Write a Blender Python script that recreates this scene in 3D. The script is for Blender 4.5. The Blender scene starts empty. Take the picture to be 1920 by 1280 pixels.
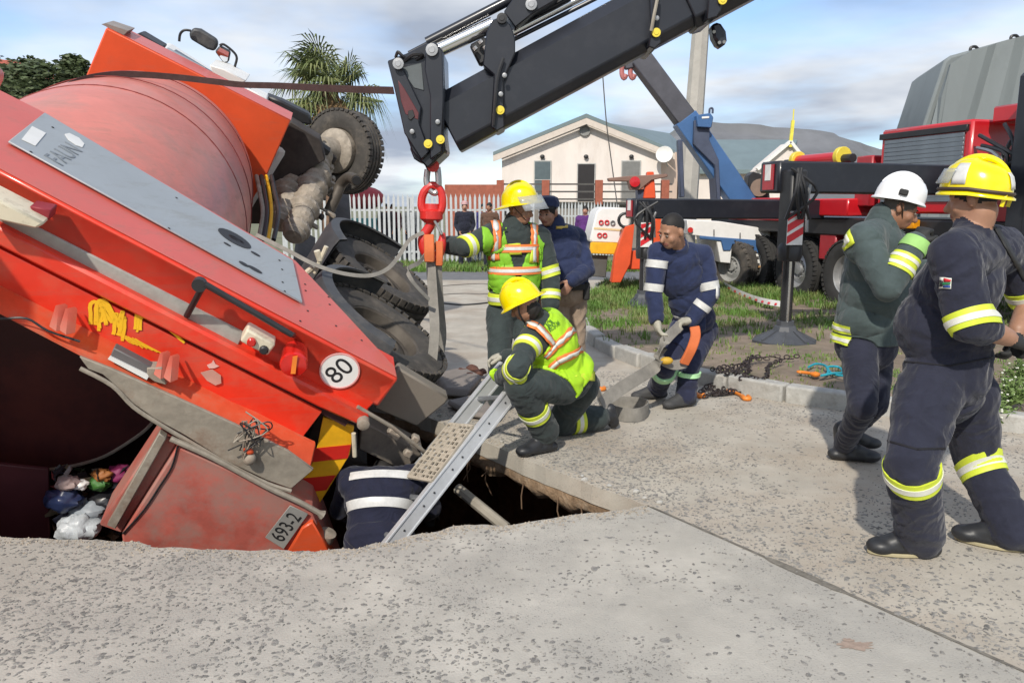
import bpy, bmesh, math, random
import numpy as np
from mathutils import Vector, Matrix, noise, geometry
from mathutils.bvhtree import BVHTree
random.seed(7)
V = Vector
C = bpy.context.scene.collection
SC = bpy.context.scene

# ---------------------------------------------------------------- camera
F = 1480.0                      # focal length in photograph pixels (1920 wide)
PIT = math.radians(9.70)
CAM = V((0, 0, 1.6))
cam = bpy.data.cameras.new('camera')
cam.sensor_width = 36.0
cam.lens = 36.0 * F / 1920.0
cam.clip_end = 9000
camo = bpy.data.objects.new('camera', cam)
camo.location = CAM
camo.rotation_euler = (math.pi / 2 - PIT, 0, 0)
C.objects.link(camo)
SC.camera = camo

# ---------------------------------------------------------------- world
SUN_EL = math.radians(40)
SUN_AZ = math.radians(196)       # direction towards the sun, clockwise from +Y
world = bpy.data.worlds.new('World')
SC.world = world
world.use_nodes = True
nt = world.node_tree
for n in list(nt.nodes):
    nt.nodes.remove(n)
def N(t, tree=None, **kw):
    n = (tree or nt).nodes.new(t)
    for k, v in kw.items():
        setattr(n, k, v)
    return n
wo = N('ShaderNodeOutputWorld'); bg = N('ShaderNodeBackground'); sky = N('ShaderNodeTexSky')
sky.sky_type = 'NISHITA'; sky.sun_disc = False
sky.sun_elevation = SUN_EL; sky.sun_rotation = SUN_AZ
sky.altitude = 50; sky.air_density = 1.0; sky.dust_density = 0.6; sky.ozone_density = 1.2
bg.inputs['Strength'].default_value = 0.15
tc = N('ShaderNodeTexCoord'); sep = N('ShaderNodeSeparateXYZ')
nt.links.new(tc.outputs['Generated'], sep.inputs[0])
zc = N('ShaderNodeMath', operation='MAXIMUM'); zc.inputs[1].default_value = 0.0
nt.links.new(sep.outputs['Z'], zc.inputs[0])
za = N('ShaderNodeMath', operation='ADD'); za.inputs[1].default_value = 0.16
nt.links.new(zc.outputs[0], za.inputs[0])
dv = N('ShaderNodeVectorMath', operation='DIVIDE')
nt.links.new(tc.outputs['Generated'], dv.inputs[0])
cmb = N('ShaderNodeCombineXYZ')
for k in range(3):
    nt.links.new(za.outputs[0], cmb.inputs[k])
nt.links.new(cmb.outputs[0], dv.inputs[1])
mp = N('ShaderNodeMapping'); mp.inputs['Location'].default_value = (3.1, 0.4, 0); mp.inputs['Scale'].default_value = (1.0, 0.8, 0.15)
nt.links.new(dv.outputs[0], mp.inputs[0])
n1 = N('ShaderNodeTexNoise'); n1.inputs['Scale'].default_value = 0.75; n1.inputs['Detail'].default_value = 7; n1.inputs['Roughness'].default_value = 0.52
n1.inputs['Distortion'].default_value = 0.25
n2 = N('ShaderNodeTexNoise'); n2.inputs['Scale'].default_value = 0.95; n2.inputs['Detail'].default_value = 5; n2.inputs['Roughness'].default_value = 0.5
mp2 = N('ShaderNodeMapping'); mp2.inputs['Location'].default_value = (7.3, 2.2, 1.0); mp2.inputs['Scale'].default_value = (0.8, 0.9, 0.15)
nt.links.new(dv.outputs[0], mp2.inputs[0])
nt.links.new(mp.outputs[0], n1.inputs['Vector']); nt.links.new(mp2.outputs[0], n2.inputs['Vector'])
r1 = N('ShaderNodeValToRGB'); r1.color_ramp.elements[0].position = 0.36; r1.color_ramp.elements[1].position = 0.56
r1.color_ramp.elements[0].color = (0.28, 0.28, 0.28, 1)
nt.links.new(n1.outputs['Fac'], r1.inputs[0])
r2 = N('ShaderNodeValToRGB'); r2.color_ramp.elements[0].position = 0.40; r2.color_ramp.elements[1].position = 0.60
r2.color_ramp.elements[0].color = (2.25, 2.6, 3.25, 1); r2.color_ramp.elements[1].color = (4.9, 5.1, 5.35, 1)
nt.links.new(n2.outputs['Fac'], r2.inputs[0])
mx = N('ShaderNodeMix', data_type='RGBA')
skm = N('ShaderNodeVectorMath', operation='MULTIPLY'); skm.inputs[1].default_value = (0.85, 1.02, 1.22)
nt.links.new(sky.outputs[0], skm.inputs[0])
nt.links.new(r1.outputs[0], mx.inputs['Factor'])
nt.links.new(skm.outputs[0], mx.inputs['A']); nt.links.new(r2.outputs[0], mx.inputs['B'])
nt.links.new(mx.outputs['Result'], bg.inputs['Color'])
nt.links.new(bg.outputs[0], wo.inputs[0])

# ---------------------------------------------------------------- sun
sun = bpy.data.lights.new('sun', 'SUN'); sun.energy = 3.15; sun.angle = math.radians(1.4); sun.color = (1.0, 0.935, 0.83)
suno = bpy.data.objects.new('sun', sun)
sd = V((math.sin(SUN_AZ) * math.cos(SUN_EL), math.cos(SUN_AZ) * math.cos(SUN_EL), math.sin(SUN_EL)))
suno.rotation_euler = sd.to_track_quat('Z', 'Y').to_euler()
suno.location = (0, -5, 20)
C.objects.link(suno)
SC.view_settings.view_transform = 'Standard'; SC.view_settings.look = 'None'
SC.view_settings.exposure = 0.27; SC.view_settings.gamma = 1.0
SC.cycles.use_denoising = True
SC.cycles.max_bounces = 6; SC.cycles.diffuse_bounces = 3; SC.cycles.glossy_bounces = 3
SC.cycles.transparent_max_bounces = 6; SC.cycles.caustics_reflective = False; SC.cycles.caustics_refractive = False

# ---------------------------------------------------------------- pixel <-> place
FWD = V((0, math.cos(PIT), -math.sin(PIT))); UPV = V((0, math.sin(PIT), math.cos(PIT))); RGT = V((1, 0, 0))
def ray(px, py):
    return FWD + RGT * ((px - 960) / F) + UPV * (-(py - 640) / F)
def P(px, py, Y):
    d = ray(px, py); return CAM + d * (Y / d.y)
def G(px, py, z=0.0):
    d = ray(px, py); return CAM + d * ((z - CAM.z) / d.z)
def onplane(px, py, p0, n):
    d = ray(px, py); return CAM + d * ((p0 - CAM).dot(n) / d.dot(n))
def near(px, py, par, L, sgn=-1):
    """point on the view ray at bone length L from par; sgn -1 nearer, +1 farther"""
    d = ray(px, py).normalized(); oc = CAM - par
    b = oc.dot(d); c = oc.dot(oc) - L * L; disc = b * b - c
    if disc < 0:
        t = -b; p = CAM + d * t
        return par + (p - par).normalized() * L
    return CAM + d * (-b + sgn * math.sqrt(disc))

# ---------------------------------------------------------------- materials
MATS = {}
def mat(name, col, rough=0.6, metal=0.0, var=0.15, vs=5.0, col2=None, amt=0.0, ds=2.5, bump=0.0, bs=60.0, coat=0.0, spec=0.5, stretch=None, sheen=0.0, thr=0.5, scr=None, fold=0.0):
    if name in MATS:
        return MATS[name]
    m = bpy.data.materials.new(name); m.use_nodes = True; t = m.node_tree
    b = t.nodes['Principled BSDF']
    b.inputs['Roughness'].default_value = rough; b.inputs['Metallic'].default_value = metal
    b.inputs['Coat Weight'].default_value = coat; b.inputs['Coat Roughness'].default_value = 0.12
    b.inputs['Specular IOR Level'].default_value = spec
    if sheen:
        b.inputs['Sheen Weight'].default_value = sheen
    tc = t.nodes.new('ShaderNodeTexCoord'); vec = tc.outputs['Object']
    if stretch:
        mpn = t.nodes.new('ShaderNodeMapping'); mpn.inputs['Scale'].default_value = stretch
        t.links.new(vec, mpn.inputs[0]); vec = mpn.outputs[0]
    nz = t.nodes.new('ShaderNodeTexNoise'); nz.inputs['Scale'].default_value = vs; nz.inputs['Detail'].default_value = 6; nz.inputs['Roughness'].default_value = 0.65
    t.links.new(vec, nz.inputs['Vector'])
    rp = t.nodes.new('ShaderNodeValToRGB')
    rp.color_ramp.elements[0].position = 0.3; rp.color_ramp.elements[1].position = 0.7
    c = V(col)
    rp.color_ramp.elements[0].color = (*(c * (1 - var)), 1); rp.color_ramp.elements[1].color = (*[min(1, x) for x in (c * (1 + var))], 1)
    t.links.new(nz.outputs['Fac'], rp.inputs[0]); out = rp.outputs[0]
    if col2 is not None:
        nd = t.nodes.new('ShaderNodeTexNoise'); nd.inputs['Scale'].default_value = ds; nd.inputs['Detail'].default_value = 8; nd.inputs['Roughness'].default_value = 0.7
        t.links.new(vec, nd.inputs['Vector'])
        rd = t.nodes.new('ShaderNodeValToRGB'); rd.color_ramp.elements[0].position = thr; rd.color_ramp.elements[1].position = min(1, thr + 0.18)
        rd.color_ramp.elements[1].color = (amt, amt, amt, 1)
        t.links.new(nd.outputs['Fac'], rd.inputs[0])
        mxn = t.nodes.new('ShaderNodeMix'); mxn.data_type = 'RGBA'
        t.links.new(rd.outputs[0], mxn.inputs['Factor']); t.links.new(out, mxn.inputs['A']); mxn.inputs['B'].default_value = (*col2, 1)
        out = mxn.outputs['Result']
    t.links.new(out, b.inputs['Base Color'])
    if scr:
        # fine scuffs and grime streaks along one direction: (colour, amount, rotation about Y, scales)
        sc_, sa_, rot_, scl_ = scr
        mp_ = t.nodes.new('ShaderNodeMapping'); mp_.inputs['Rotation'].default_value = (0, rot_, 0); mp_.inputs['Scale'].default_value = scl_
        t.links.new(tc.outputs['Object'], mp_.inputs[0])
        ns = t.nodes.new('ShaderNodeTexNoise'); ns.inputs['Scale'].default_value = 1.0; ns.inputs['Detail'].default_value = 9; ns.inputs['Roughness'].default_value = 0.75
        t.links.new(mp_.outputs[0], ns.inputs['Vector'])
        rs_ = t.nodes.new('ShaderNodeValToRGB'); rs_.color_ramp.elements[0].position = 0.52; rs_.color_ramp.elements[1].position = 0.72
        rs_.color_ramp.elements[1].color = (sa_, sa_, sa_, 1); t.links.new(ns.outputs['Fac'], rs_.inputs[0])
        m3 = t.nodes.new('ShaderNodeMix'); m3.data_type = 'RGBA'; t.links.new(rs_.outputs[0], m3.inputs['Factor']); t.links.new(out, m3.inputs['A']); m3.inputs['B'].default_value = (*sc_, 1)
        t.links.new(m3.outputs['Result'], b.inputs['Base Color'])
        rr_ = t.nodes.new('ShaderNodeMapRange'); rr_.inputs['To Min'].default_value = rough; rr_.inputs['To Max'].default_value = min(1, rough + 0.35)
        t.links.new(rs_.outputs[0], rr_.inputs['Value']); t.links.new(rr_.outputs[0], b.inputs['Roughness'])
    if fold:
        nf = t.nodes.new('ShaderNodeTexNoise'); nf.inputs['Scale'].default_value = 5.5; nf.inputs['Detail'].default_value = 2; nf.inputs['Distortion'].default_value = 0.9
        t.links.new(vec, nf.inputs['Vector'])
        ma = t.nodes.new('ShaderNodeMath'); ma.operation = 'SUBTRACT'; ma.inputs[1].default_value = 0.5; t.links.new(nf.outputs['Fac'], ma.inputs[0])
        mb_ = t.nodes.new('ShaderNodeMath'); mb_.operation = 'ABSOLUTE'; t.links.new(ma.outputs[0], mb_.inputs[0])
        bf = t.nodes.new('ShaderNodeBump'); bf.invert = True; bf.inputs['Strength'].default_value = fold; bf.inputs['Distance'].default_value = 0.06
        t.links.new(mb_.outputs[0], bf.inputs['Height']); t.links.new(bf.outputs[0], b.inputs['Normal'])
    if bump:
        nb = t.nodes.new('ShaderNodeTexNoise'); nb.inputs['Scale'].default_value = bs; nb.inputs['Detail'].default_value = 5
        t.links.new(vec, nb.inputs['Vector'])
        bp = t.nodes.new('ShaderNodeBump'); bp.inputs['Strength'].default_value = bump; bp.inputs['Distance'].default_value = 0.01
        t.links.new(nb.outputs['Fac'], bp.inputs['Height']); t.links.new(bp.outputs[0], b.inputs['Normal'])
        if fold: t.links.new(bf.outputs[0], bp.inputs['Normal'])
    m.diffuse_color = (*col, 1)
    MATS[name] = m
    return m

# ---------------------------------------------------------------- mesh building
WL = {}
def setp(o, label=None, cat=None, group=None, kind=None):
    if label: o['label'] = label
    if cat: o['category'] = cat
    if group: o['group'] = group
    if kind: o['kind'] = kind
    return o
def empty(name, loc, label, cat, group=None):
    o = bpy.data.objects.new(name, None); C.objects.link(o); o.location = loc
    o.empty_display_size = 0.2
    WL[o.name] = V(loc)
    return setp(o, label, cat, group)
def perp(d):
    d = d.normalized()
    a = V((0, 0, 1)) if abs(d.z) < 0.9 else V((1, 0, 0))
    x = d.cross(a).normalized(); return x, x.cross(d).normalized()
def link_mesh(name, me, parent=None, center=None, label=None, cat=None, group=None, kind=None):
    o = bpy.data.objects.new(name, me); C.objects.link(o)
    c = V(center) if center is not None else V((0, 0, 0))
    if parent is not None:
        o.parent = parent; o.location = c - WL[parent.name]
    else:
        o.location = c
    WL[o.name] = c
    return setp(o, label, cat, group, kind)
class MB:
    def __init__(s):
        s.v = []; s.f = []; s.m = []; s.k = 0
    def add(s, vs, fs):
        o = len(s.v); s.v += [V(p) for p in vs]
        for f in fs:
            s.f.append([i + o for i in f]); s.m.append(s.k)
        return s
    def box(s, c, d, X=(1, 0, 0), Y=(0, 1, 0), Z=(0, 0, 1)):
        c = V(c); X = V(X) * d[0] / 2; Y = V(Y) * d[1] / 2; Z = V(Z) * d[2] / 2
        vs = [c + X * a + Y * b + Z * e for e in (-1, 1) for b in (-1, 1) for a in (-1, 1)]
        return s.add(vs, [(0, 2, 3, 1), (4, 5, 7, 6), (0, 1, 5, 4), (2, 6, 7, 3), (0, 4, 6, 2), (1, 3, 7, 5)])
    def bar(s, a, b, w, h, up=(0, 0, 1)):
        a = V(a); b = V(b); d = (b - a); L = d.length; d.normalize()
        x = d.cross(V(up))
        if x.length < 1e-4: x = perp(d)[0]
        x.normalize(); z = x.cross(d)
        return s.box((a + b) / 2, (w, L, h), x, d, z)
    def prism(s, pts, vec):
        n = len(pts); vec = V(vec); pts = [V(p) for p in pts]
        vs = pts + [p + vec for p in pts]
        fs = [list(range(n))[::-1], list(range(n, 2 * n))] + [(i, (i + 1) % n, n + (i + 1) % n, n + i) for i in range(n)]
        return s.add(vs, fs)
    def tube(s, pts, r, n=8, closed=False, cap=True, sq=1.0, side=None):
        pts = [V(p) for p in pts]; m = len(pts)
        rs = r if isinstance(r, (list, tuple)) else [r] * m
        o = len(s.v); px = None; rings = []
        for i, p in enumerate(pts):
            if closed: d = pts[(i + 1) % m] - pts[i - 1]
            else: d = pts[min(i + 1, m - 1)] - pts[max(i - 1, 0)]
            if d.length < 1e-9: d = V((0, 0, 1))
            d.normalize()
            if px is None:
                x = perp(d)[0] if side is None else (V(side) - d * V(side).dot(d)).normalized()
            else:
                x = px - d * px.dot(d)
                x = x.normalized() if x.length > 1e-6 else perp(d)[0]
            px = x; y = d.cross(x)
            rings.append([p + (x * math.cos(a) + y * math.sin(a) * sq) * rs[i] for a in [2 * math.pi * k / n for k in range(n)]])
        vs = [q for rg in rings for q in rg]; fs = []
        for i in range(m if closed else m - 1):
            j = (i + 1) % m
            for k in range(n):
                fs.append((i * n + k, i * n + (k + 1) % n, j * n + (k + 1) % n, j * n + k))
        if cap and not closed:
            fs.append(list(range(n))[::-1]); fs.append([(m - 1) * n + k for k in range(n)])
        return s.add(vs, fs)
    def cyl(s, a, b, r, n=16):
        return s.tube([a, b], r, n)
    def lathe(s, o, ax, prof, n=24, X=None, a0=0, a1=2 * math.pi, sx=1.0, sy=1.0):
        o = V(o); ax = V(ax).normalized()
        x, y = perp(ax)
        if X is not None:
            x = (V(X) - ax * V(X).dot(ax)).normalized(); y = ax.cross(x)
        full = abs(a1 - a0 - 2 * math.pi) < 1e-6
        cnt = n if full else n + 1
        vs = []
        for (r, h) in prof:
            for k in range(cnt):
                a = a0 + (a1 - a0) * k / n
                vs.append(o + ax * h + x * (math.cos(a) * r * sx) + y * (math.sin(a) * r * sy))
        fs = []
        for i in range(len(prof) - 1):
            for k in range(n):
                k2 = (k + 1) % cnt
                fs.append((i * cnt + k, i * cnt + k2, (i + 1) * cnt + k2, (i + 1) * cnt + k))
        return s.add(vs, fs)
    def ell(s, c, X, Y, Z, nu=16, nv=10):
        c = V(c); X = V(X); Y = V(Y); Z = V(Z); vs = [c - Z]
        for i in range(1, nv):
            t = -math.pi / 2 + math.pi * i / nv
            for k in range(nu):
                a = 2 * math.pi * k / nu
                vs.append(c + Z * math.sin(t) + (X * math.cos(a) + Y * math.sin(a)) * math.cos(t))
        vs.append(c + Z); fs = []
        for k in range(nu): fs.append((0, 1 + (k + 1) % nu, 1 + k))
        for i in range(nv - 2):
            for k in range(nu):
                a = 1 + i * nu + k; b = 1 + i * nu + (k + 1) % nu
                fs.append((a, b, b + nu, a + nu))
        e = len(vs) - 1; q = 1 + (nv - 2) * nu
        for k in range(nu): fs.append((q + k, q + (k + 1) % nu, e))
        return s.add(vs, fs)
    def ribbon(s, pts, wdirs, w, th=0.004):
        """flat webbing strap with thickness"""
        pts = [V(p) for p in pts]; m = len(pts); vs = []
        for i, p in enumerate(pts):
            d = (pts[min(i + 1, m - 1)] - pts[max(i - 1, 0)]).normalized()
            wd = V(wdirs[i] if isinstance(wdirs, list) else wdirs); wd = (wd - d * wd.dot(d)).normalized()
            nn = d.cross(wd) * th / 2; ww = wd * (w / 2)
            vs += [p - ww - nn, p + ww - nn, p + ww + nn, p - ww + nn]
        fs = [(3, 2, 1, 0), tuple(4 * (m - 1) + k for k in range(4))]
        for i in range(m - 1):
            for k in range(4):
                fs.append((4 * i + k, 4 * i + (k + 1) % 4, 4 * i + 4 + (k + 1) % 4, 4 * i + 4 + k))
        return s.add(vs, fs)
    def build(s, name, mats, parent=None, bevel=0.0, smooth=35, label=None, cat=None, group=None, kind=None, seg=1, base=False):
        c = V((0, 0, 0))
        lo = V([min(p[k] for p in s.v) for k in range(3)]); hi = V([max(p[k] for p in s.v) for k in range(3)])
        c = (lo + hi) / 2
        if base: c.z = lo.z
        bm = bmesh.new()
        vv = [bm.verts.new(p - c) for p in s.v]
        for f, k in zip(s.f, s.m):
            try:
                fc = bm.faces.new([vv[i] for i in f]); fc.material_index = k
            except ValueError:
                pass
        bmesh.ops.recalc_face_normals(bm, faces=bm.faces)
        me = bpy.data.meshes.new(name); bm.to_mesh(me); bm.free()
        for mm in (mats if isinstance(mats, (list, tuple)) else [mats]): me.materials.append(mm)
        if smooth:
            me.shade_smooth(); me.set_sharp_from_angle(angle=math.radians(smooth))
        o = link_mesh(name, me, parent, c, label, cat, group, kind)
        if bevel:
            b = o.modifiers.new('bevel', 'BEVEL'); b.width = bevel; b.segments = seg; b.limit_method = 'ANGLE'; b.angle_limit = math.radians(40)
            b.harden_normals = False
        return o
def box(name, m, parent, c, d, X=(1, 0, 0), Y=(0, 1, 0), Z=(0, 0, 1), bevel=0.0, **kw):
    return MB().box(c, d, X, Y, Z).build(name, m, parent, bevel, **kw)
def tube(name, m, parent, pts, r, n=8, **kw):
    return MB().tube(pts, r, n).build(name, m, parent, **kw)
def smoothpath(pts, k=6):
    pts = [V(p) for p in pts]; out = []
    for i in range(len(pts) - 1):
        p0 = pts[max(i - 1, 0)]; p1 = pts[i]; p2 = pts[i + 1]; p3 = pts[min(i + 2, len(pts) - 1)]
        for j in range(k):
            t = j / k
            out.append(0.5 * ((2 * p1) + (p2 - p0) * t + (2 * p0 - 5 * p1 + 4 * p2 - p3) * t * t + (3 * p1 - p0 - 3 * p2 + p3) * t ** 3))
    out.append(pts[-1]); return out
def text(name, s, m, parent, origin, X, Y, size, depth=0.002, label=None, align='CENTER', stretch=1.0):
    cu = bpy.data.curves.new('lettering', 'FONT'); cu.body = s; cu.size = size; cu.extrude = depth; cu.align_x = align; cu.align_y = 'CENTER'
    to = bpy.data.objects.new('tmp_text', cu); C.objects.link(to)
    dg = bpy.context.evaluated_depsgraph_get()
    me = bpy.data.meshes.new_from_object(to.evaluated_get(dg)); bpy.data.objects.remove(to)
    X = V(X).normalized(); Y = V(Y); Y = (Y - X * Y.dot(X)).normalized(); Z = X.cross(Y)
    me.transform(Matrix(((X.x * stretch, Y.x, Z.x, 0), (X.y * stretch, Y.y, Z.y, 0), (X.z * stretch, Y.z, Z.z, 0), (0, 0, 0, 1))))
    me.materials.clear(); me.materials.append(m)
    return link_mesh(name, me, parent, origin, label)
def cyl(name, m, parent, a, b, r, n=16, **kw):
    return MB().cyl(a, b, r, n).build(name, m, parent, **kw)
# ================================================================ GROUND
def concrete_mat(name, col, dark, scale=1.0):
    m = mat(name, col, rough=0.92, var=0.17, vs=2.6, bump=0.28, bs=110, col2=dark, amt=0.75, ds=1.1, thr=0.44, spec=0.25)
    t = m.node_tree; b = t.nodes['Principled BSDF']
    src = b.inputs['Base Color'].links[0].from_socket
    tc = t.nodes.new('ShaderNodeTexCoord')
    vo = t.nodes.new('ShaderNodeTexVoronoi'); vo.inputs['Scale'].default_value = 85 * scale
    nz = t.nodes.new('ShaderNodeTexNoise'); nz.inputs['Scale'].default_value = 2.2; nz.inputs['Detail'].default_value = 4
    t.links.new(tc.outputs['Object'], vo.inputs['Vector']); t.links.new(tc.outputs['Object'], nz.inputs['Vector'])
    rp = t.nodes.new('ShaderNodeValToRGB'); rp.color_ramp.elements[0].position = 0.16; rp.color_ramp.elements[1].position = 0.30
    rp.color_ramp.elements[0].color = (1, 1, 1, 1); rp.color_ramp.elements[1].color = (0, 0, 0, 1)
    t.links.new(vo.outputs['Distance'], rp.inputs[0])
    r2 = t.nodes.new('ShaderNodeValToRGB'); r2.color_ramp.elements[0].position = 0.42; r2.color_ramp.elements[1].position = 0.66
    t.links.new(nz.outputs['Fac'], r2.inputs[0])
    mu = t.nodes.new('ShaderNodeMath'); mu.operation = 'MULTIPLY'
    t.links.new(rp.outputs[0], mu.inputs[0]); t.links.new(r2.outputs[0], mu.inputs[1])
    mu2 = t.nodes.new('ShaderNodeMath'); mu2.operation = 'MULTIPLY'; mu2.inputs[1].default_value = 0.75
    t.links.new(mu.outputs[0], mu2.inputs[0])
    mx = t.nodes.new('ShaderNodeMix'); mx.data_type = 'RGBA'
    t.links.new(mu2.outputs[0], mx.inputs['Factor']); t.links.new(src, mx.inputs['A']); mx.inputs['B'].default_value = (0.11, 0.11, 0.11, 1)
    t.links.new(mx.outputs['Result'], b.inputs['Base Color'])
    return m
M_conA = concrete_mat('concrete_a', (0.450, 0.424, 0.372), (0.345, 0.328, 0.295))
M_conB = concrete_mat('concrete_b', (0.455, 0.416, 0.352), (0.385, 0.322, 0.255))
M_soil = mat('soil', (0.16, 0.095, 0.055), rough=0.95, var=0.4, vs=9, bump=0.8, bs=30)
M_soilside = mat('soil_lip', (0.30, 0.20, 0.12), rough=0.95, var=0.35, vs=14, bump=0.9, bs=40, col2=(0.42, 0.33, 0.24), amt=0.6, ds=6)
M_dirt = mat('verge_dirt', (0.23, 0.18, 0.135), rough=0.95, var=0.3, vs=4, bump=0.8, bs=25, col2=(0.10, 0.13, 0.035), amt=0.55, ds=1.3, thr=0.52)
M_asph = mat('asphalt', (0.16, 0.16, 0.165), rough=0.9, var=0.2, vs=3, bump=0.3, bs=90)
M_field = mat('far_ground', (0.17, 0.17, 0.10), rough=0.95, var=0.3, vs=0.6)
M_kerb = mat('kerb_concrete', (0.42, 0.41, 0.38), rough=0.9, var=0.2, vs=7, bump=0.4, bs=50, col2=(0.22, 0.2, 0.17), amt=0.6, ds=5)
M_grass = mat('grass', (0.10, 0.20, 0.030), rough=0.65, var=0.4, vs=2.0, col2=(0.30, 0.27, 0.12), amt=0.75, ds=2.2, thr=0.46)
M_stone = mat('aggregate', (0.185, 0.178, 0.165), rough=0.8, var=0.55, vs=19, col2=(0.36, 0.335, 0.30), amt=0.9, ds=27, thr=0.46)
M_fill = mat('joint_filler', (0.17, 0.155, 0.13), rough=0.95, var=0.4, vs=20, bump=0.5)

J = [V((5.2, -2.5, 0)), V((1.77, 2.55, 0)), V((0.73, 4.09, 0)), V((0.28, 4.62, 0)), V((-0.18, 5.23, 0)), V((-0.62, 5.86, 0)), V((-3.2, 9.3, 0)), V((-6, 13, 0))]
nearpx = [(1185, 951), (1150, 957), (1105, 962), (1060, 968), (1010, 976), (960, 984), (925, 985), (880, 982), (850, 986), (820, 996), (790, 1000), (755, 1008), (735, 1018), (700, 1020), (660, 1028), (620, 1030), (560, 1033), (520, 1029), (450, 1032), (380, 1028), (300, 1026), (250, 1015), (190, 1012), (120, 1010), (60, 1008), (0, 1006)]
nearedge = [G(x, y) for x, y in nearpx]
back = [V((-3.15, 3.9, 0)), V((-3.55, 4.5, 0)), V((-3.6, 5.3, 0)), V((-3.2, 6.1, 0)), V((-2.3, 6.75, 0)), V((-1.5, 6.8, 0)), V((-1.0, 6.35, 0))]
def jag(pts, k, a, seed=0):
    out = []
    for i in range(len(pts) - 1):
        for j in range(k):
            p = pts[i].lerp(pts[i + 1], j / k)
            d = (pts[i + 1] - pts[i]).normalized(); nrm = V((-d.y, d.x, 0))
            q = p * 9 + V((seed, 0, 0))
            out.append(p + nrm * (noise.noise(q) * a + noise.noise(q * 3.1) * a * 0.5))
    out.append(pts[-1]); return out
nearJ = jag([J[2]] + nearedge, 4, 0.022, 3)
backJ = jag([nearedge[-1]] + back + [J[5]], 5, 0.10, 9)
farJ = jag([J[2], J[3], J[4], J[5]], 7, 0.022, 5)
HOLE = nearJ + backJ[1:] + farJ[::-1][1:-1]
def inpoly(x, y, poly):
    c = False; n = len(poly); j = n - 1
    for i in range(n):
        a, b = poly[i], poly[j]
        if (a.y > y) != (b.y > y) and x < (b.x - a.x) * (y - a.y) / (b.y - a.y) + a.x: c = not c
        j = i
    return c
def slab(name, loop, th, m, label=None):
    bm = bmesh.new()
    tris = geometry.tessellate_polygon([loop])
    top = [bm.verts.new(p) for p in loop]; bot = [bm.verts.new(p - V((0, 0, th))) for p in loop]
    for t in tris:
        try: bm.faces.new([top[i] for i in t])
        except ValueError: pass
    n = len(loop)
    for i in range(n):
        j = (i + 1) % n
        try: bm.faces.new([top[i], bot[i], bot[j], top[j]])
        except ValueError: pass
    bmesh.ops.recalc_face_normals(bm, faces=bm.faces)
    # make the tops look up
    for f in bm.faces:
        if abs(f.normal.z) > 0.9 and f.normal.z < 0: f.normal_flip()
    me = bpy.data.meshes.new(name); bm.to_mesh(me); bm.free(); me.materials.append(m)
    o = link_mesh(name, me, None, None, kind='structure')
    return o
eps = 0.005
def off(p, s):
    return p + V((0.83, 0.55, 0)) * s * eps
A_loop = [off(J[0], -1), off(J[1], -1)] + nearJ + backJ[1:] + [off(J[6], -1), off(J[7], -1), V((-16, 13, 0)), V((-16, -2.5, 0))]
B_loop = [off(J[0], 1), off(J[1], 1)] + farJ + [off(J[6], 1), off(J[7], 1), V((-9, 17.4, 0)), V((16, 17.4, 0)), V((16, -2.5, 0))]
slab('road_slab', A_loop, 0.11, M_conA)
slab('road_slab', B_loop, 0.11, M_conB)
# sand filled joint
mb = MB(); jp = [J[0], J[1], J[2]]; pts = []
for i in range(2):
    for k in range(40): pts.append(jp[i].lerp(jp[i + 1], k / 40))
wL = []; wR = []
for p in pts:
    w = 0.008 + 0.012 * abs(noise.noise(p * 5)) + (0.016 if noise.noise(p * 1.7) > 0.05 else 0)
    wL.append(p + V((-0.83, -0.55, 0)) * w + V((0, 0, 0.003))); wR.append(p + V((0.83, 0.55, 0)) * w * 0.7 + V((0, 0, 0.003)))
mb.add(wL + wR, [(i, i + 1, len(pts) + i + 1, len(pts) + i) for i in range(len(pts) - 1)])
mb.build('joint_filler', M_fill, None, kind='structure')
# pit walls
cen = V((-1.5, 4.9, 0)); rows = []
prof = [(-0.095, 0.012, 0.01), (-0.17, 0.0, 0.02), (-0.23, 0.03, 0.05), (-0.27, 0.8, 0.2), (-0.8, 1.3, 0.25), (-1.5, 1.3, 0.2), (-2.3, 1.2, 0.1)]
for k, (z, o_, a) in enumerate(prof):
    row = []
    for i, p in enumerate(HOLE):
        d0 = (HOLE[(i + 1) % len(HOLE)] - HOLE[i - 1]).normalized(); d = V((-d0.y, d0.x, 0))
        # outward side
        if inpoly(p.x + d.x * 0.05, p.y + d.y * 0.05, HOLE): d = -d
        nz = noise.noise(V((p.x * 3, p.y * 3, k * 1.7))) ; n2 = noise.noise(V((p.x * 11, p.y * 11, k * 3.1)))
        row.append(p + d * (o_ + a * nz + a * 0.4 * n2) + V((0, 0, z + (0.05 * nz + 0.035 * n2 if k in (2, 3) else 0))))
    rows.append(row)
n = len(HOLE); mb = MB()
mb.add([p for r in rows[:4] for p in r], [(k * n + i, k * n + (i + 1) % n, (k + 1) * n + (i + 1) % n, (k + 1) * n + i) for k in range(3) for i in range(n)])
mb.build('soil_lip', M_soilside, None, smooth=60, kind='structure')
mb = MB()
mb.add([p for r in rows[3:] for p in r], [(k * n + i, k * n + (i + 1) % n, (k + 1) * n + (i + 1) % n, (k + 1) * n + i) for k in range(3) for i in range(n)])
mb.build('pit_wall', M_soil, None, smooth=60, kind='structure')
mb = MB(); gx = [-6 + 0.3 * i for i in range(30)]; gy = [1.6 + 0.3 * i for i in range(25)]
PITZ = -2.15
mb.add([V((x, y, PITZ + 0.12 * noise.noise(V((x * 2, y * 2, 0))))) for y in gy for x in gx], [(j * 30 + i, j * 30 + i + 1, j * 30 + 31 + i, j * 30 + 30 + i) for j in range(24) for i in range(29)])
mb.build('pit_floor', M_soil, None, kind='structure')
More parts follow.
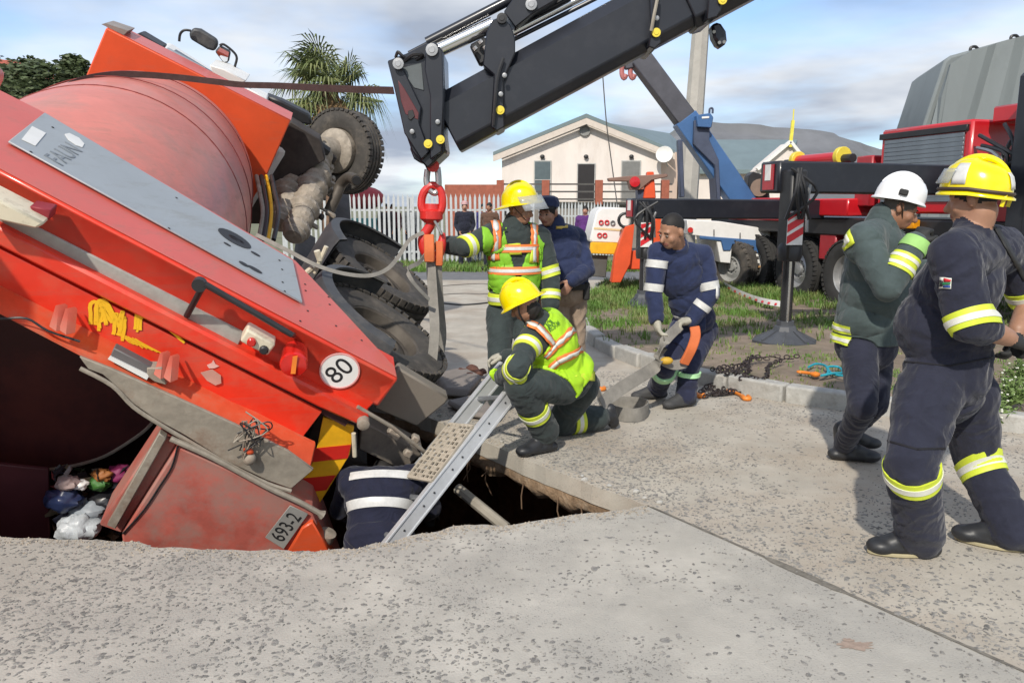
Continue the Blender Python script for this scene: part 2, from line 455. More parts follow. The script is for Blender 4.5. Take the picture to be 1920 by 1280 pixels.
# surrounding ground, out to the horizon, with an opening where the slabs lie
R = 4200
o4 = [V((-R, -R, -0.015)), V((R, -R, -0.015)), V((R, R, -0.015)), V((-R, R, -0.015))]; i4 = [V((-15.9, -2.4, -0.015)), V((15.9, -2.4, -0.015)), V((15.9, 17.3, -0.015)), V((-15.9, 17.3, -0.015))]
mb = MB(); mb.add(o4 + i4, [(0, 1, 5, 4), (1, 2, 6, 5), (2, 3, 7, 6), (3, 0, 4, 7)]); mb.build('ground', M_field, None, kind='structure')
mb = MB(); mb.add([V((-60, 12.9, -0.008)), V((-8, 12.9, -0.008)), V((-9.2, 17.35, -0.008)), V((60, 17.35, -0.008)), V((60, 19.8, -0.008)), V((-60, 19.8, -0.008))], [(0, 1, 2, 3, 4, 5)])
mb.build('asphalt_road', M_asph, None, kind='structure')
# exposed aggregate: real flattened stones set in the slabs
def stones(name, cnt, x0, x1, y0, y1, seed, smin, smax, dens):
    rnd = random.Random(seed); vs = []; fs = []; k = 0; tries = 0
    while k < cnt and tries < cnt * 30:
        tries += 1
        x = rnd.uniform(x0, x1); y = rnd.uniform(y0, y1)
        if abs(x) > y * 0.72 + 0.3: continue
        if rnd.random() > dens(x, y): continue
        if inpoly(x, y, HOLE): continue
        s = smin + (smax - smin) * rnd.random() ** 1.6; s *= (1.6 if rnd.random() < 0.05 else 1.0); a = rnd.gauss(0.5, 0.9); el = rnd.uniform(0.3, 0.85)
        o = len(vs); m_ = 6; ca, sa = math.cos(a), math.sin(a); zt = rnd.uniform(0.0012, 0.004)
        for q in range(m_):
            t = 6.283 * q / m_; rr = s * rnd.uniform(0.8, 1.15)
            ux = math.cos(t) * rr; uy = math.sin(t) * rr * el
            vs.append((x + ca * ux - sa * uy, y + sa * ux + ca * uy, 0.0006))
        for q in range(m_):
            b = vs[o + q]; vs.append((x + (b[0] - x) * 0.62, y + (b[1] - y) * 0.62, zt))
        for q in range(m_):
            fs.append((o + q, o + (q + 1) % m_, o + m_ + (q + 1) % m_, o + m_ + q))
        fs.append(tuple(o + m_ + q for q in range(m_))); k += 1
    me = bpy.data.meshes.new(name); me.from_pydata(vs, [], fs); me.materials.append(M_stone)
    return link_mesh(name, me, None, None, 'dark aggregate stones showing in the worn concrete surface', 'stones', kind='stuff')
def sidej(x, y):   # + right of the joint line
    a = J[1]; d = (J[2] - J[1]); return (d.x * (y - a.y) - d.y * (x - a.x)) / d.length
def densf(x, y):
    s = -sidej(x, y); n_ = noise.noise(V((x * 0.9 + 5, y * 0.9, 0))); n3 = noise.noise(V((x * 2.6, y * 2.6, 4))) + 0.8 * noise.noise(V((x * 7, y * 7, 8)))
    if s > 0: return max(0.10, min(1, 0.95 * math.exp(-s / 0.45) + 0.20 + 0.5 * n_ + 0.3 * n3))
    base = 0.13 + 0.85 * max(0, n_ - 0.02) + 0.25 * n3
    if x < -0.9 and y > 2.6: base += 0.45
    if x < 0.6 and y < 2.75: base += 0.30
    return max(0.02, min(1, base))
stones('aggregate_stones', 30000, -4, 5, 2.2, 7.6, 11, 0.004, 0.0145, densf)

# ---- kerb and grass verge
KP = [V((9, 2.9, 0)), V((5.4, 4.5, 0)), V((3.64, 5.45, 0)), V((2.75, 6.0, 0)), V((2.12, 6.5, 0)), V((1.55, 7.25, 0)), V((1.15, 8.1, 0)), V((0.93, 9.0, 0)), V((0.86, 10.5, 0)), V((1.05, 12.5, 0)), V((1.75, 15.6, 0))]
kc = smoothpath(KP, 12)
seglen = 0.62; acc = []; L = 0
for i in range(len(kc) - 1):
    L += (kc[i + 1] - kc[i]).length
def at_len(s):
    for i in range(len(kc) - 1):
        l = (kc[i + 1] - kc[i]).length
        if s <= l: return kc[i].lerp(kc[i + 1], s / l)
        s -= l
    return kc[-1]
kerb = setp(bpy.data.objects.new('kerb', None), None, None, None, 'structure'); C.objects.link(kerb); WL[kerb.name] = V((0, 0, 0))
s = 0.0; rk = random.Random(4); k = 0
while s < L - 0.6:
    ln = seglen * rk.uniform(0.85, 1.1)
    a = at_len(s + 0.012); b = at_len(s + ln - 0.012); d = (b - a).normalized(); nrm = V((d.y, -d.x, 0))
    if nrm.dot(V((5, 12, 0)) - a) < 0: nrm = -nrm
    a = a + nrm * (0.075 + rk.uniform(-0.01, 0.01)); b = b + nrm * (0.075 + rk.uniform(-0.01, 0.01))
    h = 0.14 + rk.uniform(-0.02, 0.01)
    if not (1.2 < a.x < 1.62 and a.y < 8.2 and k % 2): 
        mb = MB(); mb.bar(a + V((0, 0, h / 2 - 0.03)), b + V((0, 0, h / 2 - 0.03 + rk.uniform(-0.008, 0.008))), 0.15, h + 0.06)
        o = mb.build('kerb_stone', M_kerb, kerb, bevel=0.018, seg=2)
    s += ln; k += 1
VERGE = [p for p in kc] + [V((3.0, 15.9, 0)), V((14, 15.9, 0)), V((14, 2.9, 0))]
st = 0.12; nx = int(14 / st); ny = int(13.5 / st); vid = {}; vs = []; fs = []
def vz(x, y):
    z = 0.085 + 0.05 * noise.noise(V((x * 0.8, y * 0.8, 2))) + 0.02 * noise.noise(V((x * 4, y * 4, 1)))
    return z + 0.03 * max(0, min(1, (y - 7) / 3))
for j in range(ny):
    for i in range(nx):
        x = 0.6 + st * i; y = 2.8 + st * j
        if inpoly(x + st / 2, y + st / 2, VERGE) and inpoly(x + st / 2 - 0.10, y + st / 2, VERGE) and inpoly(x + st / 2, y + st / 2 - 0.12, VERGE):
            f = []
            for (ii, jj) in ((i, j), (i + 1, j), (i + 1, j + 1), (i, j + 1)):
                if (ii, jj) not in vid:
                    xx = 0.6 + st * ii; yy = 2.8 + st * jj; vid[(ii, jj)] = len(vs); vs.append((xx, yy, vz(xx, yy)))
                f.append(vid[(ii, jj)])
            fs.append(f)
me = bpy.data.meshes.new('verge'); me.from_pydata(vs, [], fs); me.materials.append(M_dirt); me.shade_smooth()
link_mesh('grass_verge', me, None, None, kind='structure')
def blades(name, pts, label, hmin, hmax, m, wid=0.006, seed=1, per=1, lean=0.5):
    rnd = random.Random(seed); vs = []; fs = []
    for (x, y, z, hs) in pts:
        for _ in range(per):
            h = rnd.uniform(hmin, hmax) * hs; a = rnd.uniform(0, 6.28); l = rnd.uniform(0.1, lean) * h
            dx, dy = math.cos(a), math.sin(a); w = wid * rnd.uniform(0.7, 1.4)
            bx = x + rnd.uniform(-0.03, 0.03); by = y + rnd.uniform(-0.03, 0.03); o = len(vs)
            vs += [(bx - dy * w, by + dx * w, z - 0.01), (bx + dy * w, by - dx * w, z - 0.01), (bx + dy * w * 0.7 + dx * l * 0.4, by - dx * w * 0.7 + dy * l * 0.4, z + h * 0.6), (bx - dy * w * 0.7 + dx * l * 0.4, by + dx * w * 0.7 + dy * l * 0.4, z + h * 0.6), (bx + dx * l, by + dy * l, z + h)]
            fs += [(o, o + 1, o + 2, o + 3), (o + 3, o + 2, o + 4)]
    me = bpy.data.meshes.new(name); me.from_pydata(vs, [], fs); me.materials.append(m)
    return link_mesh(name, me, None, None, label, 'grass', kind='stuff')
rnd = random.Random(21); pts = []
while len(pts) < 15000:
    x = rnd.uniform(0.8, 8.5); y = rnd.uniform(4.5, 15.8)
    if x / y > 0.72 or not inpoly(x - 0.08, y, VERGE): continue
    n_ = noise.noise(V((x * 1.1, y * 1.1, 3)))
    dn = 0.05 + max(0, n_) * 0.3
    if y > 9.6 + 0.9 * n_: dn = 0.6 + 0.9 * n_ if x < 3.2 + 0.6 * n_ else 0.15 + 0.7 * n_
    if y > 12.5: dn = 0.85 + 0.5 * n_
    if y < 7.2 and x > 2.0: dn = 0.28 + 0.4 * n_
    if rnd.random() > dn: continue
    pts.append((x, y, vz(x, y), (0.55 + 0.5 * rnd.random()) * (0.4 if y < 8.6 else 1.0) * (1.0 if y < 11.5 else 1.25)))
blades('verge_grass', pts, 'green grass growing on the kerbside verge by the crane legs', 0.04, 0.13, M_grass, 0.006, 5, 4, 0.9)
pts = []
while len(pts) < 7000:
    x = rnd.uniform(-7, 3.5); y = rnd.uniform(19.6, 22.6)
    pts.append((x, y, -0.01, 1.0))
blades('fence_grass', pts, 'strip of grass along the foot of the white palisade fence', 0.08, 0.2, M_grass, 0.012, 6, 2)

# rust-brown stain trodden into the slab
rs = random.Random(3)
def stain(px, py, R_, m, k):
    c = G(px, py); pts = []
    for i in range(40):
        a = 2 * math.pi * i / 40; r_ = R_ * (0.45 + 0.75 * abs(noise.noise(V((math.cos(a) * 1.7 + k, math.sin(a) * 1.7, k)))) + 0.25 * rs.random())
        pts.append(c + V((math.cos(a) * r_ * 1.5, math.sin(a) * r_ * 0.7, 0.0022)))
    MB().add(pts + [c + V((0, 0, 0.0022))], [(i, (i + 1) % 40, 40) for i in range(40)]).build('stain', m, None, smooth=0, kind='structure')
ST1 = mat('stain_rust', (0.33, 0.25, 0.20), rough=0.95, var=0.25, vs=30); ST2 = mat('stain_grey', (0.355, 0.345, 0.325), rough=0.95, var=0.1, vs=14)
stain(1605, 1210, 0.055, ST1, 2.0); stain(1590, 1200, 0.02, ST1, 5.0)

# chips and grit broken off along the lip of the hole
rg = random.Random(91); vs = []; fs = []
edge = nearJ + farJ
for k in range(2600):
    i = rg.randrange(len(edge) - 1); p = edge[i].lerp(edge[i + 1], rg.random()); nearside = i < len(nearJ)
    d = abs(rg.gauss(0, 0.05)) + 0.004; x = p.x + rg.uniform(-.02, .02); y = p.y + (-d if nearside else d * 0.7); x += 0 if nearside else d * 0.6
    if inpoly(x, y, HOLE): continue
    s_ = 0.002 + 0.007 * rg.random() ** 2.5; o = len(vs); a0 = rg.uniform(0, 6.28)
    for q in range(4): vs.append((x + math.cos(a0 + q * 1.57) * s_ * rg.uniform(.7, 1.2), y + math.sin(a0 + q * 1.57) * s_ * rg.uniform(.6, 1.1), 0.0005))
    vs.append((x + rg.uniform(-.3, .3) * s_, y, s_ * rg.uniform(.6, 1.2)))
    fs += [(o, o + 1, o + 4), (o + 1, o + 2, o + 4), (o + 2, o + 3, o + 4), (o + 3, o, o + 4)]
me = bpy.data.meshes.new('edge_grit'); me.from_pydata(vs, [], fs); me.materials.append(mat('grit', (0.34, 0.29, 0.23), rough=0.95, var=0.4, vs=40)); link_mesh('edge_grit', me, None, None, 'sandy grit and chips broken off along the lip of the hole', 'grit', kind='stuff')
# ================================================================ REFUSE TRUCK lying on its side in the hole
tf = V((-0.2, 0.94, 0.28)).normalized()
tu = V((-0.827, -0.314, 0.468)); tu = (tu - tf * tu.dot(tf)).normalized()
tr = tf.cross(tu)
_a = math.radians(4.0)
tu, tr = (tu * math.cos(_a) + tr * math.sin(_a)), (tr * math.cos(_a) - tu * math.sin(_a))
TO = P(748, 711, 4.45)
def T(u, r, f): return TO + tu * u + tr * r + tf * f
def Rf(px, py, f): return onplane(px, py, TO + tf * f, tf)      # pixel on a plane across the truck
def Rr(px, py, r): return onplane(px, py, TO + tr * r, tr)      # pixel on a plane along its right side
def Ru(px, py, u): return onplane(px, py, TO + tu * u, tu)
RED = mat('truck_red', (0.76, 0.040, 0.016), rough=0.40, var=0.12, vs=2.5, coat=0.2, bump=0.05, bs=9, col2=(0.66, 0.11, 0.06), amt=0.7, ds=3.2, thr=0.47, scr=((0.40, 0.11, 0.08), 0.5, 0.5, (1.0, 4.0, 22.0)))
REDF = mat('truck_red_faded', (0.60, 0.13, 0.085), rough=0.5, var=0.15, vs=2.2, coat=0.15, col2=(0.36, 0.20, 0.14), amt=0.65, ds=2.4, thr=0.5, bump=0.05, bs=12)
REDS = mat('truck_red_skylit', (0.68, 0.115, 0.085), scr=((0.42, 0.20, 0.16), 0.6, 0.5, (1.0, 4.0, 22.0)), rough=0.4, var=0.12, vs=2.0, coat=0.25, col2=(0.5, 0.12, 0.09), amt=0.5, ds=4)  # pinker than the rear red, with the sky's reflection put into the colour
DRUM = mat('drum_red', (0.62, 0.195, 0.15), scr=((0.36, 0.20, 0.16), 0.6, 0.9, (1.5, 3.0, 14.0)), rough=0.5, var=0.16, vs=1.6, coat=0.12, col2=(0.42, 0.20, 0.16), amt=0.7, ds=1.8, thr=0.46, bump=0.06, bs=5)
ORNG = mat('bulkhead_orange', (0.68, 0.085, 0.022), rough=0.5, var=0.12, vs=2, coat=0.1, scr=((0.40, 0.12, 0.07), 0.45, 0.5, (2.0, 3.0, 9.0)))
GREYP = mat('grey_panel', (0.36, 0.39, 0.41), scr=((0.27, 0.26, 0.24), 0.5, 0.5, (1.2, 3.0, 20.0)), rough=0.45, var=0.06, vs=3, metal=0.1)
STEELD = mat('dirty_steel', (0.33, 0.29, 0.235), rough=0.7, var=0.3, vs=6, metal=0.15, col2=(0.20, 0.12, 0.08), amt=0.7, ds=5, bump=0.25, bs=30)
STRIPG = mat('grey_strip', (0.36, 0.36, 0.33), rough=0.6, var=0.2, vs=8, col2=(0.22, 0.2, 0.17), amt=0.6, ds=7)
DARKM = mat('maroon_shaded', (0.035, 0.010, 0.010), rough=0.6, var=0.3, vs=3, col2=(0.06, 0.03, 0.028), amt=0.7, ds=3)  # maroon darkened in the colour itself for the shade inside the hopper
BLKP = mat('black_plastic', (0.055, 0.058, 0.063), rough=0.5, var=0.25, vs=4, col2=(0.17, 0.155, 0.135), amt=0.5, ds=3.5, bump=0.05)
TYRE = mat('tyre_rubber', (0.062, 0.056, 0.050), rough=0.88, var=0.3, vs=7, col2=(0.150, 0.128, 0.105), amt=0.8, ds=5, bump=0.15, bs=60)
RIM = mat('wheel_rim', (0.10, 0.085, 0.07), rough=0.6, metal=0.3, var=0.25, vs=9)
ENG = mat('engine_dusty', (0.36, 0.31, 0.25), rough=0.7, metal=0.1, var=0.3, vs=8, col2=(0.16, 0.13, 0.1), amt=0.8, ds=6, bump=0.4, bs=25)
BLK = mat('black_metal', (0.022, 0.022, 0.024), rough=0.45, var=0.3, vs=5)
DKIN = mat('dark_under', (0.05, 0.042, 0.038), rough=0.8, var=0.4, vs=6)
YEL = mat('yellow_paint', (0.80, 0.42, 0.01), rough=0.55, var=0.15, vs=8)
WHT = mat('white_paint', (0.78, 0.77, 0.74), rough=0.45, var=0.06, vs=5)
BLKT = mat('black_print', (0.02, 0.02, 0.022), rough=0.5)
GREYT = mat('grey_print', (0.20, 0.22, 0.24), rough=0.5)
CREAM = mat('cream_plastic', (0.66, 0.60, 0.46), rough=0.5, var=0.1, col2=(0.3, 0.25, 0.18), amt=0.6, ds=14)
CHROME = mat('chrome', (0.72, 0.72, 0.72), rough=0.18, metal=1.0, var=0.04)
GLASS = mat('dark_glass', (0.03, 0.035, 0.04), rough=0.08, spec=0.8)
REDL = mat('red_lens', (0.55, 0.015, 0.01), rough=0.15, coat=0.6)
ORL = mat('orange_lens', (0.85, 0.22, 0.02), rough=0.2, coat=0.5)

truck = empty('refuse_truck', T(0, -1.2, 2.5), 'red rear-loading refuse truck tipped on its side with its tail in the sinkhole', 'truck')
def plate(name, m, px, f, th, parent=truck, bevel=0.006, **kw):
    """flat plate whose outer face lies across the truck at f"""
    return MB().prism([Rf(x, y, f) for x, y in px], tf * th).build(name, m, parent, bevel, **kw)
def polyf(name, m, px3, vec, parent=truck, bevel=0.004, **kw):
    return MB().prism([Rf(x, y, f) for x, y, f in px3], vec).build(name, m, parent, bevel, **kw)
# --- tailgate frame: the long box with the grey side panel
up = [(-160, 216), (748, 711)]
pts_u = [0.0, 2.85]
mb = MB()
SIDE = [Rr(748, 711, 0), Rr(744, 692, 0), Rr(640, 580, 0), Rr(556, 491, 0), Rr(84, 212, 0), Rr(-40, 150, 0), T(3.05, 0, 0)]
mb.prism(SIDE, tr * -0.22)
tail = mb.build('tailgate_frame', RED, truck, bevel=0.02, seg=2)
polyf('frame_face', RED, [(-170, 230, 0.0), (747, 713, 0.0), (668, 790, 0.0), (610, 772, 0.0), (-170, 372, 0.0)], tf * 0.3, bevel=0.012)
# upper side skin, proud of the box; sky reflection put into its pinker colour
_c = sum(SIDE, V((0, 0, 0))) / len(SIDE)
sk = MB().prism([_c + (p - _c) * 0.985 + tr * 0.002 for p in SIDE], tr * 0.003).build('side_skin', REDS, tail)
gp = MB().prism([Rr(x, y, 0.012) for x, y in [(82, 214), (548, 491), (566, 570), (14, 268)]], tr * 0.012).build('grey_side_panel', GREYP, truck, bevel=0.004)
WL_ = gp
def gr(px, py): return Rr(px, py, 0.0255)
gX = (gr(160, 268) - gr(95, 312)).normalized(); gN = tr
text('lettering', 'FAUN', GREYT, gp, gr(122, 289), gX, gN.cross(gX), 0.14, 0.0015, stretch=1.0)
MB().prism([gr(60, 237), gr(86, 250), gr(66, 274), gr(40, 262)], tr * 0.002).build('sticker', WHT, gp)
MB().prism([gr(*p) for p in [(121, 252), (130, 250), (148, 259), (158, 270), (154, 277), (143, 273), (128, 263)]], tr * 0.002).build('sticker', WHT, gp)
def gdisc(px, py, w, h, m=BLKT, name='slot'):
    c = gr(px, py); mb = MB(); pts = [c + tu * (math.cos(a) * w) + tf * (math.sin(a) * h) for a in [2 * math.pi * k / 20 for k in range(20)]]
    return mb.prism(pts, tr * 0.002).build(name, m, gp)
gdisc(440, 447, 0.105, 0.085, BLKT, 'round_opening'); gdisc(443, 449, 0.05, 0.03, DARKM, 'opening_core')
for (x, y, w, h) in [(426, 458, 0.022, 0.012), (479, 476, 0.03, 0.016), (457, 495, 0.03, 0.02), (478, 505, 0.045, 0.022)]: gdisc(x, y, w, h)
for (x, y) in [(99, 239), (58, 285), (331, 371), (317, 428), (529, 505), (530, 529), (534, 546), (524, 488)]: gdisc(x, y, 0.007, 0.007, BLKT, 'rivet')
for (x, y) in [(572, 533), (573, 545), (616, 557), (618, 571), (630, 611), (678, 638), (563, 602), (577, 583)]:
    c = Rr(x, y, 0.005); MB().ell(c, tu * 0.008, tf * 0.008, tr * 0.005, 8, 5).build('rivet', BLKT, tail)
# --- rear face bands
plate('grey_rail', STRIPG, [(-170, 305), (458, 624), (446, 650), (-170, 330)], -0.014, 0.02)
polyf('lower_bar', RED, [(-170, 338, -0.07), (440, 652, -0.07), (694, 782, -0.07), (683, 803, -0.07), (600, 766, -0.07), (-170, 378, -0.07)], tf * 0.2, bevel=0.015)
polyf('face_band', RED, [(-170, 380, -0.02), (604, 772, -0.02), (558, 832, -0.02), (-170, 455, -0.02)], tf * 0.2, bevel=0.004)
# flange: leans out towards its lower edge
MB().prism([Rf(-170, 452, -0.03), Rf(410, 742, -0.03), Rf(560, 820, -0.03), Rf(592, 834, -0.10), Rf(582, 880, -0.20), Rf(440, 800, -0.2), Rf(150, 668, -0.2), Rf(0, 590, -0.2), Rf(-170, 505, -0.2)], tf * 0.04 - tr * 0.0).build('flange', mat('truck_red_flange', (0.70, 0.10, 0.04), rough=0.45, var=0.18, vs=5, col2=(0.45, 0.18, 0.11), amt=0.8, ds=5, thr=0.48), truck, bevel=0.006)
MB().prism([Rf(x, y, -0.215) for x, y in [(148, 668), (210, 692), (330, 745), (440, 795), (540, 845), (588, 880), (546, 916), (500, 900), (420, 862), (345, 815), (290, 785), (250, 757), (215, 722), (192, 702), (165, 692)]], tf * 0.02).build('wear_plate', STEELD, truck, bevel=0.004)
tube('hopper_lip', STEELD, truck, smoothpath([Rf(x, y, -0.22) for x, y in [(150, 690), (210, 722), (250, 762), (300, 795), (360, 830), (430, 870), (500, 905), (546, 920)]], 4), 0.012, 6)
tube('edge_cable', BLK, truck, smoothpath([Rf(x, y, -0.22) for x, y in [(-60, 590), (0, 597), (50, 597), (90, 620), (150, 640)]], 4), 0.006, 6)
# brackets on the flange
for (x, y) in [(120, 590), (138, 596), (312, 678), (330, 684)]:
    MB().prism([Rf(x - 10, y + 18, -0.17), Rf(x + 2, y - 22, -0.05), Rf(x + 8, y - 18, -0.05), Rf(x + 4, y + 28, -0.20)], tu * 0.03 - tf * 0.06).build('bracket', REDF, truck, bevel=0.003)
# number plate lamp housing
MB().prism([Rf(x, y, -0.19) for x, y in [(205, 672), (213, 652), (290, 692), (275, 712)]], tf * 0.06).build('lamp_housing', mat('housing_grey', (0.13, 0.12, 0.12), rough=0.6), truck, bevel=0.005)
MB().prism([Rf(x, y, -0.2) for x, y in [(202, 673), (206, 668), (280, 704), (275, 712)]], tf * 0.012).build('lamp_strip', WHT, truck)
MB().prism([Rf(x, y, -0.2) for x, y in [(275, 690), (303, 690), (312, 722), (290, 716), (276, 706)]], tf * 0.08).build('bracket', STEELD, truck, bevel=0.004)
# handle
hp = [Rf(362, 588, 0.0), Rf(352, 590, -0.03), Rf(378, 545, -0.17), Rf(376, 530, -0.17), Rf(430, 560, -0.17), Rf(545, 628, -0.17), Rf(552, 622, 0.0)]
tube('grab_handle', BLK, truck, [Rf(350, 592, -0.03), Rf(380, 537, -0.16), Rf(385, 533, -0.17), Rf(470, 582, -0.17), Rf(546, 627, -0.17), Rf(550, 628, -0.02)], 0.016, 8)
MB().lathe(Rf(374, 533, -0.16), tf, [(0.0, -0.02), (0.035, -0.02), (0.035, 0.02), (0.0, 0.02)], 14).build('handle_knob', BLK, truck)
# control box with two buttons
cb = MB().prism([Rf(x, y, -0.12) for x, y in [(463, 617), (517, 647), (501, 668), (449, 640)]], tf * 0.11).build('control_box', CREAM, truck, bevel=0.012, seg=2)
for (x, y, m) in [(472, 640, REDL), (495, 655, BLKT)]:
    MB().lathe(Rf(x, y, -0.12), -tf, [(0.024, 0), (0.024, 0.015), (0.017, 0.022), (0, 0.022)], 14).build('push_button', m, cb)
# round rear lamp
lp = MB().lathe(Rf(551, 683, -0.16), -tf, [(0.0, -0.15), (0.068, -0.15), (0.074, 0.0), (0.066, 0.012), (0.0, 0.02)], 24).build('rear_lamp', REDL, truck)
MB().prism([Rf(549, 668, -0.183), Rf(558, 666, -0.183), Rf(554, 700, -0.183), Rf(545, 700, -0.183)], -tf * 0.004).build('lamp_lens', ORL, lp)
# speed limit disc
dc = Rf(637, 695, -0.006); X8 = tr.lerp(tu * -1, 0.12).normalized(); X8 = tr
ds = MB().lathe(dc, -tf, [(0.112, 0), (0.112, 0.003), (0.0, 0.003)], 36).build('speed_disc', WHT, truck)
MB().lathe(dc, -tf, [(0.112, 0.003), (0.112, 0.005), (0.104, 0.005), (0.104, 0.003)], 36).build('disc_rim', mat('pink_rim', (0.75, 0.32, 0.3)), ds)
text('lettering', '80', BLKT, ds, dc - tf * 0.0035, (tr * 0.97 - tu * 0.25), tu, 0.155, 0.001)
# yellow spray paint and scrapes on the face
SPR = mat('yellow_spray', (0.88, 0.52, 0.015), rough=0.7, var=0.1)
spr = random.Random(5)
def spray(path, w, m=SPR, f=-0.024):
    mb = MB(); p = smoothpath([Rf(x, y, f) for x, y in path], 4)
    wd_ = [tf.cross((p[min(i + 1, len(p) - 1)] - p[max(i - 1, 0)])) for i in range(len(p))]
    for k in range(5 if w > 0.01 else 1):
        o_ = (tu * spr.gauss(0, 0.3) + tr * spr.gauss(0, 0.3)) * w if w > 0.01 else V((0, 0, 0)); o_ -= tf * 0.0006 * k
        mb.ribbon([q + o_ + (tu * spr.gauss(0, 1) + tr * spr.gauss(0, 1)) * 0.002 for q in p], wd_, w * (0.45 if w > 0.01 else 1) * spr.uniform(0.7, 1.1), 0.002)
    return mb.build('paint_mark', m, truck)
spray([(183, 612), (184, 574), (200, 575), (222, 608), (231, 590), (226, 632)], 0.045)
spray([(188, 575), (196, 604)], 0.04); spray([(262, 585), (258, 620)], 0.035); spray([(263, 582), (300, 602), (345, 640)], 0.03)
for k in range(7): spray([(212 + 7 * k, 622 + 2.2 * k), (250 + 9 * k, 645 + 3 * k)], 0.006)
SCR = mat('scraped_paint', (0.55, 0.30, 0.24), rough=0.8, var=0.2)
MB().prism([Rf(x, y, -0.03 - 0.0) for x, y in [(376, 698), (398, 692), (414, 703), (415, 718), (404, 722), (388, 713)]], -tf * 0.002).build('scrape', SCR, truck)
MB().prism([Rf(x, y, -0.024) for x, y in [(388, 684), (397, 680), (400, 674), (404, 682), (411, 686), (402, 690), (392, 690)]], -tf * 0.002).build('scrape', mat('scrape_pink', (0.75, 0.45, 0.4)), truck)
# wire tangle and pin at the end of the flange
for k in range(8):
    rr = random.Random(k); c = Rf(470, 815, -0.24)
    tube('wire', [STEELD, BLK][k % 2], truck, smoothpath([c + tu * rr.uniform(-.07, .10) + tr * rr.uniform(-.13, .13) - tf * rr.uniform(0, .05) for _ in range(5)], 4), 0.004, 5)
MB().ell(Rf(468, 860, -0.25), tu * 0.035, tr * 0.04, tf * 0.03, 10, 7).build('clasp', STEELD, truck)
MB().ell(Rf(466, 845, -0.25), tu * 0.03, tr * 0.02, tf * 0.02, 10, 7).build('clasp', ORNG, truck)
MB().lathe(Rf(681, 793, -0.09), -tf, [(0.0, -0.05), (0.036, -0.05), (0.036, 0.02), (0.02, 0.028), (0, 0.028)], 16).build('pivot_pin', STEELD, truck)
# --- hopper interior
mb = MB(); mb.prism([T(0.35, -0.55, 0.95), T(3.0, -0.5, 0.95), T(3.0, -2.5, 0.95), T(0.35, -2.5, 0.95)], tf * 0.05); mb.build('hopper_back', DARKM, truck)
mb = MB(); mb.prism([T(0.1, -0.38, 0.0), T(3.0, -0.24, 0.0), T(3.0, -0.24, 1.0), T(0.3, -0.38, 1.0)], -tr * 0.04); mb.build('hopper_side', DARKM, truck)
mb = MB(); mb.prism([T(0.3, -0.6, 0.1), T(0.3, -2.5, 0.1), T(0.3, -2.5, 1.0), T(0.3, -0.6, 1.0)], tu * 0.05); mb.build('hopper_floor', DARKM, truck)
# drum mouth rim
arc = [Rf(x, y, 0.7) for x, y in [(-120, 820), (0, 868), (90, 878), (180, 860), (240, 828), (285, 792), (300, 750)]]
mb = MB(); mb.prism(smoothpath(arc, 4) + [Rf(300, 500, 0.7), Rf(-120, 400, 0.7)], tf * 0.03); mb.build('drum_mouth', mat('maroon', (0.050, 0.010, 0.011), rough=0.6, var=0.3, vs=2, col2=(0.13, 0.03, 0.02), amt=0.4, ds=2), truck, bevel=0.004)  # mouth colour lowered to hold the hopper's inner shade
tube('mouth_rim', STEELD, truck, smoothpath([p - tf * 0.01 for p in arc], 4), 0.012, 6)
mb = MB(); mb.prism([Rf(x, y, 0.34) for x, y in [(-200, 850), (90, 880), (96, 1100), (-200, 1100)]], tf * 0.03); mb.build('hopper_cheek', mat('maroon2_shaded', (0.085, 0.020, 0.024), rough=0.6, var=0.2, vs=3), truck, bevel=0.005)  # cheek colour darkened too, shade painted into the maroon
# sill box
SILL = mat('sill_red', (0.50, 0.12, 0.09), rough=0.6, var=0.25, vs=5, col2=(0.35, 0.21, 0.175), amt=0.75, ds=4.2, thr=0.42, bump=0.12, bs=14)
sill = MB().prism([Rf(x, y, -0.22) for x, y in [(333, 836), (430, 880), (520, 925), (585, 962), (612, 1030), (640, 1110), (240, 1110), (228, 1002)]], tf * 0.4).build('sill_box', SILL, truck, bevel=0.012, seg=2)
MB().prism([Rf(x, y, -0.17) for x, y in [(300, 812), (332, 832), (228, 1000), (185, 985)]], tf * 0.3).build('sill_end', SILL, truck, bevel=0.01)
MB().prism([Rf(x, y, -0.235) for x, y in [(298, 812), (312, 822), (216, 992), (200, 985)]], tf * 0.05).build('sill_strip', STEELD, truck, bevel=0.005)
tube('sill_seam', BLK, truck, smoothpath([Rf(x, y, -0.226) for x, y in [(333, 836), (322, 875), (300, 910), (270, 955), (230, 1000)]], 4), 0.005, 6)
tube('sill_pipe', STEELD, truck, smoothpath([Rf(x, y, -0.24) for x, y in [(320, 822), (400, 858), (500, 912), (560, 940), (605, 965)]], 4), [0.016] * 16 + [0.03], 8)
MB().lathe(Rf(612, 1003, -0.16), tr.lerp(tu, 0.2), [(0, -0.04), (0.05, -0.04), (0.055, 0.02), (0.0, 0.03)], 16).build('roller', STEELD, truck)
MB().prism([Rf(x, y, -0.25) for x, y in [(566, 990), (586, 978), (628, 1050), (532, 1050)]], tf * 0.1).build('sill_corner', ORNG, truck, bevel=0.008)
pl = MB().prism([Rf(x, y, -0.235) for x, y in [(497, 1006), (544, 946), (578, 962), (532, 1028)]], -tf * 0.006).build('number_plate', mat('plate_grey', (0.30, 0.29, 0.27), rough=0.5), truck, bevel=0.002)
pX = (Rf(544, 946, -0.242) - Rf(497, 1006, -0.242)).normalized()
text('lettering', '693-2', BLKT, pl, Rf(537, 988, -0.2425), pX, tu, 0.125, 0.001, stretch=0.72)
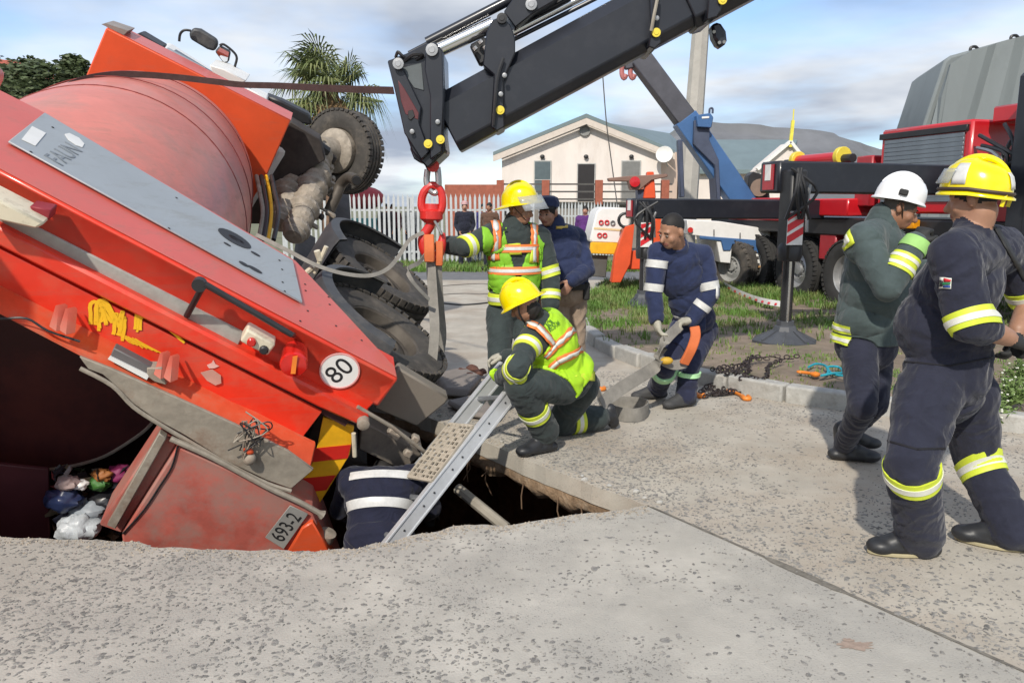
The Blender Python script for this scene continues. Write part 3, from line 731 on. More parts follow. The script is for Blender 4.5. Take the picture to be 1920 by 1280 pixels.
pl2 = MB().prism([Rf(x, y, 0.0) for x, y in [(545, 945), (560, 926), (580, 938), (566, 957)]], -tf * 0.006).build('number_plate', mat('plate_pale', (0.6, 0.58, 0.52), rough=0.5), truck, bevel=0.002)
text('lettering', '3', BLKT, pl2, Rf(562, 942, -0.0075), pX, tu, 0.10, 0.001)
# chevron board
ch = MB().prism([Rf(x, y, 0.06) for x, y in [(606, 782), (664, 800), (656, 852), (580, 975), (530, 950), (590, 860)]], tf * 0.02).build('chevron_board', YEL, truck, bevel=0.003)
for q in ([(588, 840), (658, 833), (652, 858), (582, 866)], [(560, 897), (630, 890), (612, 918), (545, 925)]):
    MB().prism([Rf(x, y, 0.058) for x, y in q], -tf * 0.003).build('chevron_stripe', mat('chev_red', (0.6, 0.02, 0.012), rough=0.5, var=0.15), ch)
tube('bolt', CREAM, truck, [Rf(663, 812, 0.03), Rf(665, 855, 0.03)], 0.014, 8)
# --- underside beams behind the chevrons
mb = MB(); mb.prism([Rf(x, y, 0.25) for x, y in [(610, 740), (690, 770), (664, 820), (600, 900), (560, 980), (520, 960)]], tf * 0.5); mb.build('rear_crossmember', DKIN, truck, bevel=0.01)
DUSTB = mat('dusty_beam', (0.17, 0.145, 0.12), rough=0.75, var=0.3, vs=6, col2=(0.07, 0.06, 0.05), amt=0.7, ds=5, bump=0.1, bs=20)
MB().prism([Rf(x, y, 0.2) for x, y in [(676, 800), (690, 795), (795, 850), (755, 883), (672, 842)]], tf * 0.18).build('bumper_beam', DUSTB, truck, bevel=0.01)
MB().prism([Rf(x, y, 0.3) for x, y in [(748, 690), (842, 746), (836, 756), (782, 800), (700, 765)]], tf * 0.10).build('stowage_box', mat('dusty_grey', (0.20, 0.175, 0.145), rough=0.75, var=0.2, vs=4, col2=(0.15, 0.12, 0.10), amt=0.6, ds=4), truck, bevel=0.012)
tube('hydraulic_rod', STEELD, truck, [Rf(670, 762, -0.04), Rf(735, 800, -0.02), Rf(800, 850, 0.1)], 0.012, 8)
tube('hydraulic_rod', CHROME, truck, [Rf(770, 820, 0.12), Rf(800, 855, 0.12)], 0.016, 8)
for (x, y) in [(735, 808), (742, 815), (778, 822), (765, 848)]: MB().box(Rf(x, y, 0.12), (0.05, 0.05, 0.05), tu, tr, tf).build('linkage', STEELD, truck, bevel=0.008)
# --- chassis rails
for (uu, rr_) in ((-0.15, -0.8), (-0.15, -1.7)):
    MB().bar(T(uu, rr_, 0.3), T(uu, rr_, 7.2), 0.09, 0.26, tu).build('chassis_rail', DKIN, truck, bevel=0.008)
# --- wheels: tyre with ribbed tread, rim
def wheel(c, ax, R=0.52, w=0.30, hub=0.0, name='wheel', parent=truck, seg=44, rimm=None, tyrem=None):
    ax = V(ax).normalized(); h = w / 2
    prof = [(R * 0.56, -h * 0.80), (R * 0.66, -h * 0.96), (R * 0.82, -h * 1.0), (R * 0.94, -h * 0.93), (R * 0.985, -h * 0.78), (R, -h * 0.6)]
    for q in (-0.36, 0.0, 0.36):
        prof += [(R, (q - 0.14) * h), (R * 0.968, (q - 0.10) * h), (R * 0.968, (q + 0.10) * h), (R, (q + 0.14) * h)] if False else []
    gro = [-0.42, 0.0, 0.42]
    for g_ in gro: prof += [(R, (g_ - 0.09) * h), (R * 0.965, (g_ - 0.05) * h), (R * 0.965, (g_ + 0.05) * h), (R, (g_ + 0.09) * h)]
    prof += [(R, h * 0.6), (R * 0.985, h * 0.78), (R * 0.94, h * 0.93), (R * 0.82, h), (R * 0.66, h * 0.96), (R * 0.56, h * 0.80)]
    wm = MB(); wm.lathe(c, ax, prof, seg)
    wh = wm.build(name, tyrem or TYRE, parent, smooth=28)
    x, y = perp(ax); tb = MB()
    for k in range(seg):
        a = 2 * math.pi * (k + 0.5) / seg; d = x * math.cos(a) + y * math.sin(a); tg = ax.cross(d)
        for sgn in (-1, 1):
            tb.box(V(c) + d * (R * 0.985) + ax * (sgn * h * 0.80), (R * 0.055, R * 0.10, h * 0.42), d, tg, ax)
    setp(tb.build('tread', tyrem or TYRE, wh), kind='stuff')
    rm = MB(); rm.lathe(c, ax, [(R * 0.57, -h * 0.8), (R * 0.54, -h * 0.5), (R * 0.5, h * 0.1), (R * 0.3, h * 0.35), (R * 0.27, h * 0.15), (0.0, h * 0.15)], 28)
    rm.lathe(c, ax, [(R * 0.57, h * 0.8), (R * 0.54, h * 0.72), (R * 0.51, h * 0.25), (R * 0.44, h * 0.2)], 28)
    rm.lathe(c, ax, [(0.0, h * 0.55), (R * 0.16, h * 0.5), (R * 0.19, h * 0.1)], 20)
    rm.build('rim', rimm or RIM, wh)
    nb = MB()
    for k in range(10):
        a = 2 * math.pi * k / 10; d = x * math.cos(a) + y * math.sin(a)
        nb.cyl(V(c) + d * R * 0.24 + ax * h * 0.1, V(c) + d * R * 0.24 + ax * h * 0.32, 0.016, 6)
    setp(nb.build('wheel_nut', rimm or RIM, wh), kind='stuff')
    return wh
W1 = T(-0.13, -0.34, 1.22); W2 = T(-0.2, -0.34, 2.5)
for c in (W1, W2):
    wheel(c, tr); MB().cyl(c - tr * 0.15, c - tr * 1.9, 0.09, 12).build('axle', DKIN, truck)
    wheel(c - tr * 1.75, -tr, name='wheel')
for c, m0, m1 in ((W1, -85, 84), (W2, -105, 30)):
    pr_ = [(0.605, -0.30), (0.615, 0.12), (0.60, 0.20), (0.535, 0.225), (0.53, 0.21), (0.59, 0.18), (0.595, 0.08), (0.585, -0.30), (0.605, -0.30)]
    MB().lathe(c + tr * 0.06, tr, pr_, 30, X=tu, a0=math.radians(m0), a1=math.radians(m1)).build('mudguard', BLKP, truck)
# pale mudguard clamp
tube('clamp', CREAM, truck, [Rf(590, 512, 1.2), Rf(605, 478, 1.2), Rf(612, 462, 1.2)], 0.016, 8)
tube('clamp', CREAM, truck, [Rf(594, 470, 1.2), Rf(600, 488, 1.2)], 0.022, 8)
tube('clamp', CREAM, truck, [Rf(574, 512, 1.2), Rf(588, 500, 1.2)], 0.02, 8)
# front wheel hangs turned, its hub side showing
fw_c = Rf(643, 285, 6.05); fw_ax = V((-0.42, -0.88, 0.02)).normalized()
fw = wheel(fw_c, fw_ax, R=0.51, w=0.30)
MB().lathe(fw_c + fw_ax * 0.02, fw_ax, [(0.27, 0.0), (0.27, 0.16), (0.22, 0.2), (0.16, 0.22), (0.14, 0.42), (0, 0.42)], 28).build('brake_drum', ENG, truck)
# front axle beam, pale gearbox and exhaust under the cab
for k, (x, y, f_, rr_, ln) in enumerate([(597, 300, 5.4, 0.16, 0.5), (590, 340, 5.0, 0.18, 0.55), (575, 380, 4.6, 0.17, 0.5), (560, 420, 4.2, 0.15, 0.45), (545, 350, 5.0, 0.18, 0.5), (535, 395, 4.5, 0.16, 0.5)]):
    c = Rf(x, y, f_); d = (tr * 0.4 + tf * 0.8).normalized()
    MB().lathe(c - d * ln / 2, d, [(0, 0), (rr_ * 0.6, 0.01), (rr_ * 0.8, 0.05)] + [(rr_ * q_, 0.05 + (ln - 0.1) * j_ / 11) for j_, q_ in enumerate([.82, .82, 1.0, 1.0, .8, .8, .95, .78, .9, .9, .7, .7])] + [(rr_ * 0.5, ln), (0, ln)], 14).build('gearbox_housing', ENG, truck, smooth=22)
for k in range(60):
    rr = random.Random(100 + k); x = rr.uniform(500, 625); y = 300 + (x - 505) * -0.1 + rr.uniform(0, 130); f_ = 6.0 - (y - 290) / 110
    MB().box(Rf(x, y, f_ - 0.25), (rr.uniform(.03, .15), rr.uniform(.03, .11), rr.uniform(.03, .16)), tu, tr, tf).build('engine_block', [ENG, STEELD, DKIN][k % 3], truck, bevel=0.012)
tube('exhaust_pipe', RIM, truck, smoothpath([Rf(615, 400, 4.9), Rf(630, 368, 4.95), Rf(640, 345, 5.0), Rf(655, 333, 4.9), Rf(668, 338, 4.7)], 5), 0.062, 14)
MB().cyl(Rf(668, 338, 4.69), Rf(669, 339, 4.66), 0.048, 14).build('exhaust_mouth', BLKT, truck)
tube('steering_arm', BLK, truck, [Rf(540, 235, 5.2), Rf(580, 262, 5.3), Rf(612, 285, 5.4)], 0.07, 8)
MB().prism([Rf(x, y, 5.3) for x, y in [(498, 178), (530, 190), (580, 215), (585, 235), (560, 232), (505, 205)]], tf * 0.2).build('bumper_end', BLK, truck, bevel=0.02)
MB().prism([Rf(x, y, 4.95) for x, y in [(545, 228), (600, 262), (610, 300), (560, 330), (500, 420), (470, 420), (470, 300)]], tf * 0.3).build('front_frame', DKIN, truck, bevel=0.01)
for k, (m, x) in enumerate([(YEL, 507), (BLK, 498), (STEELD, 489), (BLK, 517)]):
    tube('hydraulic_hose', m, truck, smoothpath([Rf(x - 8, 330, 4.3), Rf(x - 2, 360, 4.0), Rf(x + 2 + k, 400, 3.6), Rf(x - 4, 450, 3.2)], 5), 0.022 if k else 0.018, 7)
# --- drum
cu_, cr_ = 1.85, -1.06; mb = MB(); prof = [(0.3, 1.0), (0.95, 1.02), (0.985, 1.1)]
for k in range(13):
    t = k / 12; f_ = 1.2 + 2.9 * t; prof.append((0.985 + 0.075 * math.sin(math.pi * min(1, t * 1.05)), f_))
prof += [(0.97, 4.2), (0.80, 4.33), (0.3, 4.36)]
mb.lathe(T(cu_, cr_, 0), tf, prof, 64, X=tu)
drum = mb.build('drum', DRUM, truck, smooth=60)
LINE = mat('drum_seam', (0.22, 0.035, 0.03), rough=0.6)
def drumr(f_): t = (f_ - 1.2) / 2.9; return 0.985 + 0.075 * math.sin(math.pi * min(1, max(0, t) * 1.05))
for f_ in (1.55, 2.0, 2.5, 3.05, 3.7):
    pts = [T(cu_ + (drumr(f_) + 0.001) * math.cos(a), cr_ + (drumr(f_) + 0.001) * math.sin(a), f_ + 0.22 * math.sin(a * 1.0)) for a in [2 * math.pi * k / 72 for k in range(72)]]
    MB().tube(pts, 0.0045, 5, closed=True).build('weld_seam', LINE, drum)
# --- bulkhead behind the cab
bh = MB().prism([Rf(x, y, 4.4) for x, y in [(199, 52), (545, 226), (501, 328), (470, 380), (380, 420), (60, 300), (158, 150)]], tf * 0.42).build('bulkhead', ORNG, truck, bevel=0.012)
MB().prism([Rf(190, 46, 4.42), Rf(198, 44, 4.42), Rf(240, 58, 4.42), Rf(232, 66, 4.42)], tf * 0.3).build('bulkhead_flap', mat('flap_grey', (0.25, 0.22, 0.2)), truck)
sk = Rf(199, 52, 4.41) + tr * 0.004; sk2 = Rf(545, 226, 4.41) + tr * 0.004
MB().prism([sk, sk2, sk2 + tf * 0.40, sk + tf * 0.40], tr * 0.003).build('bulkhead_side', REDS, bh)
# --- cab
cabc = T(1.65, -1.42, 5.75)
cab = MB().box(cabc, (1.7, 2.3, 1.65), tu, tr, tf).build('cab', WHT, truck, bevel=0.08, seg=3)
def cs(u, f_, r_=-0.268): return T(u, r_, f_)
MB().prism([cs(1.7, 5.2), cs(2.35, 5.25), cs(2.35, 6.3), cs(1.7, 6.4)], tr * 0.006).build('side_window', GLASS, cab, bevel=0.002)
MB().prism([cs(0.95, 4.98), cs(1.5, 4.98), cs(1.5, 5.2), cs(0.95, 5.2)], tr * 0.05).build('side_flap', WHT, cab, bevel=0.004)
tubeA = [(256, 70), (304, 97)]
MB().prism([Rf(x, y, 5.0) for x, y in [(251, 66), (262, 62), (306, 88), (300, 96)]], tf * 0.25).build('air_intake', BLK, truck, bevel=0.01)
MB().prism([Rf(x, y, 4.9) for x, y in [(305, 97), (312, 91), (384, 130), (378, 137)]], tf * 0.1).build('trim_bar', GREYP, truck, bevel=0.006)
MB().prism([Rf(x, y, 5.05) for x, y in [(392, 122), (420, 130), (462, 152), (440, 164), (400, 140)]], tf * 0.5).build('wing_panel', WHT, truck, bevel=0.01)
MB().prism([Rf(x, y, 5.05) for x, y in [(462, 165), (500, 185), (500, 200), (470, 184)]], tf * 0.3).build('wing_panel', WHT, truck, bevel=0.01)
def mirror(px, f_, name='mirror', face=False):
    cs_ = [Rf(x, y, f_) for x, y in px]; o = MB().prism(cs_, tf * 0.1).build(name, BLKP, truck, bevel=0.03, seg=3)
    if face:
        c = sum(cs_, V((0, 0, 0))) / len(cs_)
        MB().prism([c + (p - c) * 0.8 - tf * 0.003 for p in cs_], tf * 0.002).build('mirror_glass', mat('mirror_glass', (0.8, 0.82, 0.85), rough=0.03, metal=1.0), o)
    return o
mirror([(354, 62), (362, 53), (376, 55), (406, 74), (409, 84), (402, 97), (388, 93), (356, 74)], 5.6)
mirror([(402, 97), (412, 86), (432, 97), (428, 118), (420, 120)], 5.5, face=True)
tube('mirror_arm', BLK, truck, smoothpath([Rf(x, y, 5.55) for x, y in [(336, 78), (338, 64), (346, 57), (358, 58)]], 4), 0.014, 6)
tube('mirror_arm', BLK, truck, smoothpath([Rf(x, y, 5.5) for x, y in [(412, 86), (420, 84), (438, 98), (444, 110), (440, 130), (450, 142)]], 4), 0.014, 6)
MB().prism([Rf(x, y, 5.45) for x, y in [(437, 138), (450, 134), (462, 145), (458, 152), (444, 148)]], tf * 0.08).build('mirror_foot', BLKP, truck, bevel=0.01)
# upper-left triangular tail lamp guard
MB().prism([Rf(x, y, -0.05) for x, y in [(-30, 340), (0, 346), (104, 400), (88, 410), (10, 392), (-30, 385)]], -tf * 0.16).build('lamp_guard', CREAM, truck, bevel=0.01)
MB().prism([Rf(x, y, -0.04) for x, y in [(68, 375), (108, 383), (104, 402), (80, 398)]], -tf * 0.1).build('lamp_guard_end', mat('maroon_trim', (0.25, 0.02, 0.03)), truck, bevel=0.005)
# red upper end at far left, its unseen overhang added to shade the hopper
MB().prism([T(2.62, 0.02, -0.75), T(4.0, 0.02, -0.75), T(4.0, 0.02, 1.55), T(2.62, 0.02, 1.38)], -tr * 2.5).build('shade_hood', REDS, truck, bevel=0.06, seg=3)
# rubbish in the hopper: each bag a thing
BAGW = mat('bag_white', (0.50, 0.54, 0.57), rough=0.4, var=0.1, vs=9, bump=0.5, bs=35)
RUB = [((146, 990), 0.105, BAGW, 'crumpled pale plastic bag spilling out of the hopper onto the concrete edge', 'plastic_bag', 0.10),
       ((128, 905), 0.06, mat('paper_pink', (0.35, 0.26, 0.24)), 'torn pinkish paper packet among the dark rubbish', 'paper_packet', 0.2),
       ((150, 908), 0.04, WHT, 'small white bottle lying in the dark rubbish', 'bottle', 0.2),
       ((192, 890), 0.05, mat('rub_or', (0.32, 0.12, 0.03)), 'orange wrapper in the rubbish inside the hopper', 'wrapper', 0.25),
       ((225, 888), 0.07, mat('rub_mag', (0.20, 0.015, 0.08)), 'magenta plastic bag deep inside the hopper', 'plastic_bag', 0.3),
       ((185, 905), 0.06, mat('rub_green', (0.05, 0.16, 0.03)), 'green leafy rubbish inside the hopper', 'wrapper', 0.25),
       ((120, 935), 0.09, mat('rub_navy', (0.02, 0.03, 0.08), rough=0.35), 'dark blue refuse bag at the back of the hopper', 'refuse_bag', 0.2),
       ((200, 945), 0.12, mat('rub_black', (0.015, 0.015, 0.018), rough=0.3), 'glossy black refuse bag beside the sill box', 'refuse_bag', 0.25),
       ((165, 960), 0.10, mat('rub_grey', (0.28, 0.31, 0.34), rough=0.5), 'grey plastic sheet bunched above the pale bag', 'plastic_sheet', 0.2)]
for k, ((x, y), s, m, lab, nm, f_) in enumerate(RUB):
    mb = MB(); mb.ell((0, 0, 0), V((s * 1.1, 0, 0)), V((0, s * 0.8, 0)), V((0, 0, s * 0.75)), 26, 18)
    for i, p in enumerate(mb.v):
        q = p * (2.2 / s) + V((k * 9, 0, 0)); mb.v[i] = p * (1 + 0.30 * noise.noise(q) + 0.22 * (0.5 - abs(noise.noise(q * 1.9))))
    c = Rf(x, y, f_); mb.v = [p + c for p in mb.v]
    mb.build(nm, m, None, smooth=40, label=lab, cat=nm.split('_')[-1])
# muddy scraps crushed under the sill
for k in range(10):
    rr = random.Random(300 + k); c = G(rr.uniform(180, 285), rr.uniform(1000, 1022)) + V((0, rr.uniform(0.02, 0.12), rr.uniform(0.0, 0.05)))

# loose litter packed in the hopper
rl_ = random.Random(31); pal = [mat('litter_%d' % i, c, rough=0.5, var=0.3, vs=20) for i, c in enumerate([(0.02, 0.02, 0.025), (0.05, 0.06, 0.09), (0.30, 0.30, 0.30), (0.25, 0.05, 0.05), (0.12, 0.10, 0.06), (0.03, 0.07, 0.03), (0.45, 0.42, 0.38), (0.015, 0.012, 0.012)])]
mb = MB()
for k in range(230):
    mb.k = rl_.choice([0, 0, 0, 7, 7, 1, 1, 2, 3, 4, 4, 5, 6]); x = rl_.uniform(100, 290); y = rl_.uniform(880, 1010); c = Rf(x, y, rl_.uniform(0.22, 0.5)); s_ = rl_.uniform(0.012, 0.06)
    a, b_ = V((rl_.gauss(0, 1), rl_.gauss(0, 1), rl_.gauss(0, 1))).normalized() * s_, V((rl_.gauss(0, 1), rl_.gauss(0, 1), rl_.gauss(0, 1))).normalized() * s_; n_ = a.cross(b_).normalized() * s_ * 0.35
    mb.add([c - a, c + b_, c + a, c - b_, c + n_, c - n_ * 0.5], [(0, 1, 4), (1, 2, 4), (2, 3, 4), (3, 0, 4), (1, 0, 5), (2, 1, 5), (3, 2, 5), (0, 3, 5)])
mb.build('litter', pal, None, smooth=0, label='dark mixed litter packed inside the hopper of the refuse truck', cat='litter', kind='stuff')
# ================================================================ CRANE TRUCK (black boom over the hole, red carrier on the right)
BOOM = mat('boom_black', (0.014, 0.016, 0.023), rough=0.36, var=0.2, vs=2.0, coat=0.15, spec=0.5, col2=(0.032, 0.033, 0.040), amt=0.5, ds=5)
BOOMR = mat('boom_maroon', (0.10, 0.02, 0.025), rough=0.5, var=0.2)
CRED = mat('crane_red', (0.55, 0.012, 0.02), rough=0.32, var=0.08, vs=3, coat=0.5)
DRED = mat('crane_red_dull', (0.38, 0.02, 0.03), rough=0.4, var=0.1, coat=0.3)
SILV = mat('silver', (0.40, 0.40, 0.40), rough=0.35, metal=0.8)
YB = mat('yellow_bolt', (0.75, 0.60, 0.06), rough=0.4)
SHUT = mat('shutter', (0.20, 0.23, 0.26), rough=0.4, metal=0.4)
BY = 5.9
crane = empty('crane_truck', (5.6, 10.6, 0), 'red crane truck on black outriggers with long black knuckle boom over the hole', 'crane truck')
def B(px, py, y=BY): return P(px, py, y)
Yh = V((0, 1, 0))
def bplate(name, m, px, y0, th, parent=crane, bevel=0.008, **kw):
    return MB().prism([B(x, y, y0) for x, y in px], Yh * th).build(name, m, parent, bevel, **kw)
# telescopic sections: hexagonal tubes; profile across (up, depth)
bd = (B(1410, 0) - B(880, 283)).normalized(); bn = V((-bd.z, 0, bd.x)); bn = (bn - bd * bn.dot(bd)).normalized()
def sec(name, p0, p1, h, w, m=BOOM, chf=0.3):
    prof = [(h / 2, -w * 0.28), (h / 2, w * 0.28), (h * chf, w / 2), (-h * 0.36, w / 2), (-h / 2, w * 0.3), (-h / 2, -w * 0.3), (-h * 0.36, -w / 2), (h * chf, -w / 2)]
    return MB().prism([p0 + bn * a + Yh * b for a, b in prof], p1 - p0).build(name, m, crane, bevel=0.012, seg=2)
ax0 = B(838, 236); axd = bd
sec('boom_section', ax0, ax0 + axd * 2.2, 0.425, 0.30)
sec('boom_section', ax0 + axd * 1.86, ax0 + axd * 4.2, 0.47, 0.35)
sec('boom_section', ax0 + axd * 2.42, ax0 + axd * 6.4, 0.52, 0.40)
knee = ax0 + axd * 6.3
# main arm comes down to the column beside the carrier, outside the picture
col = V((6.15, 9.2, 0)); ctop = col + V((0, 0, 3.1))
MB().bar(knee, ctop, 0.38, 0.5).build('main_arm', BOOM, crane, bevel=0.03)
MB().bar(knee.lerp(ctop, .1) - V((0, 0, .35)), ctop - V((0, 0, .9)), 0.16, 0.16).build('lift_cylinder', SILV, crane, bevel=0.02)
# collars
bplate('boom_collar', BOOM, [(905, 122), (912, 62), (922, 38), (942, 30), (958, 48), (966, 72), (966, 100), (952, 132), (944, 150), (946, 238), (932, 246), (920, 238), (926, 140)], BY - 0.19, 0.38)
bplate('boom_collar', BOOM, [(1219, -30), (1238, -30), (1228, 40), (1240, 80), (1228, 92), (1216, 88), (1222, 50)], BY - 0.215, 0.43)
bplate('boom_collar', BOOM, [(1335, -60), (1365, -60), (1352, 20), (1345, 32), (1325, 38)], BY - 0.235, 0.47)
MB().box(B(905, 98), (0.13, 0.10, 0.16), bd, Yh, bn).build('valve_block', BLK, crane, bevel=0.015)
for (x, y) in [(893, 94), (903, 82), (912, 92)]: MB().cyl(B(x, y, BY - 0.1), B(x - 4, y - 5, BY - 0.1), 0.022, 8).build('hose_fitting', SILV, crane)
# head
hd_ = bplate('boom_head', BOOM, [(727, 116), (740, 108), (762, 100), (800, 80), (822, 84), (832, 100), (834, 170), (832, 250), (836, 284), (802, 316), (790, 304), (772, 284), (760, 250), (746, 190)], BY - 0.20, 0.40, bevel=0.012)
bplate('head_cheek', BOOM, [(798, 84), (816, 78), (830, 96), (832, 180), (828, 285), (806, 300), (806, 180), (796, 130)], BY - 0.26, 0.05)
bplate('head_cheek', BOOM, [(726, 114), (744, 108), (756, 128), (790, 200), (786, 230), (806, 284), (790, 300), (758, 250), (740, 170)], BY - 0.24, 0.04)
bplate('head_panel', BOOMR, [(746, 150), (758, 166), (785, 212), (784, 225), (760, 214), (752, 190)], BY - 0.243, 0.006)
bplate('head_window', mat('head_grey', (0.10, 0.115, 0.12), rough=0.4), [(752, 128), (790, 118), (795, 170), (776, 165)], BY - 0.207, 0.006)
bplate('head_slot', BLKT, [(765, 208), (774, 206), (778, 218), (770, 226), (765, 222)], BY - 0.25, 0.006)
bplate('head_toe', BOOM, [(768, 278), (774, 270), (800, 296), (788, 306), (776, 298)], BY - 0.1, 0.2)
bplate('head_tongue', BOOM, [(790, 296), (818, 292), (816, 310), (806, 322), (800, 318)], BY - 0.06, 0.12)
def bolt(x, y, m, r=0.03, y0=BY - 0.27):
    c = B(x, y, y0); b_ = MB().lathe(c, V((0, -1, 0)), [(r, 0), (r, 0.015), (r * 0.55, 0.016), (r * 0.5, 0.02), (0, 0.02)], 14).build('bolt', m, crane, smooth=20)
for (x, y) in [(803, 270), (826, 262)]: bolt(x, y, YB)
bolt(938, 207, YB, 0.03, BY - 0.2); bolt(1230, 62, YB, 0.03, BY - 0.225); bolt(1354, 1, YB, 0.03, BY - 0.245)
for (x, y, r) in [(810, 94, 0.042), (747, 120, 0.038)]: bolt(x, y, SILV, r)
bolt(941, 35, BLK, 0.035, BY - 0.2); bolt(996, 9, SILV, 0.04, BY - 0.16)
for (x, y) in [(821, 229), (773, 247), (939, 177), (1231, 35), (946, 142)]: bolt(x, y, SILV, 0.016, BY - 0.262 if x < 900 else BY - 0.225)
# extension cylinders above the boom
MB().cyl(B(822, 94), B(925, 46), 0.052, 16).build('chrome_rod', CHROME, crane)
MB().cyl(B(800, 80), B(972, -8), 0.036, 12).build('hydraulic_pipe', BOOM, crane)
MB().cyl(B(768, 104), B(830, 72), 0.030, 10).build('hydraulic_pipe', BLK, crane)
MB().cyl(B(960, 62), B(1260, -90), 0.026, 12).build('chrome_rod', CHROME, crane)
MB().cyl(B(964, 74), B(1260, -74), 0.016, 10).build('hydraulic_pipe', BOOM, crane)
MB().cyl(B(960, 52), B(1260, -102), 0.010, 8).build('hydraulic_pipe', BOOM, crane)
bplate('cylinder_mount', BOOM, [(944, 22), (962, -2), (1010, -30), (1070, -30), (1040, 2), (1000, 25), (966, 52)], BY - 0.15, 0.3)
tube('hydraulic_hose', BLK, crane, smoothpath([B(742, 108, BY - .2), B(746, 98, BY - .22), B(753, 104, BY - .22), B(760, 110, BY - .2)], 4), 0.012, 6)
tube('hydraulic_hose', BLK, crane, smoothpath([B(758, 115, BY - .2), B(775, 102, BY - .24), B(792, 104, BY - .22), B(780, 112, BY - .2)], 4), 0.014, 6)
tube('hydraulic_hose', BLK, crane, smoothpath([B(925, 235, BY - .22), B(929, 180, BY - .25), B(934, 140, BY - .24), B(944, 110, BY - .22)], 4), 0.012, 6)
tube('hydraulic_hose', mat('hose_beige', (0.3, 0.27, 0.22)), crane, smoothpath([B(1221, 58, BY - .25), B(1226, 30, BY - .27), B(1232, 0, BY - .26), B(1234, -20, BY - .24)], 4), 0.012, 6)
# hanging plate further up the boom
hk = bplate('hanger_plate', BOOM, [(1334, 46), (1350, 40), (1362, 58), (1364, 76), (1358, 88), (1348, 88), (1338, 70)], BY - 0.06, 0.12, bevel=0.02)
for (x, y) in [(1349, 80), (1358, 79), (1339, 60)]: MB().cyl(B(x, y, BY - 0.075), B(x, y, BY - 0.06), 0.012, 8).build('bolt', SILV, hk)
# ---- outriggers
L1 = G(1442, 652); L1.z = 0.12; L2 = G(1190, 583); L2.z = 0.12
od = V((0.96, 0.27, 0)).normalized(); ad = V((-0.27, 0.96, 0)).normalized()     # outwards beam / along the truck
def z_at(py, Y): return P(960, py, Y).z
STRW = mat('stripe_white', (0.75, 0.74, 0.72), rough=0.4); STRR = mat('stripe_red', (0.60, 0.02, 0.03), rough=0.4)
def outrigger(L, ztop, zbot, ln, sc, foot=True):
    Y = L.y
    MB().bar(V((L.x, Y, (ztop + zbot) / 2)) - od * 0.12, V((L.x, Y, (ztop + zbot) / 2 - 0.02)) + od * ln, 0.36, ztop - zbot).build('outrigger_beam', BOOM, crane, bevel=0.02)
    e = V((L.x, Y, (ztop + zbot) / 2)) - od * 0.13
    MB().box(e, (0.01, 0.2, (ztop - zbot) * 0.8), od, ad, (0, 0, 1)).build('beam_marker', DRED, crane)
    MB().box(e - od * 0.008 + V((0, 0, 0.05)), (0.008, 0.1, (ztop - zbot) * 0.5), od, ad, (0, 0, 1)).build('beam_marker', STRW, crane)
    c = V((L.x, Y, 0)) + od * 0.02 - ad * 0.25
    hz = 0.12 + (zbot - 0.12) * 0.56
    MB().bar(c + V((0, 0, hz)), c + V((0, 0, ztop - 0.1)), 0.2, 0.22, ad).build('leg_housing', BLK, crane, bevel=0.02)
    MB().lathe(c + V((0, 0, hz - 0.02)), (0, 0, 1), [(0, 0), (0.12, 0), (0.13, 0.05), (0.13, 0.14), (0.10, 0.2), (0, 0.2)], 18).build('leg_collar', BLK, crane)
    MB().cyl(c + V((0, 0, 0.15)), c + V((0, 0, hz)), 0.066, 18).build('leg_cylinder', mat('leg_tube', (0.06, 0.06, 0.065), rough=0.25, metal=0.6), crane)
    MB().cyl(c + V((-0.0, -0.055, 0.2)), c + V((-0.0, -0.055, hz)), 0.018, 10).build('leg_rod', CHROME, crane)
    # foot pad: ribbed shallow cone
    pad = MB().lathe(c + V((0, 0, L.z - 0.01)), (0, 0, 1), [(0, 0), (0.36 * sc, 0.0), (0.36 * sc, 0.025), (0.14, 0.13), (0.12, 0.18), (0.10, 0.19), (0.10, 0.24), (0, 0.24)], 8).build('foot_pad', mat('pad_grey', (0.07, 0.075, 0.085), rough=0.55, var=0.25), crane, smooth=15)
    for k in range(8):
        a = math.pi * (k + 0.5) / 4; d = V((math.cos(a), math.sin(a), 0))
        MB().prism([c + d * 0.13 + V((0, 0, L.z + 0.13)), c + d * 0.13 + V((0, 0, L.z + 0.05)), c + d * 0.32 * sc + V((0, 0, L.z + 0.02)), c + d * 0.32 * sc + V((0, 0, L.z + 0.04))], V((-d.y, d.x, 0)) * 0.02).build('pad_rib', mat('pad_grey', (0, 0, 0)), crane)
    # striped board
    b0 = c + V((0, -0.13, hz + 0.16)); w = 0.17; h = 0.36
    bd_ = MB().box(b0 + V((0, 0, h / 2)), (w, 0.012, h)).build('warning_board', STRW, crane)
    for k in range(3):
        z0 = b0.z + h * (0.02 + 0.34 * k)
        q = [(-w / 2, z0), (w / 2, z0 + 0.11), (w / 2, min(z0 + 0.19, b0.z + h)), (-w / 2, z0 + 0.085)]
        MB().prism([V((b0.x + a, b0.y - 0.0075, z)) for a, z in q], V((0, -0.003, 0))).build('warning_stripe', STRR, bd_)
    tube('leg_chain', SILV, crane, [c + V((0.12, -0.14, hz + 0.3)), c + V((0.10, -0.15, hz + 0.6)), c + V((0.13, -0.14, zbot + 0.1))], 0.02, 6)
    for k in range(5):
        rr = random.Random(k + int(Y)); 
        tube('hydraulic_hose', BLK, crane, smoothpath([c + V((rr.uniform(-.16, .16), -0.16, zbot + 0.25)), c + V((rr.uniform(-.2, .2), -0.22, zbot)), c + V((rr.uniform(-.16, .16), -0.16, zbot - 0.28))], 4), 0.018, 6)
outrigger(L1, z_at(303, L1.y), z_at(362, L1.y), 3.2, 1.0)
outrigger(L2, z_at(372, L2.y), z_at(410, L2.y), 3.2, 0.75)
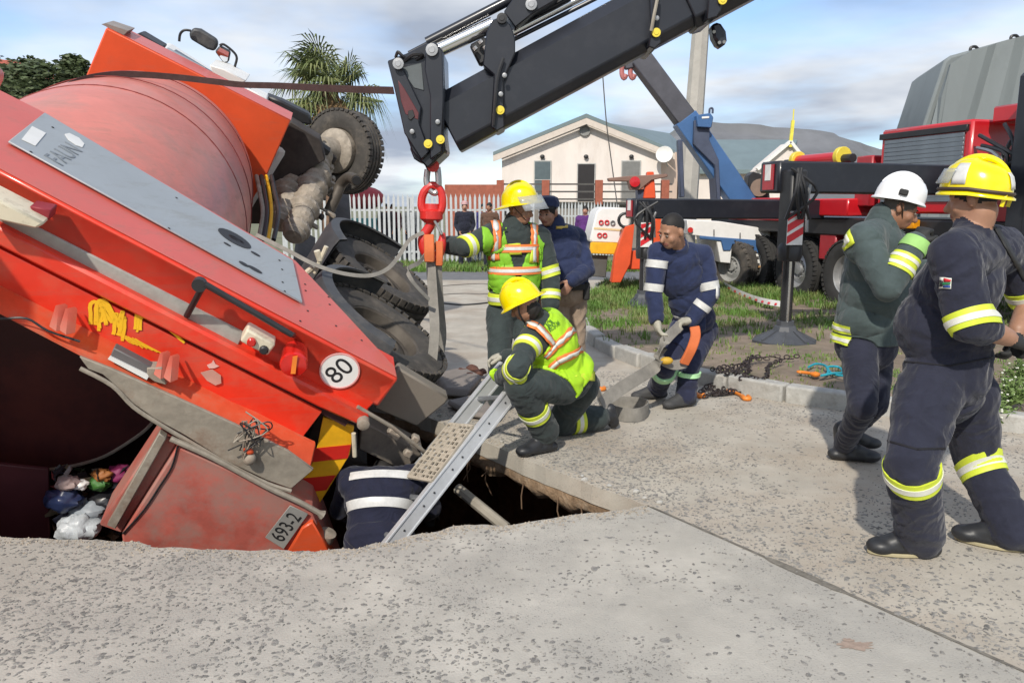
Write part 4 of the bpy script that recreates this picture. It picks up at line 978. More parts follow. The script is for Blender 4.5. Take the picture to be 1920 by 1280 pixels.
# ---- carrier
S0 = V((5.9, 9.3, 0))                          # near end of the carrier's side facing the road
def K(a, o_, z): return S0 + ad * a + od * o_ + V((0, 0, z))
def kbox(name, m, a0, a1, o0, o1, z0, z1, bevel=0.02, parent=crane):
    return MB().box(K((a0 + a1) / 2, (o0 + o1) / 2, (z0 + z1) / 2), (a1 - a0, o1 - o0, z1 - z0), ad, od, (0, 0, 1)).build(name, m, parent, bevel)
kbox('chassis', DKIN, -2.5, 7.5, 0.35, 2.1, 0.75, 1.15)
kbox('deck', BLK, -2.5, 7.2, 0.1, 2.4, 1.15, 1.42)
kbox('side_locker', CRED, 3.0, 4.6, 0.02, 0.6, 1.45, 1.72)
kbox('side_locker', DRED, 4.7, 6.4, 0.0, 0.6, 1.35, 1.75)
kbox('mudguard_flap', DRED, 3.35, 3.75, 0.12, 0.4, 0.75, 1.2)
bx = kbox('equipment_box', CRED, 0.9, 2.5, 0.12, 1.1, 1.5, 2.68, 0.03)
for k in range(15):
    kbox('shutter_slat', SHUT, 1.0, 2.4, 0.095, 0.125, 1.66 + 0.058 * k, 1.716 + 0.058 * k, 0.004, bx)
kbox('box_trim', BLK, 0.95, 2.5, 0.08, 0.14, 2.54, 2.62, 0.006, bx)
kbox('upper_rail', CRED, -0.6, 0.8, 0.3, 1.4, 2.62, 2.82)
kbox('reel_base', CRED, 3.4, 5.2, 0.3, 1.0, 2.05, 2.25)
rl = MB().cyl(K(3.6, 0.3, 2.36), K(4.7, 0.3, 2.36), 0.10, 16).build('hose_reel', CRED, crane)
for a_ in (3.6, 4.75):
    MB().lathe(K(a_ - 0.09, 0.3, 2.38), ad, [(0, 0), (0.15, 0), (0.15, 0.10), (0, 0.10)], 14).build('reel_flange', YB, crane, bevel=0.01)
    MB().cyl(K(a_ - 0.3, 0.3, 2.34), K(a_ + 0.3, 0.3, 2.34), 0.07, 10).build('reel_shaft', BLK, crane)
kbox('cabinet', DRED, 2.75, 3.1, 0.2, 0.9, 1.6, 2.35)
kbox('cabinet', CRED, 0.2, 0.75, 0.2, 0.5, 1.2, 1.75)
kbox('side_marker', mat('amber_lens', (0.75, 0.3, 0.01), rough=0.3), 1.6, 2.4, -0.02, 0.1, 1.30, 1.42, 0.01)
kbox('fuel_tank', BLK, 0.5, 2.4, 0.15, 0.8, 0.5, 1.12, 0.06)
for a_, in ((4.3,), (5.6,), (3.0,), (-1.6,)):
    wheel(K(a_, 0.22, 0.55), -od, R=0.55, w=0.34, parent=crane, rimm=mat('rim_silver', (0.42, 0.42, 0.42), rough=0.4, metal=0.6), tyrem=mat('tyre_dark', (0.035, 0.034, 0.033), rough=0.85, var=0.3, vs=7))
    wheel(K(a_, 2.2, 0.55), od, R=0.55, w=0.34, parent=crane, seg=24, rimm=MATS['rim_silver'], tyrem=MATS['tyre_dark'])
# column
MB().bar(K(-0.35, 0.15, 1.2), K(-0.35, 0.15, 3.1), 0.5, 0.5, ad).build('crane_column', BOOM, crane, bevel=0.04)
MB().bar(ctop - V((0, 0, 2.0)), ctop, 0.6, 0.6, ad).build('crane_column', BOOM, crane, bevel=0.04)
tube('hydraulic_pipe', BLK, crane, smoothpath([K(-0.5, -0.05, 2.6), K(-0.55, -0.1, 3.05), K(-0.5, 0.1, 3.2), K(-0.4, 0.3, 3.1)], 4), 0.05, 8)
MB().box(K(-0.6, -0.12, 2.85), (0.05, 0.03, 0.25), od, ad).build('warning_label', YB, crane)
MB().lathe(K(-0.6, -0.15, 1.95), V((-0.2, -1, 0)), [(0, -0.1), (0.2, -0.1), (0.22, 0.0), (0.14, 0.06), (0.1, 0.02), (0, 0.02)], 20).build('hose_drum', mat('bright_red', (0.75, 0.05, 0.015), rough=0.35, coat=0.4), crane)
for k in range(8):
    rr = random.Random(50 + k)
    tube('hydraulic_hose', [BLK, BLK, SILV][k % 3], crane, smoothpath([K(rr.uniform(-.2, .8), 0.1, rr.uniform(2.3, 2.6)), K(rr.uniform(-.2, .6), 0.0, rr.uniform(2.0, 2.4)), K(rr.uniform(-.4, .4), 0.1, rr.uniform(1.6, 2.2))], 4), 0.025, 6)
# ---- hook block on the boom tip, top-level: hangs from the boom
HRED = mat('hook_red', (0.60, 0.025, 0.02), rough=0.4, var=0.12, vs=12, coat=0.3)
hook = empty('lifting_hook', B(812, 480), 'red swivel lifting hook hanging from the boom head on a steel shackle', 'hook')
def Hk(x, y, dy=0.0): return B(x, y, BY + dy)
MB().tube(smoothpath([Hk(802, 318), Hk(800, 340), Hk(806, 356), Hk(816, 362), Hk(822, 352), Hk(822, 330), Hk(820, 314)], 5), 0.024, 10).build('shackle', SILV, hook)
MB().cyl(Hk(812, 311, -0.1), Hk(812, 311, 0.1), 0.045, 16).build('shackle_pin', HRED, hook)
MB().tube(smoothpath([Hk(*p) for p in [(795, 360), (808, 348), (822, 352), (829, 368), (828, 392), (816, 404), (800, 402), (791, 390), (791, 372), (795, 360)]], 4)[:-1], 0.03, 10, closed=True).build('swivel_link', HRED, hook)
MB().lathe(Hk(809, 418), Hk(809, 375) - Hk(809, 418), [(0, 0), (0.05, 0.0), (0.085, 0.03), (0.085, 0.085), (0.06, 0.1), (0.055, 0.14), (0, 0.14)], 18).build('swivel_body', HRED, hook)
MB().tube(smoothpath([Hk(*p) for p in [(809, 410), (806, 424), (796, 440), (794, 458), (800, 474), (812, 482), (824, 474), (828, 456), (831, 436)]], 4), [0.036] * 4 + [0.036] * 6 + [0.042] * 14 + [0.036] * 5 + [0.030, 0.026, 0.020, 0.012], 12).build('hook_body', HRED, hook)
MB().bar(Hk(813, 410, -0.05), Hk(829, 440, -0.05), 0.03, 0.02).build('safety_latch', SILV, hook, bevel=0.004)
# ================================================================ BACKGROUND
WALLP = mat('plaster_cream', (0.76, 0.69, 0.635), rough=0.88, var=0.08, vs=1.2, bump=0.1, bs=30, col2=(0.52, 0.43, 0.36), amt=0.55, ds=0.8, thr=0.55, stretch=(1, 1, 0.35))
FASC = mat('fascia', (0.62, 0.54, 0.47), rough=0.7, var=0.08)
ROOF = mat('roof_green', (0.155, 0.205, 0.215), rough=0.55, var=0.1, vs=1.0)
BRICK = mat('brick_face', (0.34, 0.105, 0.065), rough=0.85, var=0.2, vs=6, bump=0.3, bs=30)
RAIL = mat('rail_dark', (0.09, 0.085, 0.08), rough=0.5)
WINF = mat('window_frame', (0.42, 0.42, 0.40), rough=0.5)
GLZ = mat('pane_grey', (0.10, 0.13, 0.14), rough=0.12, spec=0.7)
ALU = mat('fence_white', (0.52, 0.54, 0.55), rough=0.5, var=0.12, vs=5)
# ---- gabled building
BYD = 33.0
bld = empty('gabled_house', (P(1100, 387, BYD).x, BYD, 0), 'cream gabled building with a low-pitched green roof behind the palisade fence', 'building')
def W(px, py, y=BYD): return P(px, py, y)
front = [W(941, 400), W(941, 292), W(1098, 228), W(1240, 288), W(1240, 400)]
front = [V((p.x, BYD, p.z)) for p in front]
for i in (0, 4): front[i].z = 0
dp = V((1.2, 9.0, 0))
MB().prism(front, dp).build('wall', WALLP, bld)
# right wing wall
rw0 = V((W(1240, 300).x, BYD + 0.1, 0)); rw1 = V((W(1276, 300).x, BYD + 0.5, 0))
zt = W(1250, 284).z
MB().prism([rw0, rw1, rw1 + V((0, 0, zt)), rw0 + V((0, 0, zt))], dp * 0.9).build('wall', mat('plaster_side', (0.66, 0.50, 0.40), rough=0.85, var=0.06), bld)
apex = front[2] + V((0, -0.3, 0.12)); eL = front[1] + V((-0.35, -0.3, -0.0)); eR = W(1262, 292) + V((0, -0.3, 0.08)); eR.y = BYD - 0.3
rp_ = V((0, 0, 0.16))
MB().prism([apex, eL, eL + rp_ * 0.8, apex + rp_], dp * 1.05).build('roof', ROOF, bld)
MB().prism([apex, eR, eR + rp_ * 0.8, apex + rp_], dp * 1.05).build('roof', ROOF, bld)
for e in (eL, eR):
    MB().prism([apex + V((0, -0.03, -0.02)), e + V((0, -0.03, -0.02)), e + V((0, -0.03, -0.26)), apex + V((0, -0.03, -0.26))], V((0, -0.04, 0))).build('bargeboard', FASC, bld)
# green roof slope seen on the right of the gable, running back
MB().prism([V((p.x, p.y, p.z)) for p in (W(1112, 226, BYD + 1), W(1262, 290, BYD + 1), W(1300, 292, BYD + 8), W(1255, 250, BYD + 9))], V((0, 0, -0.15))).build('roof', ROOF, bld)
def rect(px0, py0, px1, py1, y): return [V((P(px0, 300, y).x, y, P(960, py0, y).z)), V((P(px1, 300, y).x, y, P(960, py0, y).z)), V((P(px1, 300, y).x, y, P(960, py1, y).z)), V((P(px0, 300, y).x, y, P(960, py1, y).z))]
def opening(x0, y0, x1, y1, name, m, sill=True):
    f = MB().prism(rect(x0 - 2, y0 - 2, x1 + 2, y1, BYD - 0.02), V((0, -0.05, 0))).build(name, WINF, bld, bevel=0.01)
    MB().prism(rect(x0, y0, x1, y1, BYD - 0.075), V((0, -0.004, 0))).build('pane', m, f)
    if sill: MB().prism(rect(x0, y0 + (y1 - y0) * 0.45, x1, y0 + (y1 - y0) * 0.45 + 1.6, BYD - 0.08), V((0, -0.03, 0))).build('glazing_bar', WINF, f)
opening(1003, 303, 1032, 378, 'window', GLZ); opening(1084, 308, 1115, 378, 'door', mat('door_dark', (0.025, 0.022, 0.022), rough=0.4), False); opening(1167, 303, 1200, 378, 'window', mat('pane_dull', (0.20, 0.20, 0.19), rough=0.3))
for x in (1017, 1099, 1184): MB().ell(W(x, 294, BYD - 0.1), V((0.1, 0, 0)), V((0, 0.08, 0)), V((0, 0, 0.09)), 8, 6).build('wall_lamp', BLK, bld)
vt = MB().lathe(V((W(1096, 245).x, BYD - 0.05, W(1096, 245).z)), (0, -1, 0), [(0, 0), (0.22, 0), (0.22, 0.06), (0.17, 0.06), (0.17, 0.02), (0, 0.02)], 18).build('gable_vent', mat('vent_grey', (0.25, 0.25, 0.24)), bld)
# stoep: floor slab, brick piers and rails in front
SY = BYD - 2.2
stoep = empty('veranda', (W(1100, 387).x, SY, 0), 'raised veranda with red brick piers and dark rails along the cream building', 'veranda')
MB().prism(rect(935, 378, 1275, 384, SY), V((0, 2.1, 0))).build('floor', mat('stoep_floor', (0.35, 0.32, 0.28)), stoep)
MB().prism([V((P(935, 300, SY).x, SY + 0.15, 0)), V((P(1275, 300, SY).x, SY + 0.15, 0)), V((P(1275, 300, SY).x, SY + 0.15, P(960, 384, SY).z)), V((P(935, 300, SY).x, SY + 0.15, P(960, 384, SY).z))], V((0, 1.9, 0))).build('base_wall', mat('stoep_base', (0.22, 0.20, 0.18)), stoep)
for x in (938, 1023, 1123, 1205, 1247):
    w = 7
    o = MB().prism(rect(x - w, 338, x + w, 384, SY - 0.05) , V((0, -0.3, 0))).build('pier', BRICK, stoep, bevel=0.01)
    pp = o; 
for y_ in (344, 358, 372):
    MB().prism(rect(935, y_, 1262, y_ + 3.0, SY - 0.17), V((0, -0.05, 0))).build('rail', RAIL, stoep)
# dish
dish = empty('satellite_dish', W(1246, 300, BYD - 0.4), 'white satellite dish bracketed to the corner of the cream building', 'dish')
MB().lathe(W(1246, 291, BYD - 0.5), V((-0.3, -1, 0.3)), [(0, -0.02), (0.12, 0.0), (0.24, 0.04), (0.34, 0.1), (0.33, 0.11), (0.23, 0.055), (0.12, 0.015), (0, -0.0)], 24).build('reflector', WHT, dish)
tube('bracket', WINF, dish, [W(1247, 298, BYD - 0.4), W(1252, 312, BYD - 0.2), W(1252, 312, BYD + 0.1)], 0.03, 6)
# big roof and small gable behind on the right
b2 = empty('hall', (P(1400, 387, 40).x, 40, 0), 'long hall with a wide green roof and a small white gable with yellow finial', 'building')
def W2(px, py, y=40): return P(px, py, y)
r_ = [W2(1290, 262, 44), W2(1495, 262, 44), W2(1470, 318, 39), W2(1275, 318, 39)]
MB().prism(r_, V((0, 0, -0.2))).build('roof', ROOF, b2)
MB().prism([V((W2(1280, 318, 39.3).x, 39.3, 0)), V((W2(1470, 318, 39.3).x, 39.3, 0)), V((W2(1470, 318, 39.3).x, 39.3, W2(1400, 318, 39.3).z)), V((W2(1280, 318, 39.3).x, 39.3, W2(1400, 318, 39.3).z))], V((0, 6, 0))).build('wall', WALLP, b2)
gb = [V((p.x, 38, p.z)) for p in (W2(1418, 320, 38), W2(1480, 268, 38), W2(1505, 300, 38), W2(1512, 330, 38))]
g0 = V((gb[0].x, 38, 0)); g1 = V((gb[3].x, 38, 0))
MB().prism([g0] + gb + [g1], V((0, 1.2, 0))).build('gable', WALLP, b2)
for a, b in ((gb[0], gb[1]), (gb[1], gb[2])): MB().bar(a + V((0, -0.1, 0.05)), b + V((0, -0.1, 0.05)), 0.25, 0.14).build('bargeboard', WHT, b2)
fy = mat('finial_yellow', (0.78, 0.68, 0.08), rough=0.5)
MB().bar(gb[1] + V((0, -0.15, -0.2)), gb[1] + V((0.06, -0.15, 1.0)), 0.14, 0.10, (0, 1, 0)).build('finial', fy, b2)
tube('finial_spike', fy, b2, [gb[1] + V((0.06, -0.15, 1.0)), gb[1] + V((0.07, -0.15, 1.5))], 0.03, 6)
# red wall at the left of the veranda
MB().prism([V((P(833, 300, 29).x, 29, 0)), V((P(941, 300, 29).x, 29, 0)), V((P(941, 300, 29).x, 29, P(960, 346, 29).z)), V((P(833, 300, 29).x, 29, P(960, 346, 29).z))], V((0, 0.25, 0))).build('garden_wall', BRICK, None, bevel=0.02, label='plain red brick garden wall beyond the palisade fence', cat='wall', base=True)
# ---- palisade fence
fence = empty('palisade_fence', (-2, 22.4, 0), 'white steel palisade fence running behind the road', 'fence')
def palisade(fn, x0, y0, x1, y1, n, h, w=0.065):
    a = V((x0, y0, 0)); b = V((x1, y1, 0)); d = (b - a).normalized(); nrm = V((d.y, -d.x, 0))
    me = MB(); me.prism([V((-w / 2, 0, 0.05)), V((w / 2, 0, 0.05)), V((w / 2, 0, h - 0.12)), V((0, 0, h)), V((-w / 2, 0, h - 0.12))], V((0, -0.014, 0)))
    proto = None; ang = math.atan2(d.y, d.x)
    for k in range(n):
        p = a.lerp(b, (k + 0.5) / n)
        if proto is None:
            o = me.build('pale', ALU, fn); off_ = o.location + WL[fn.name]; proto = o
        else:
            o = bpy.data.objects.new('pale', proto.data); C.objects.link(o); o.parent = fn
        o.location = V((p.x, p.y, off_.z)) - WL[fn.name]; o.rotation_euler = (0.0, random.uniform(-.012, .012), ang)
    for z in (0.35, h - 0.45): MB().bar(a + V((0, 0, z)) - nrm * 0.03, b + V((0, 0, z)) - nrm * 0.03, 0.04, 0.05).build('rail', ALU, fn)
    m_ = max(2, int((b - a).length / 2.8))
    for k in range(m_ + 1):
        p = a.lerp(b, k / m_) - nrm * 0.08; MB().bar(p, p + V((0, 0, h - 0.1)), 0.08, 0.08, d).build('post', ALU, fn)
palisade(fence, -6.2, 21.6, 0.6, 22.6, 52, 1.95)
fence2 = empty('palisade_fence', (2, 24, 0), 'lower white palisade fence stretch below the veranda rails', 'fence')
palisade(fence2, 0.9, 25.0, 3.4, 25.6, 24, 1.75, 0.05)
# things beyond the fence
bx = empty('market_stall', (-4.6, 24.5, 0), 'teal stall with a domed red canopy beyond the fence', 'stall')
MB().box((-4.6, 24.5, 0.62), (1.3, 0.8, 1.24)).build('counter', mat('teal', (0.12, 0.36, 0.36), rough=0.6), bx, bevel=0.02)
MB().ell((-4.55, 24.5, 1.85), V((0.65, 0, 0)), V((0, 0.6, 0)), V((0, 0, 0.36)), 18, 10).build('canopy', mat('canopy_red', (0.40, 0.05, 0.06), rough=0.7), bx)
for sx in (-0.6, 0.6): MB().cyl((-4.6 + sx, 24.3, 1.2), (-4.6 + sx, 24.3, 1.8), 0.03, 8).build('post', RAIL, bx)
# ---- concrete pole
pole = MB(); pb = G(1280, 552); pb = V((P(1283, 387, 17.0).x, 17.0, 0)); pt = P(1316, 0, 17.0) + (P(1316, 0, 17) - P(1290, 300, 17)) * 0.6
mb = MB(); n_ = 8
mb.tube([pb, pb.lerp(pt, 0.5), pt], [0.235, 0.19, 0.15], 8); mb.build('utility_pole', mat('pole_concrete', (0.42, 0.40, 0.36), rough=0.9, var=0.12, vs=4, bump=0.2), None, smooth=20, label='tall grey concrete utility pole behind the recovery truck boom', cat='pole', base=True)
tube('overhead_cable', RAIL, None, smoothpath([P(1130, 140, 16), P(1137, 230, 16), P(1146, 300, 16), P(1158, 390, 15.5)], 4), 0.012, 5, label='thin dark cable hanging down behind the black boom', cat='cable')
# ---- recovery truck (white and blue, blue boom)
RB = mat('recovery_blue', (0.05, 0.13, 0.30), rough=0.4, var=0.12, vs=3, coat=0.3); RBD = mat('recovery_blue_dark', (0.06, 0.075, 0.12), rough=0.5, var=0.2, vs=4)
ORF = mat('underlift_orange', (0.72, 0.09, 0.025), rough=0.45, var=0.12, vs=4)
rec = empty('recovery_truck', (3.3, 15.2, 0), 'white and blue recovery truck with a raised blue boom parked beyond the verge', 'recovery truck')
def Q(px, py, y): return P(px, py, y)
def qplate(name, m, px, y0, th, parent=rec, bevel=0.012): return MB().prism([Q(x, y, y0) for x, y in px], V((0, th, 0))).build(name, m, parent, bevel)
qplate('side_body', WHT, [(1288, 412), (1350, 415), (1445, 430), (1445, 500), (1400, 500), (1396, 452), (1374, 452), (1370, 494), (1350, 492), (1342, 446), (1290, 440)], 14.6, 1.6)
qplate('blue_band', RB, [(1312, 442), (1445, 452), (1445, 475), (1402, 474), (1398, 458), (1374, 458), (1370, 470), (1356, 470), (1352, 452), (1312, 448)], 14.57, 0.03)
qplate('sill_rail', mat('rust_edge', (0.45, 0.25, 0.1)), [(1400, 496), (1445, 500), (1445, 504), (1400, 501)], 14.58, 0.05)
qplate('chassis', DKIN, [(1180, 470), (1450, 475), (1450, 510), (1180, 505)], 15.0, 0.9)
for (x, y) in [(1339, 436), (1388, 442)]: qplate('latch', BLK, [(x - 1, y - 6), (x + 1, y - 6), (x + 1, y + 6), (x - 1, y + 6)], 14.56, 0.02)
MB().lathe(Q(1294, 431, 14.58), (0, -1, 0), [(0.05, 0), (0.05, 0.03), (0, 0.03)], 12).build('side_lamp', REDL, rec)
for (x, yy) in [(1380, 14.75)]:
    wheel(V((Q(x, 400, yy).x, yy, 0.5)), V((-0.86, -0.5, 0)), R=0.5, w=0.28, parent=rec, seg=26, rimm=mat('rim_white', (0.30, 0.30, 0.29), rough=0.6))
    wheel(V((Q(x, 400, yy).x + .4, yy + 1.7, 0.5)), V((0.45, 0.9, 0)), R=0.5, w=0.28, parent=rec, seg=20, rimm=MATS['rim_white'])
wheel(V((Q(1440, 400, 14.8).x + 1.4, 14.8, 0.5)), V((-0.45, -0.9, 0)), R=0.5, w=0.28, parent=rec, seg=20, rimm=MATS['rim_white'])
# tail: white rear with lamps and yellow bumper
tl = qplate('tail', WHT, [(1118, 398), (1128, 388), (1180, 390), (1182, 420), (1172, 458), (1108, 455), (1106, 448)], 14.2, 1.2, bevel=0.03)
qplate('tail_trim', mat('cream_trim', (0.7, 0.55, 0.3)), [(1114, 426), (1168, 430), (1167, 434), (1113, 430)], 14.19, 0.01, tl)
qplate('rear_bumper', YEL, [(1108, 455), (1164, 456), (1166, 478), (1106, 475)], 14.17, 0.15)
qplate('mud_flap', mat('flap_rubber', (0.09, 0.088, 0.08), rough=0.8), [(1108, 478), (1140, 479), (1136, 520), (1106, 518)], 14.3, 0.03)
for (x, y, m) in [(1127, 417, STRR), (1138, 417, STRR), (1149, 418, SILV), (1124, 441, STRR), (1134, 441, STRR)]:
    lm = MB().lathe(Q(x, y, 14.19), (0, -1, 0), [(0.045, 0), (0.045, 0.02), (0.026, 0.02), (0.026, 0.01)], 14).build('tail_lamp', m, rec)
MB().tube([Q(1173 + 13 * math.cos(a), 413 + 13 * math.sin(a), 13.9) for a in [math.pi * 2 * k / 16 for k in range(16)]], 0.03, 6, closed=True).build('mirror_ring', BLK, rec)
# underlift
for q in ([(1172, 425), (1190, 420), (1182, 495), (1164, 530), (1146, 530), (1154, 478)], [(1222, 415), (1240, 405), (1238, 470), (1225, 530), (1206, 525), (1214, 470)]):
    qplate('underlift_arm', ORF, q, 13.85, 0.25)
qplate('underlift_frame', ORF, [(1180, 470), (1222, 470), (1218, 505), (1176, 505)], 14.0, 0.2)
qplate('crossbar', mat('crossbar_rust', (0.22, 0.13, 0.10), rough=0.7), [(1140, 334), (1180, 330), (1220, 328), (1252, 326), (1252, 332), (1222, 338), (1200, 356), (1182, 356), (1178, 340), (1142, 340)], 14.0, 0.2)
qplate('crossbar_post', ORF, [(1214, 322), (1226, 322), (1230, 372), (1206, 372)], 14.05, 0.15)
MB().lathe(Q(1190, 341, 13.97), (0, -1, 0), [(0.09, 0), (0.09, 0.03), (0, 0.04)], 16).build('pivot_cap', CRED, rec)
qplate('upright', RBD, [(1196, 355), (1224, 355), (1220, 430), (1198, 430)], 14.1, 0.3)
# boom
def QB(px, py): return Q(px, py, 14.9)
MB().bar(QB(1198, 108), QB(1300, 245), 0.36, 0.40, (0, 1, 0)).build('boom_extension', mat('boom_grey', (0.075, 0.075, 0.09), rough=0.5, var=0.2, vs=4), rec, bevel=0.02)
MB().bar(QB(1282, 222), QB(1395, 385), 0.42, 0.42, (0, 1, 0)).build('boom_base', RB, rec, bevel=0.02)
qplate('boom_brace', RBD, [(1302, 225), (1332, 228), (1330, 262), (1348, 300), (1352, 375), (1344, 375), (1340, 310), (1300, 270)], 14.6, 0.5)
qplate('boom_strut', RBD, [(1272, 262), (1280, 262), (1284, 370), (1276, 370)], 14.7, 0.2)
qplate('boom_sheave', RB, [(1306, 216), (1332, 212), (1338, 220), (1334, 240), (1308, 238)], 14.5, 0.6)
qplate('boom_label', WHT, [(1316, 219), (1330, 218), (1330, 222), (1316, 223)], 14.49, 0.01)
tube('lifting_eye', RBD, rec, smoothpath([QB(1330, 213), QB(1331, 204), QB(1336, 204), QB(1336, 213)], 4), 0.02, 6)
for x in (1166, 1182):
    tube('boom_hook', mat('hook_pink', (0.45, 0.16, 0.15), rough=0.5), rec, smoothpath([QB(x + 14, 118), QB(x + 2, 122), QB(x, 138), QB(x + 4, 147), QB(x + 8, 140)], 4), 0.045, 8)
MB().bar(QB(1170, 121), QB(1212, 112), 0.2, 0.14, (0, 1, 0)).build('hook_bracket', MATS['boom_grey'], rec, bevel=0.02)
cw = MB().cyl(Q(1424, 352, 14.7), Q(1424, 352, 15.2), 0.16, 16).build('winch', mat('winch_drum', (0.22, 0.16, 0.12), rough=0.6), rec)
qplate('winch_frame', BLK, [(1404, 330), (1412, 322), (1440, 330), (1444, 375), (1400, 380)], 15.0, 0.3)
# ---- grey slab on the right
gs = empty('concrete_monument', (12.2, 19, 0), 'large sloping grey concrete slab with lifting loops rising behind the red truck', 'slab')
GSM = mat('slab_grey', (0.20, 0.225, 0.23), rough=0.8, var=0.12, vs=0.5, stretch=(1.5, 1, 0.6), col2=(0.13, 0.15, 0.155), amt=0.8, ds=0.35)
gz = [P(x, y, 17) for x, y in [(1744, 240), (1788, 108), (1800, 98), (2050, 28), (2150, 240)]]
g0 = P(1725, 387, 17); g1 = P(2180, 387, 17); g0.z = 0; g1.z = 0
MB().prism([p + V((0, 0.35, 0)) for p in [g0] + gz + [g1]], V((0.8, 3.0, 0))).build('slab_body', GSM, gs, bevel=0.06, seg=2)
# front skin in shallow diagonal pleats
def gtop(t): return [gz[0], gz[1], gz[2], gz[3], gz[4]][0].lerp(gz[1], t / 0.18) if t < 0.18 else gz[2].lerp(gz[3], (t - 0.18) / 0.82)
mb = MB(); nn = 12; tp_ = [gtop(k / nn) + V((0, 0.05 * (k % 2) + 0.05 * (k % 3), -0.03)) for k in range(nn + 1)]; bt_ = [V((g0.x - 1.8 + (g1.x - g0.x) * 1.0 * k / nn, 17 + 0.05 * (k % 2) + 0.05 * (k % 3), 0.0)) for k in range(nn + 1)]
bt_ = [V((max(b_.x, g0.x + 0.02 * k), b_.y, 0)) for k, b_ in enumerate(bt_)]
mb.add(tp_ + bt_, [(k, k + 1, nn + 2 + k, nn + 1 + k) for k in range(nn)]); _o = mb.build('slab_face', GSM, gs, smooth=0); _m = _o.modifiers.new('t', 'SOLIDIFY'); _m.thickness = 0.12
for (x, y) in [(1826, 91), (1902, 70)]:
    tube('lifting_loop', BLK, gs, smoothpath([P(x - 7, y + 4, 17.1), P(x - 5, y - 2, 17.1), P(x + 3, y - 3, 17.1), P(x + 8, y + 2, 17.1)], 4), 0.03, 6)
# ---- mountain
mb = MB(); ridge = [(1100, 330), (1200, 285), (1250, 250), (1275, 238), (1320, 229), (1400, 232), (1450, 238), (1530, 243), (1560, 250), (1590, 262), (1620, 272), (1680, 282), (1760, 290), (1900, 300), (2100, 330)]
vs = []; fs = []; cols = 60; rws = 10; D = 2600
for i in range(cols):
    t = i / (cols - 1); x = 1100 + 1000 * t
    for k in range(len(ridge) - 1):
        if ridge[k][0] <= x <= ridge[k + 1][0]:
            y = ridge[k][1] + (ridge[k + 1][1] - ridge[k][1]) * (x - ridge[k][0]) / (ridge[k + 1][0] - ridge[k][0]); break
    top = P(x, y, D)
    for j in range(rws):
        s = j / (rws - 1); z = top.z * (1 - s) - 5 * s
        yy = D - 700 * s ** 1.3 + 60 * noise.noise(V((i * 0.35, j * 0.6, 0))); vs.append((top.x * (yy / D) ** 0.0 + 20 * noise.noise(V((i * .5, j * .8, 5))), yy, z + (8 * noise.noise(V((i * .7, j, 2))) if 0 < j < rws - 1 else 0)))
for i in range(cols - 1):
    for j in range(rws - 1): fs.append((i * rws + j, (i + 1) * rws + j, (i + 1) * rws + j + 1, i * rws + j + 1))
me = bpy.data.meshes.new('mountain'); me.from_pydata(vs, [], fs); me.materials.append(mat('mountain_rock_haze', (0.155, 0.16, 0.172), rough=0.95, var=0.22, vs=0.006, col2=(0.125, 0.135, 0.125), amt=0.7, ds=0.004)); me.shade_smooth()  # slight blue tint in the rock colour stands for distance haze
link_mesh('mountain', me, None, None, kind='structure')
# ---- left house and trees
lh = empty('tiled_house', (P(20, 387, 34).x, 34, 0), 'white house with a red tiled roof behind the dark bush', 'building')
a = P(-220, 112, 34); b = P(112, 150, 34); 
MB().prism([P(-220, 88, 36), P(60, 118, 36), P(118, 150, 33), P(-220, 150, 33)], V((0, 0, -0.15))).build('roof', mat('roof_red', (0.36, 0.09, 0.055), rough=0.8, var=0.15, vs=3), lh)
MB().prism([V((P(-220, 387, 33.5).x, 33.5, 0)), V((P(104, 387, 33.5).x, 33.5, 0)), V((P(104, 387, 33.5).x, 33.5, P(50, 148, 33.5).z)), V((P(-220, 387, 33.5).x, 33.5, P(50, 148, 33.5).z))], V((0, 4, 0))).build('wall', WHT, lh)
LEAF = mat('leaf_dark', (0.065, 0.090, 0.035), rough=0.6, var=0.5, vs=1.2, col2=(0.08, 0.10, 0.04), amt=0.6, ds=2.5)
BARK = mat('bark', (0.12, 0.09, 0.065), rough=0.9, var=0.3, vs=8, bump=0.5)
def tree(name, base, H, clumps, label, cat, leafm=LEAF, seed=1, lsz=0.10, per=420, trunk=0.16):
    rnd = random.Random(seed); t = empty(name, base, label, cat)
    base = V(base); tm = MB(); top = base + V((0, 0, H))
    tm.tube(smoothpath([base, base.lerp(top, 0.35) + V((0.1, 0, 0)), base.lerp(top, 0.7)], 4), [trunk * (1 - 0.07 * k) for k in range(9)], 8)
    for (c, r) in clumps:
        s_ = base.lerp(top, rnd.uniform(0.3, 0.6)); tm.tube([s_, s_.lerp(V(c), 0.5) + V((0, 0, -0.1)), V(c)], [trunk * 0.5, trunk * 0.3, trunk * 0.1], 5)
    tm.build('trunk', BARK, t)
    vs = []; fs = []
    for (c, r) in clumps:
        c = V(c)
        for _ in range(per):
            d = V((rnd.gauss(0, 1), rnd.gauss(0, 1), rnd.gauss(0, 1))).normalized() * (rnd.random() ** 0.45) * r; d.z *= 0.75
            p = c + d * (1 + 0.35 * noise.noise(d * 2.5 + c)); n = V((rnd.gauss(0, 1), rnd.gauss(0, 1), rnd.gauss(0, 1) + 0.4)).normalized(); x, y = perp(n); s = lsz * rnd.uniform(0.6, 1.4); o = len(vs)
            vs += [p - x * s, p + y * s * 0.45, p + x * s, p - y * s * 0.45]; fs.append((o, o + 1, o + 2, o + 3))
    me = bpy.data.meshes.new('crown'); me.from_pydata(vs, [], fs); me.materials.append(leafm)
    link_mesh('crown', me, t, None); 
    return t
def fixcrown():
    pass
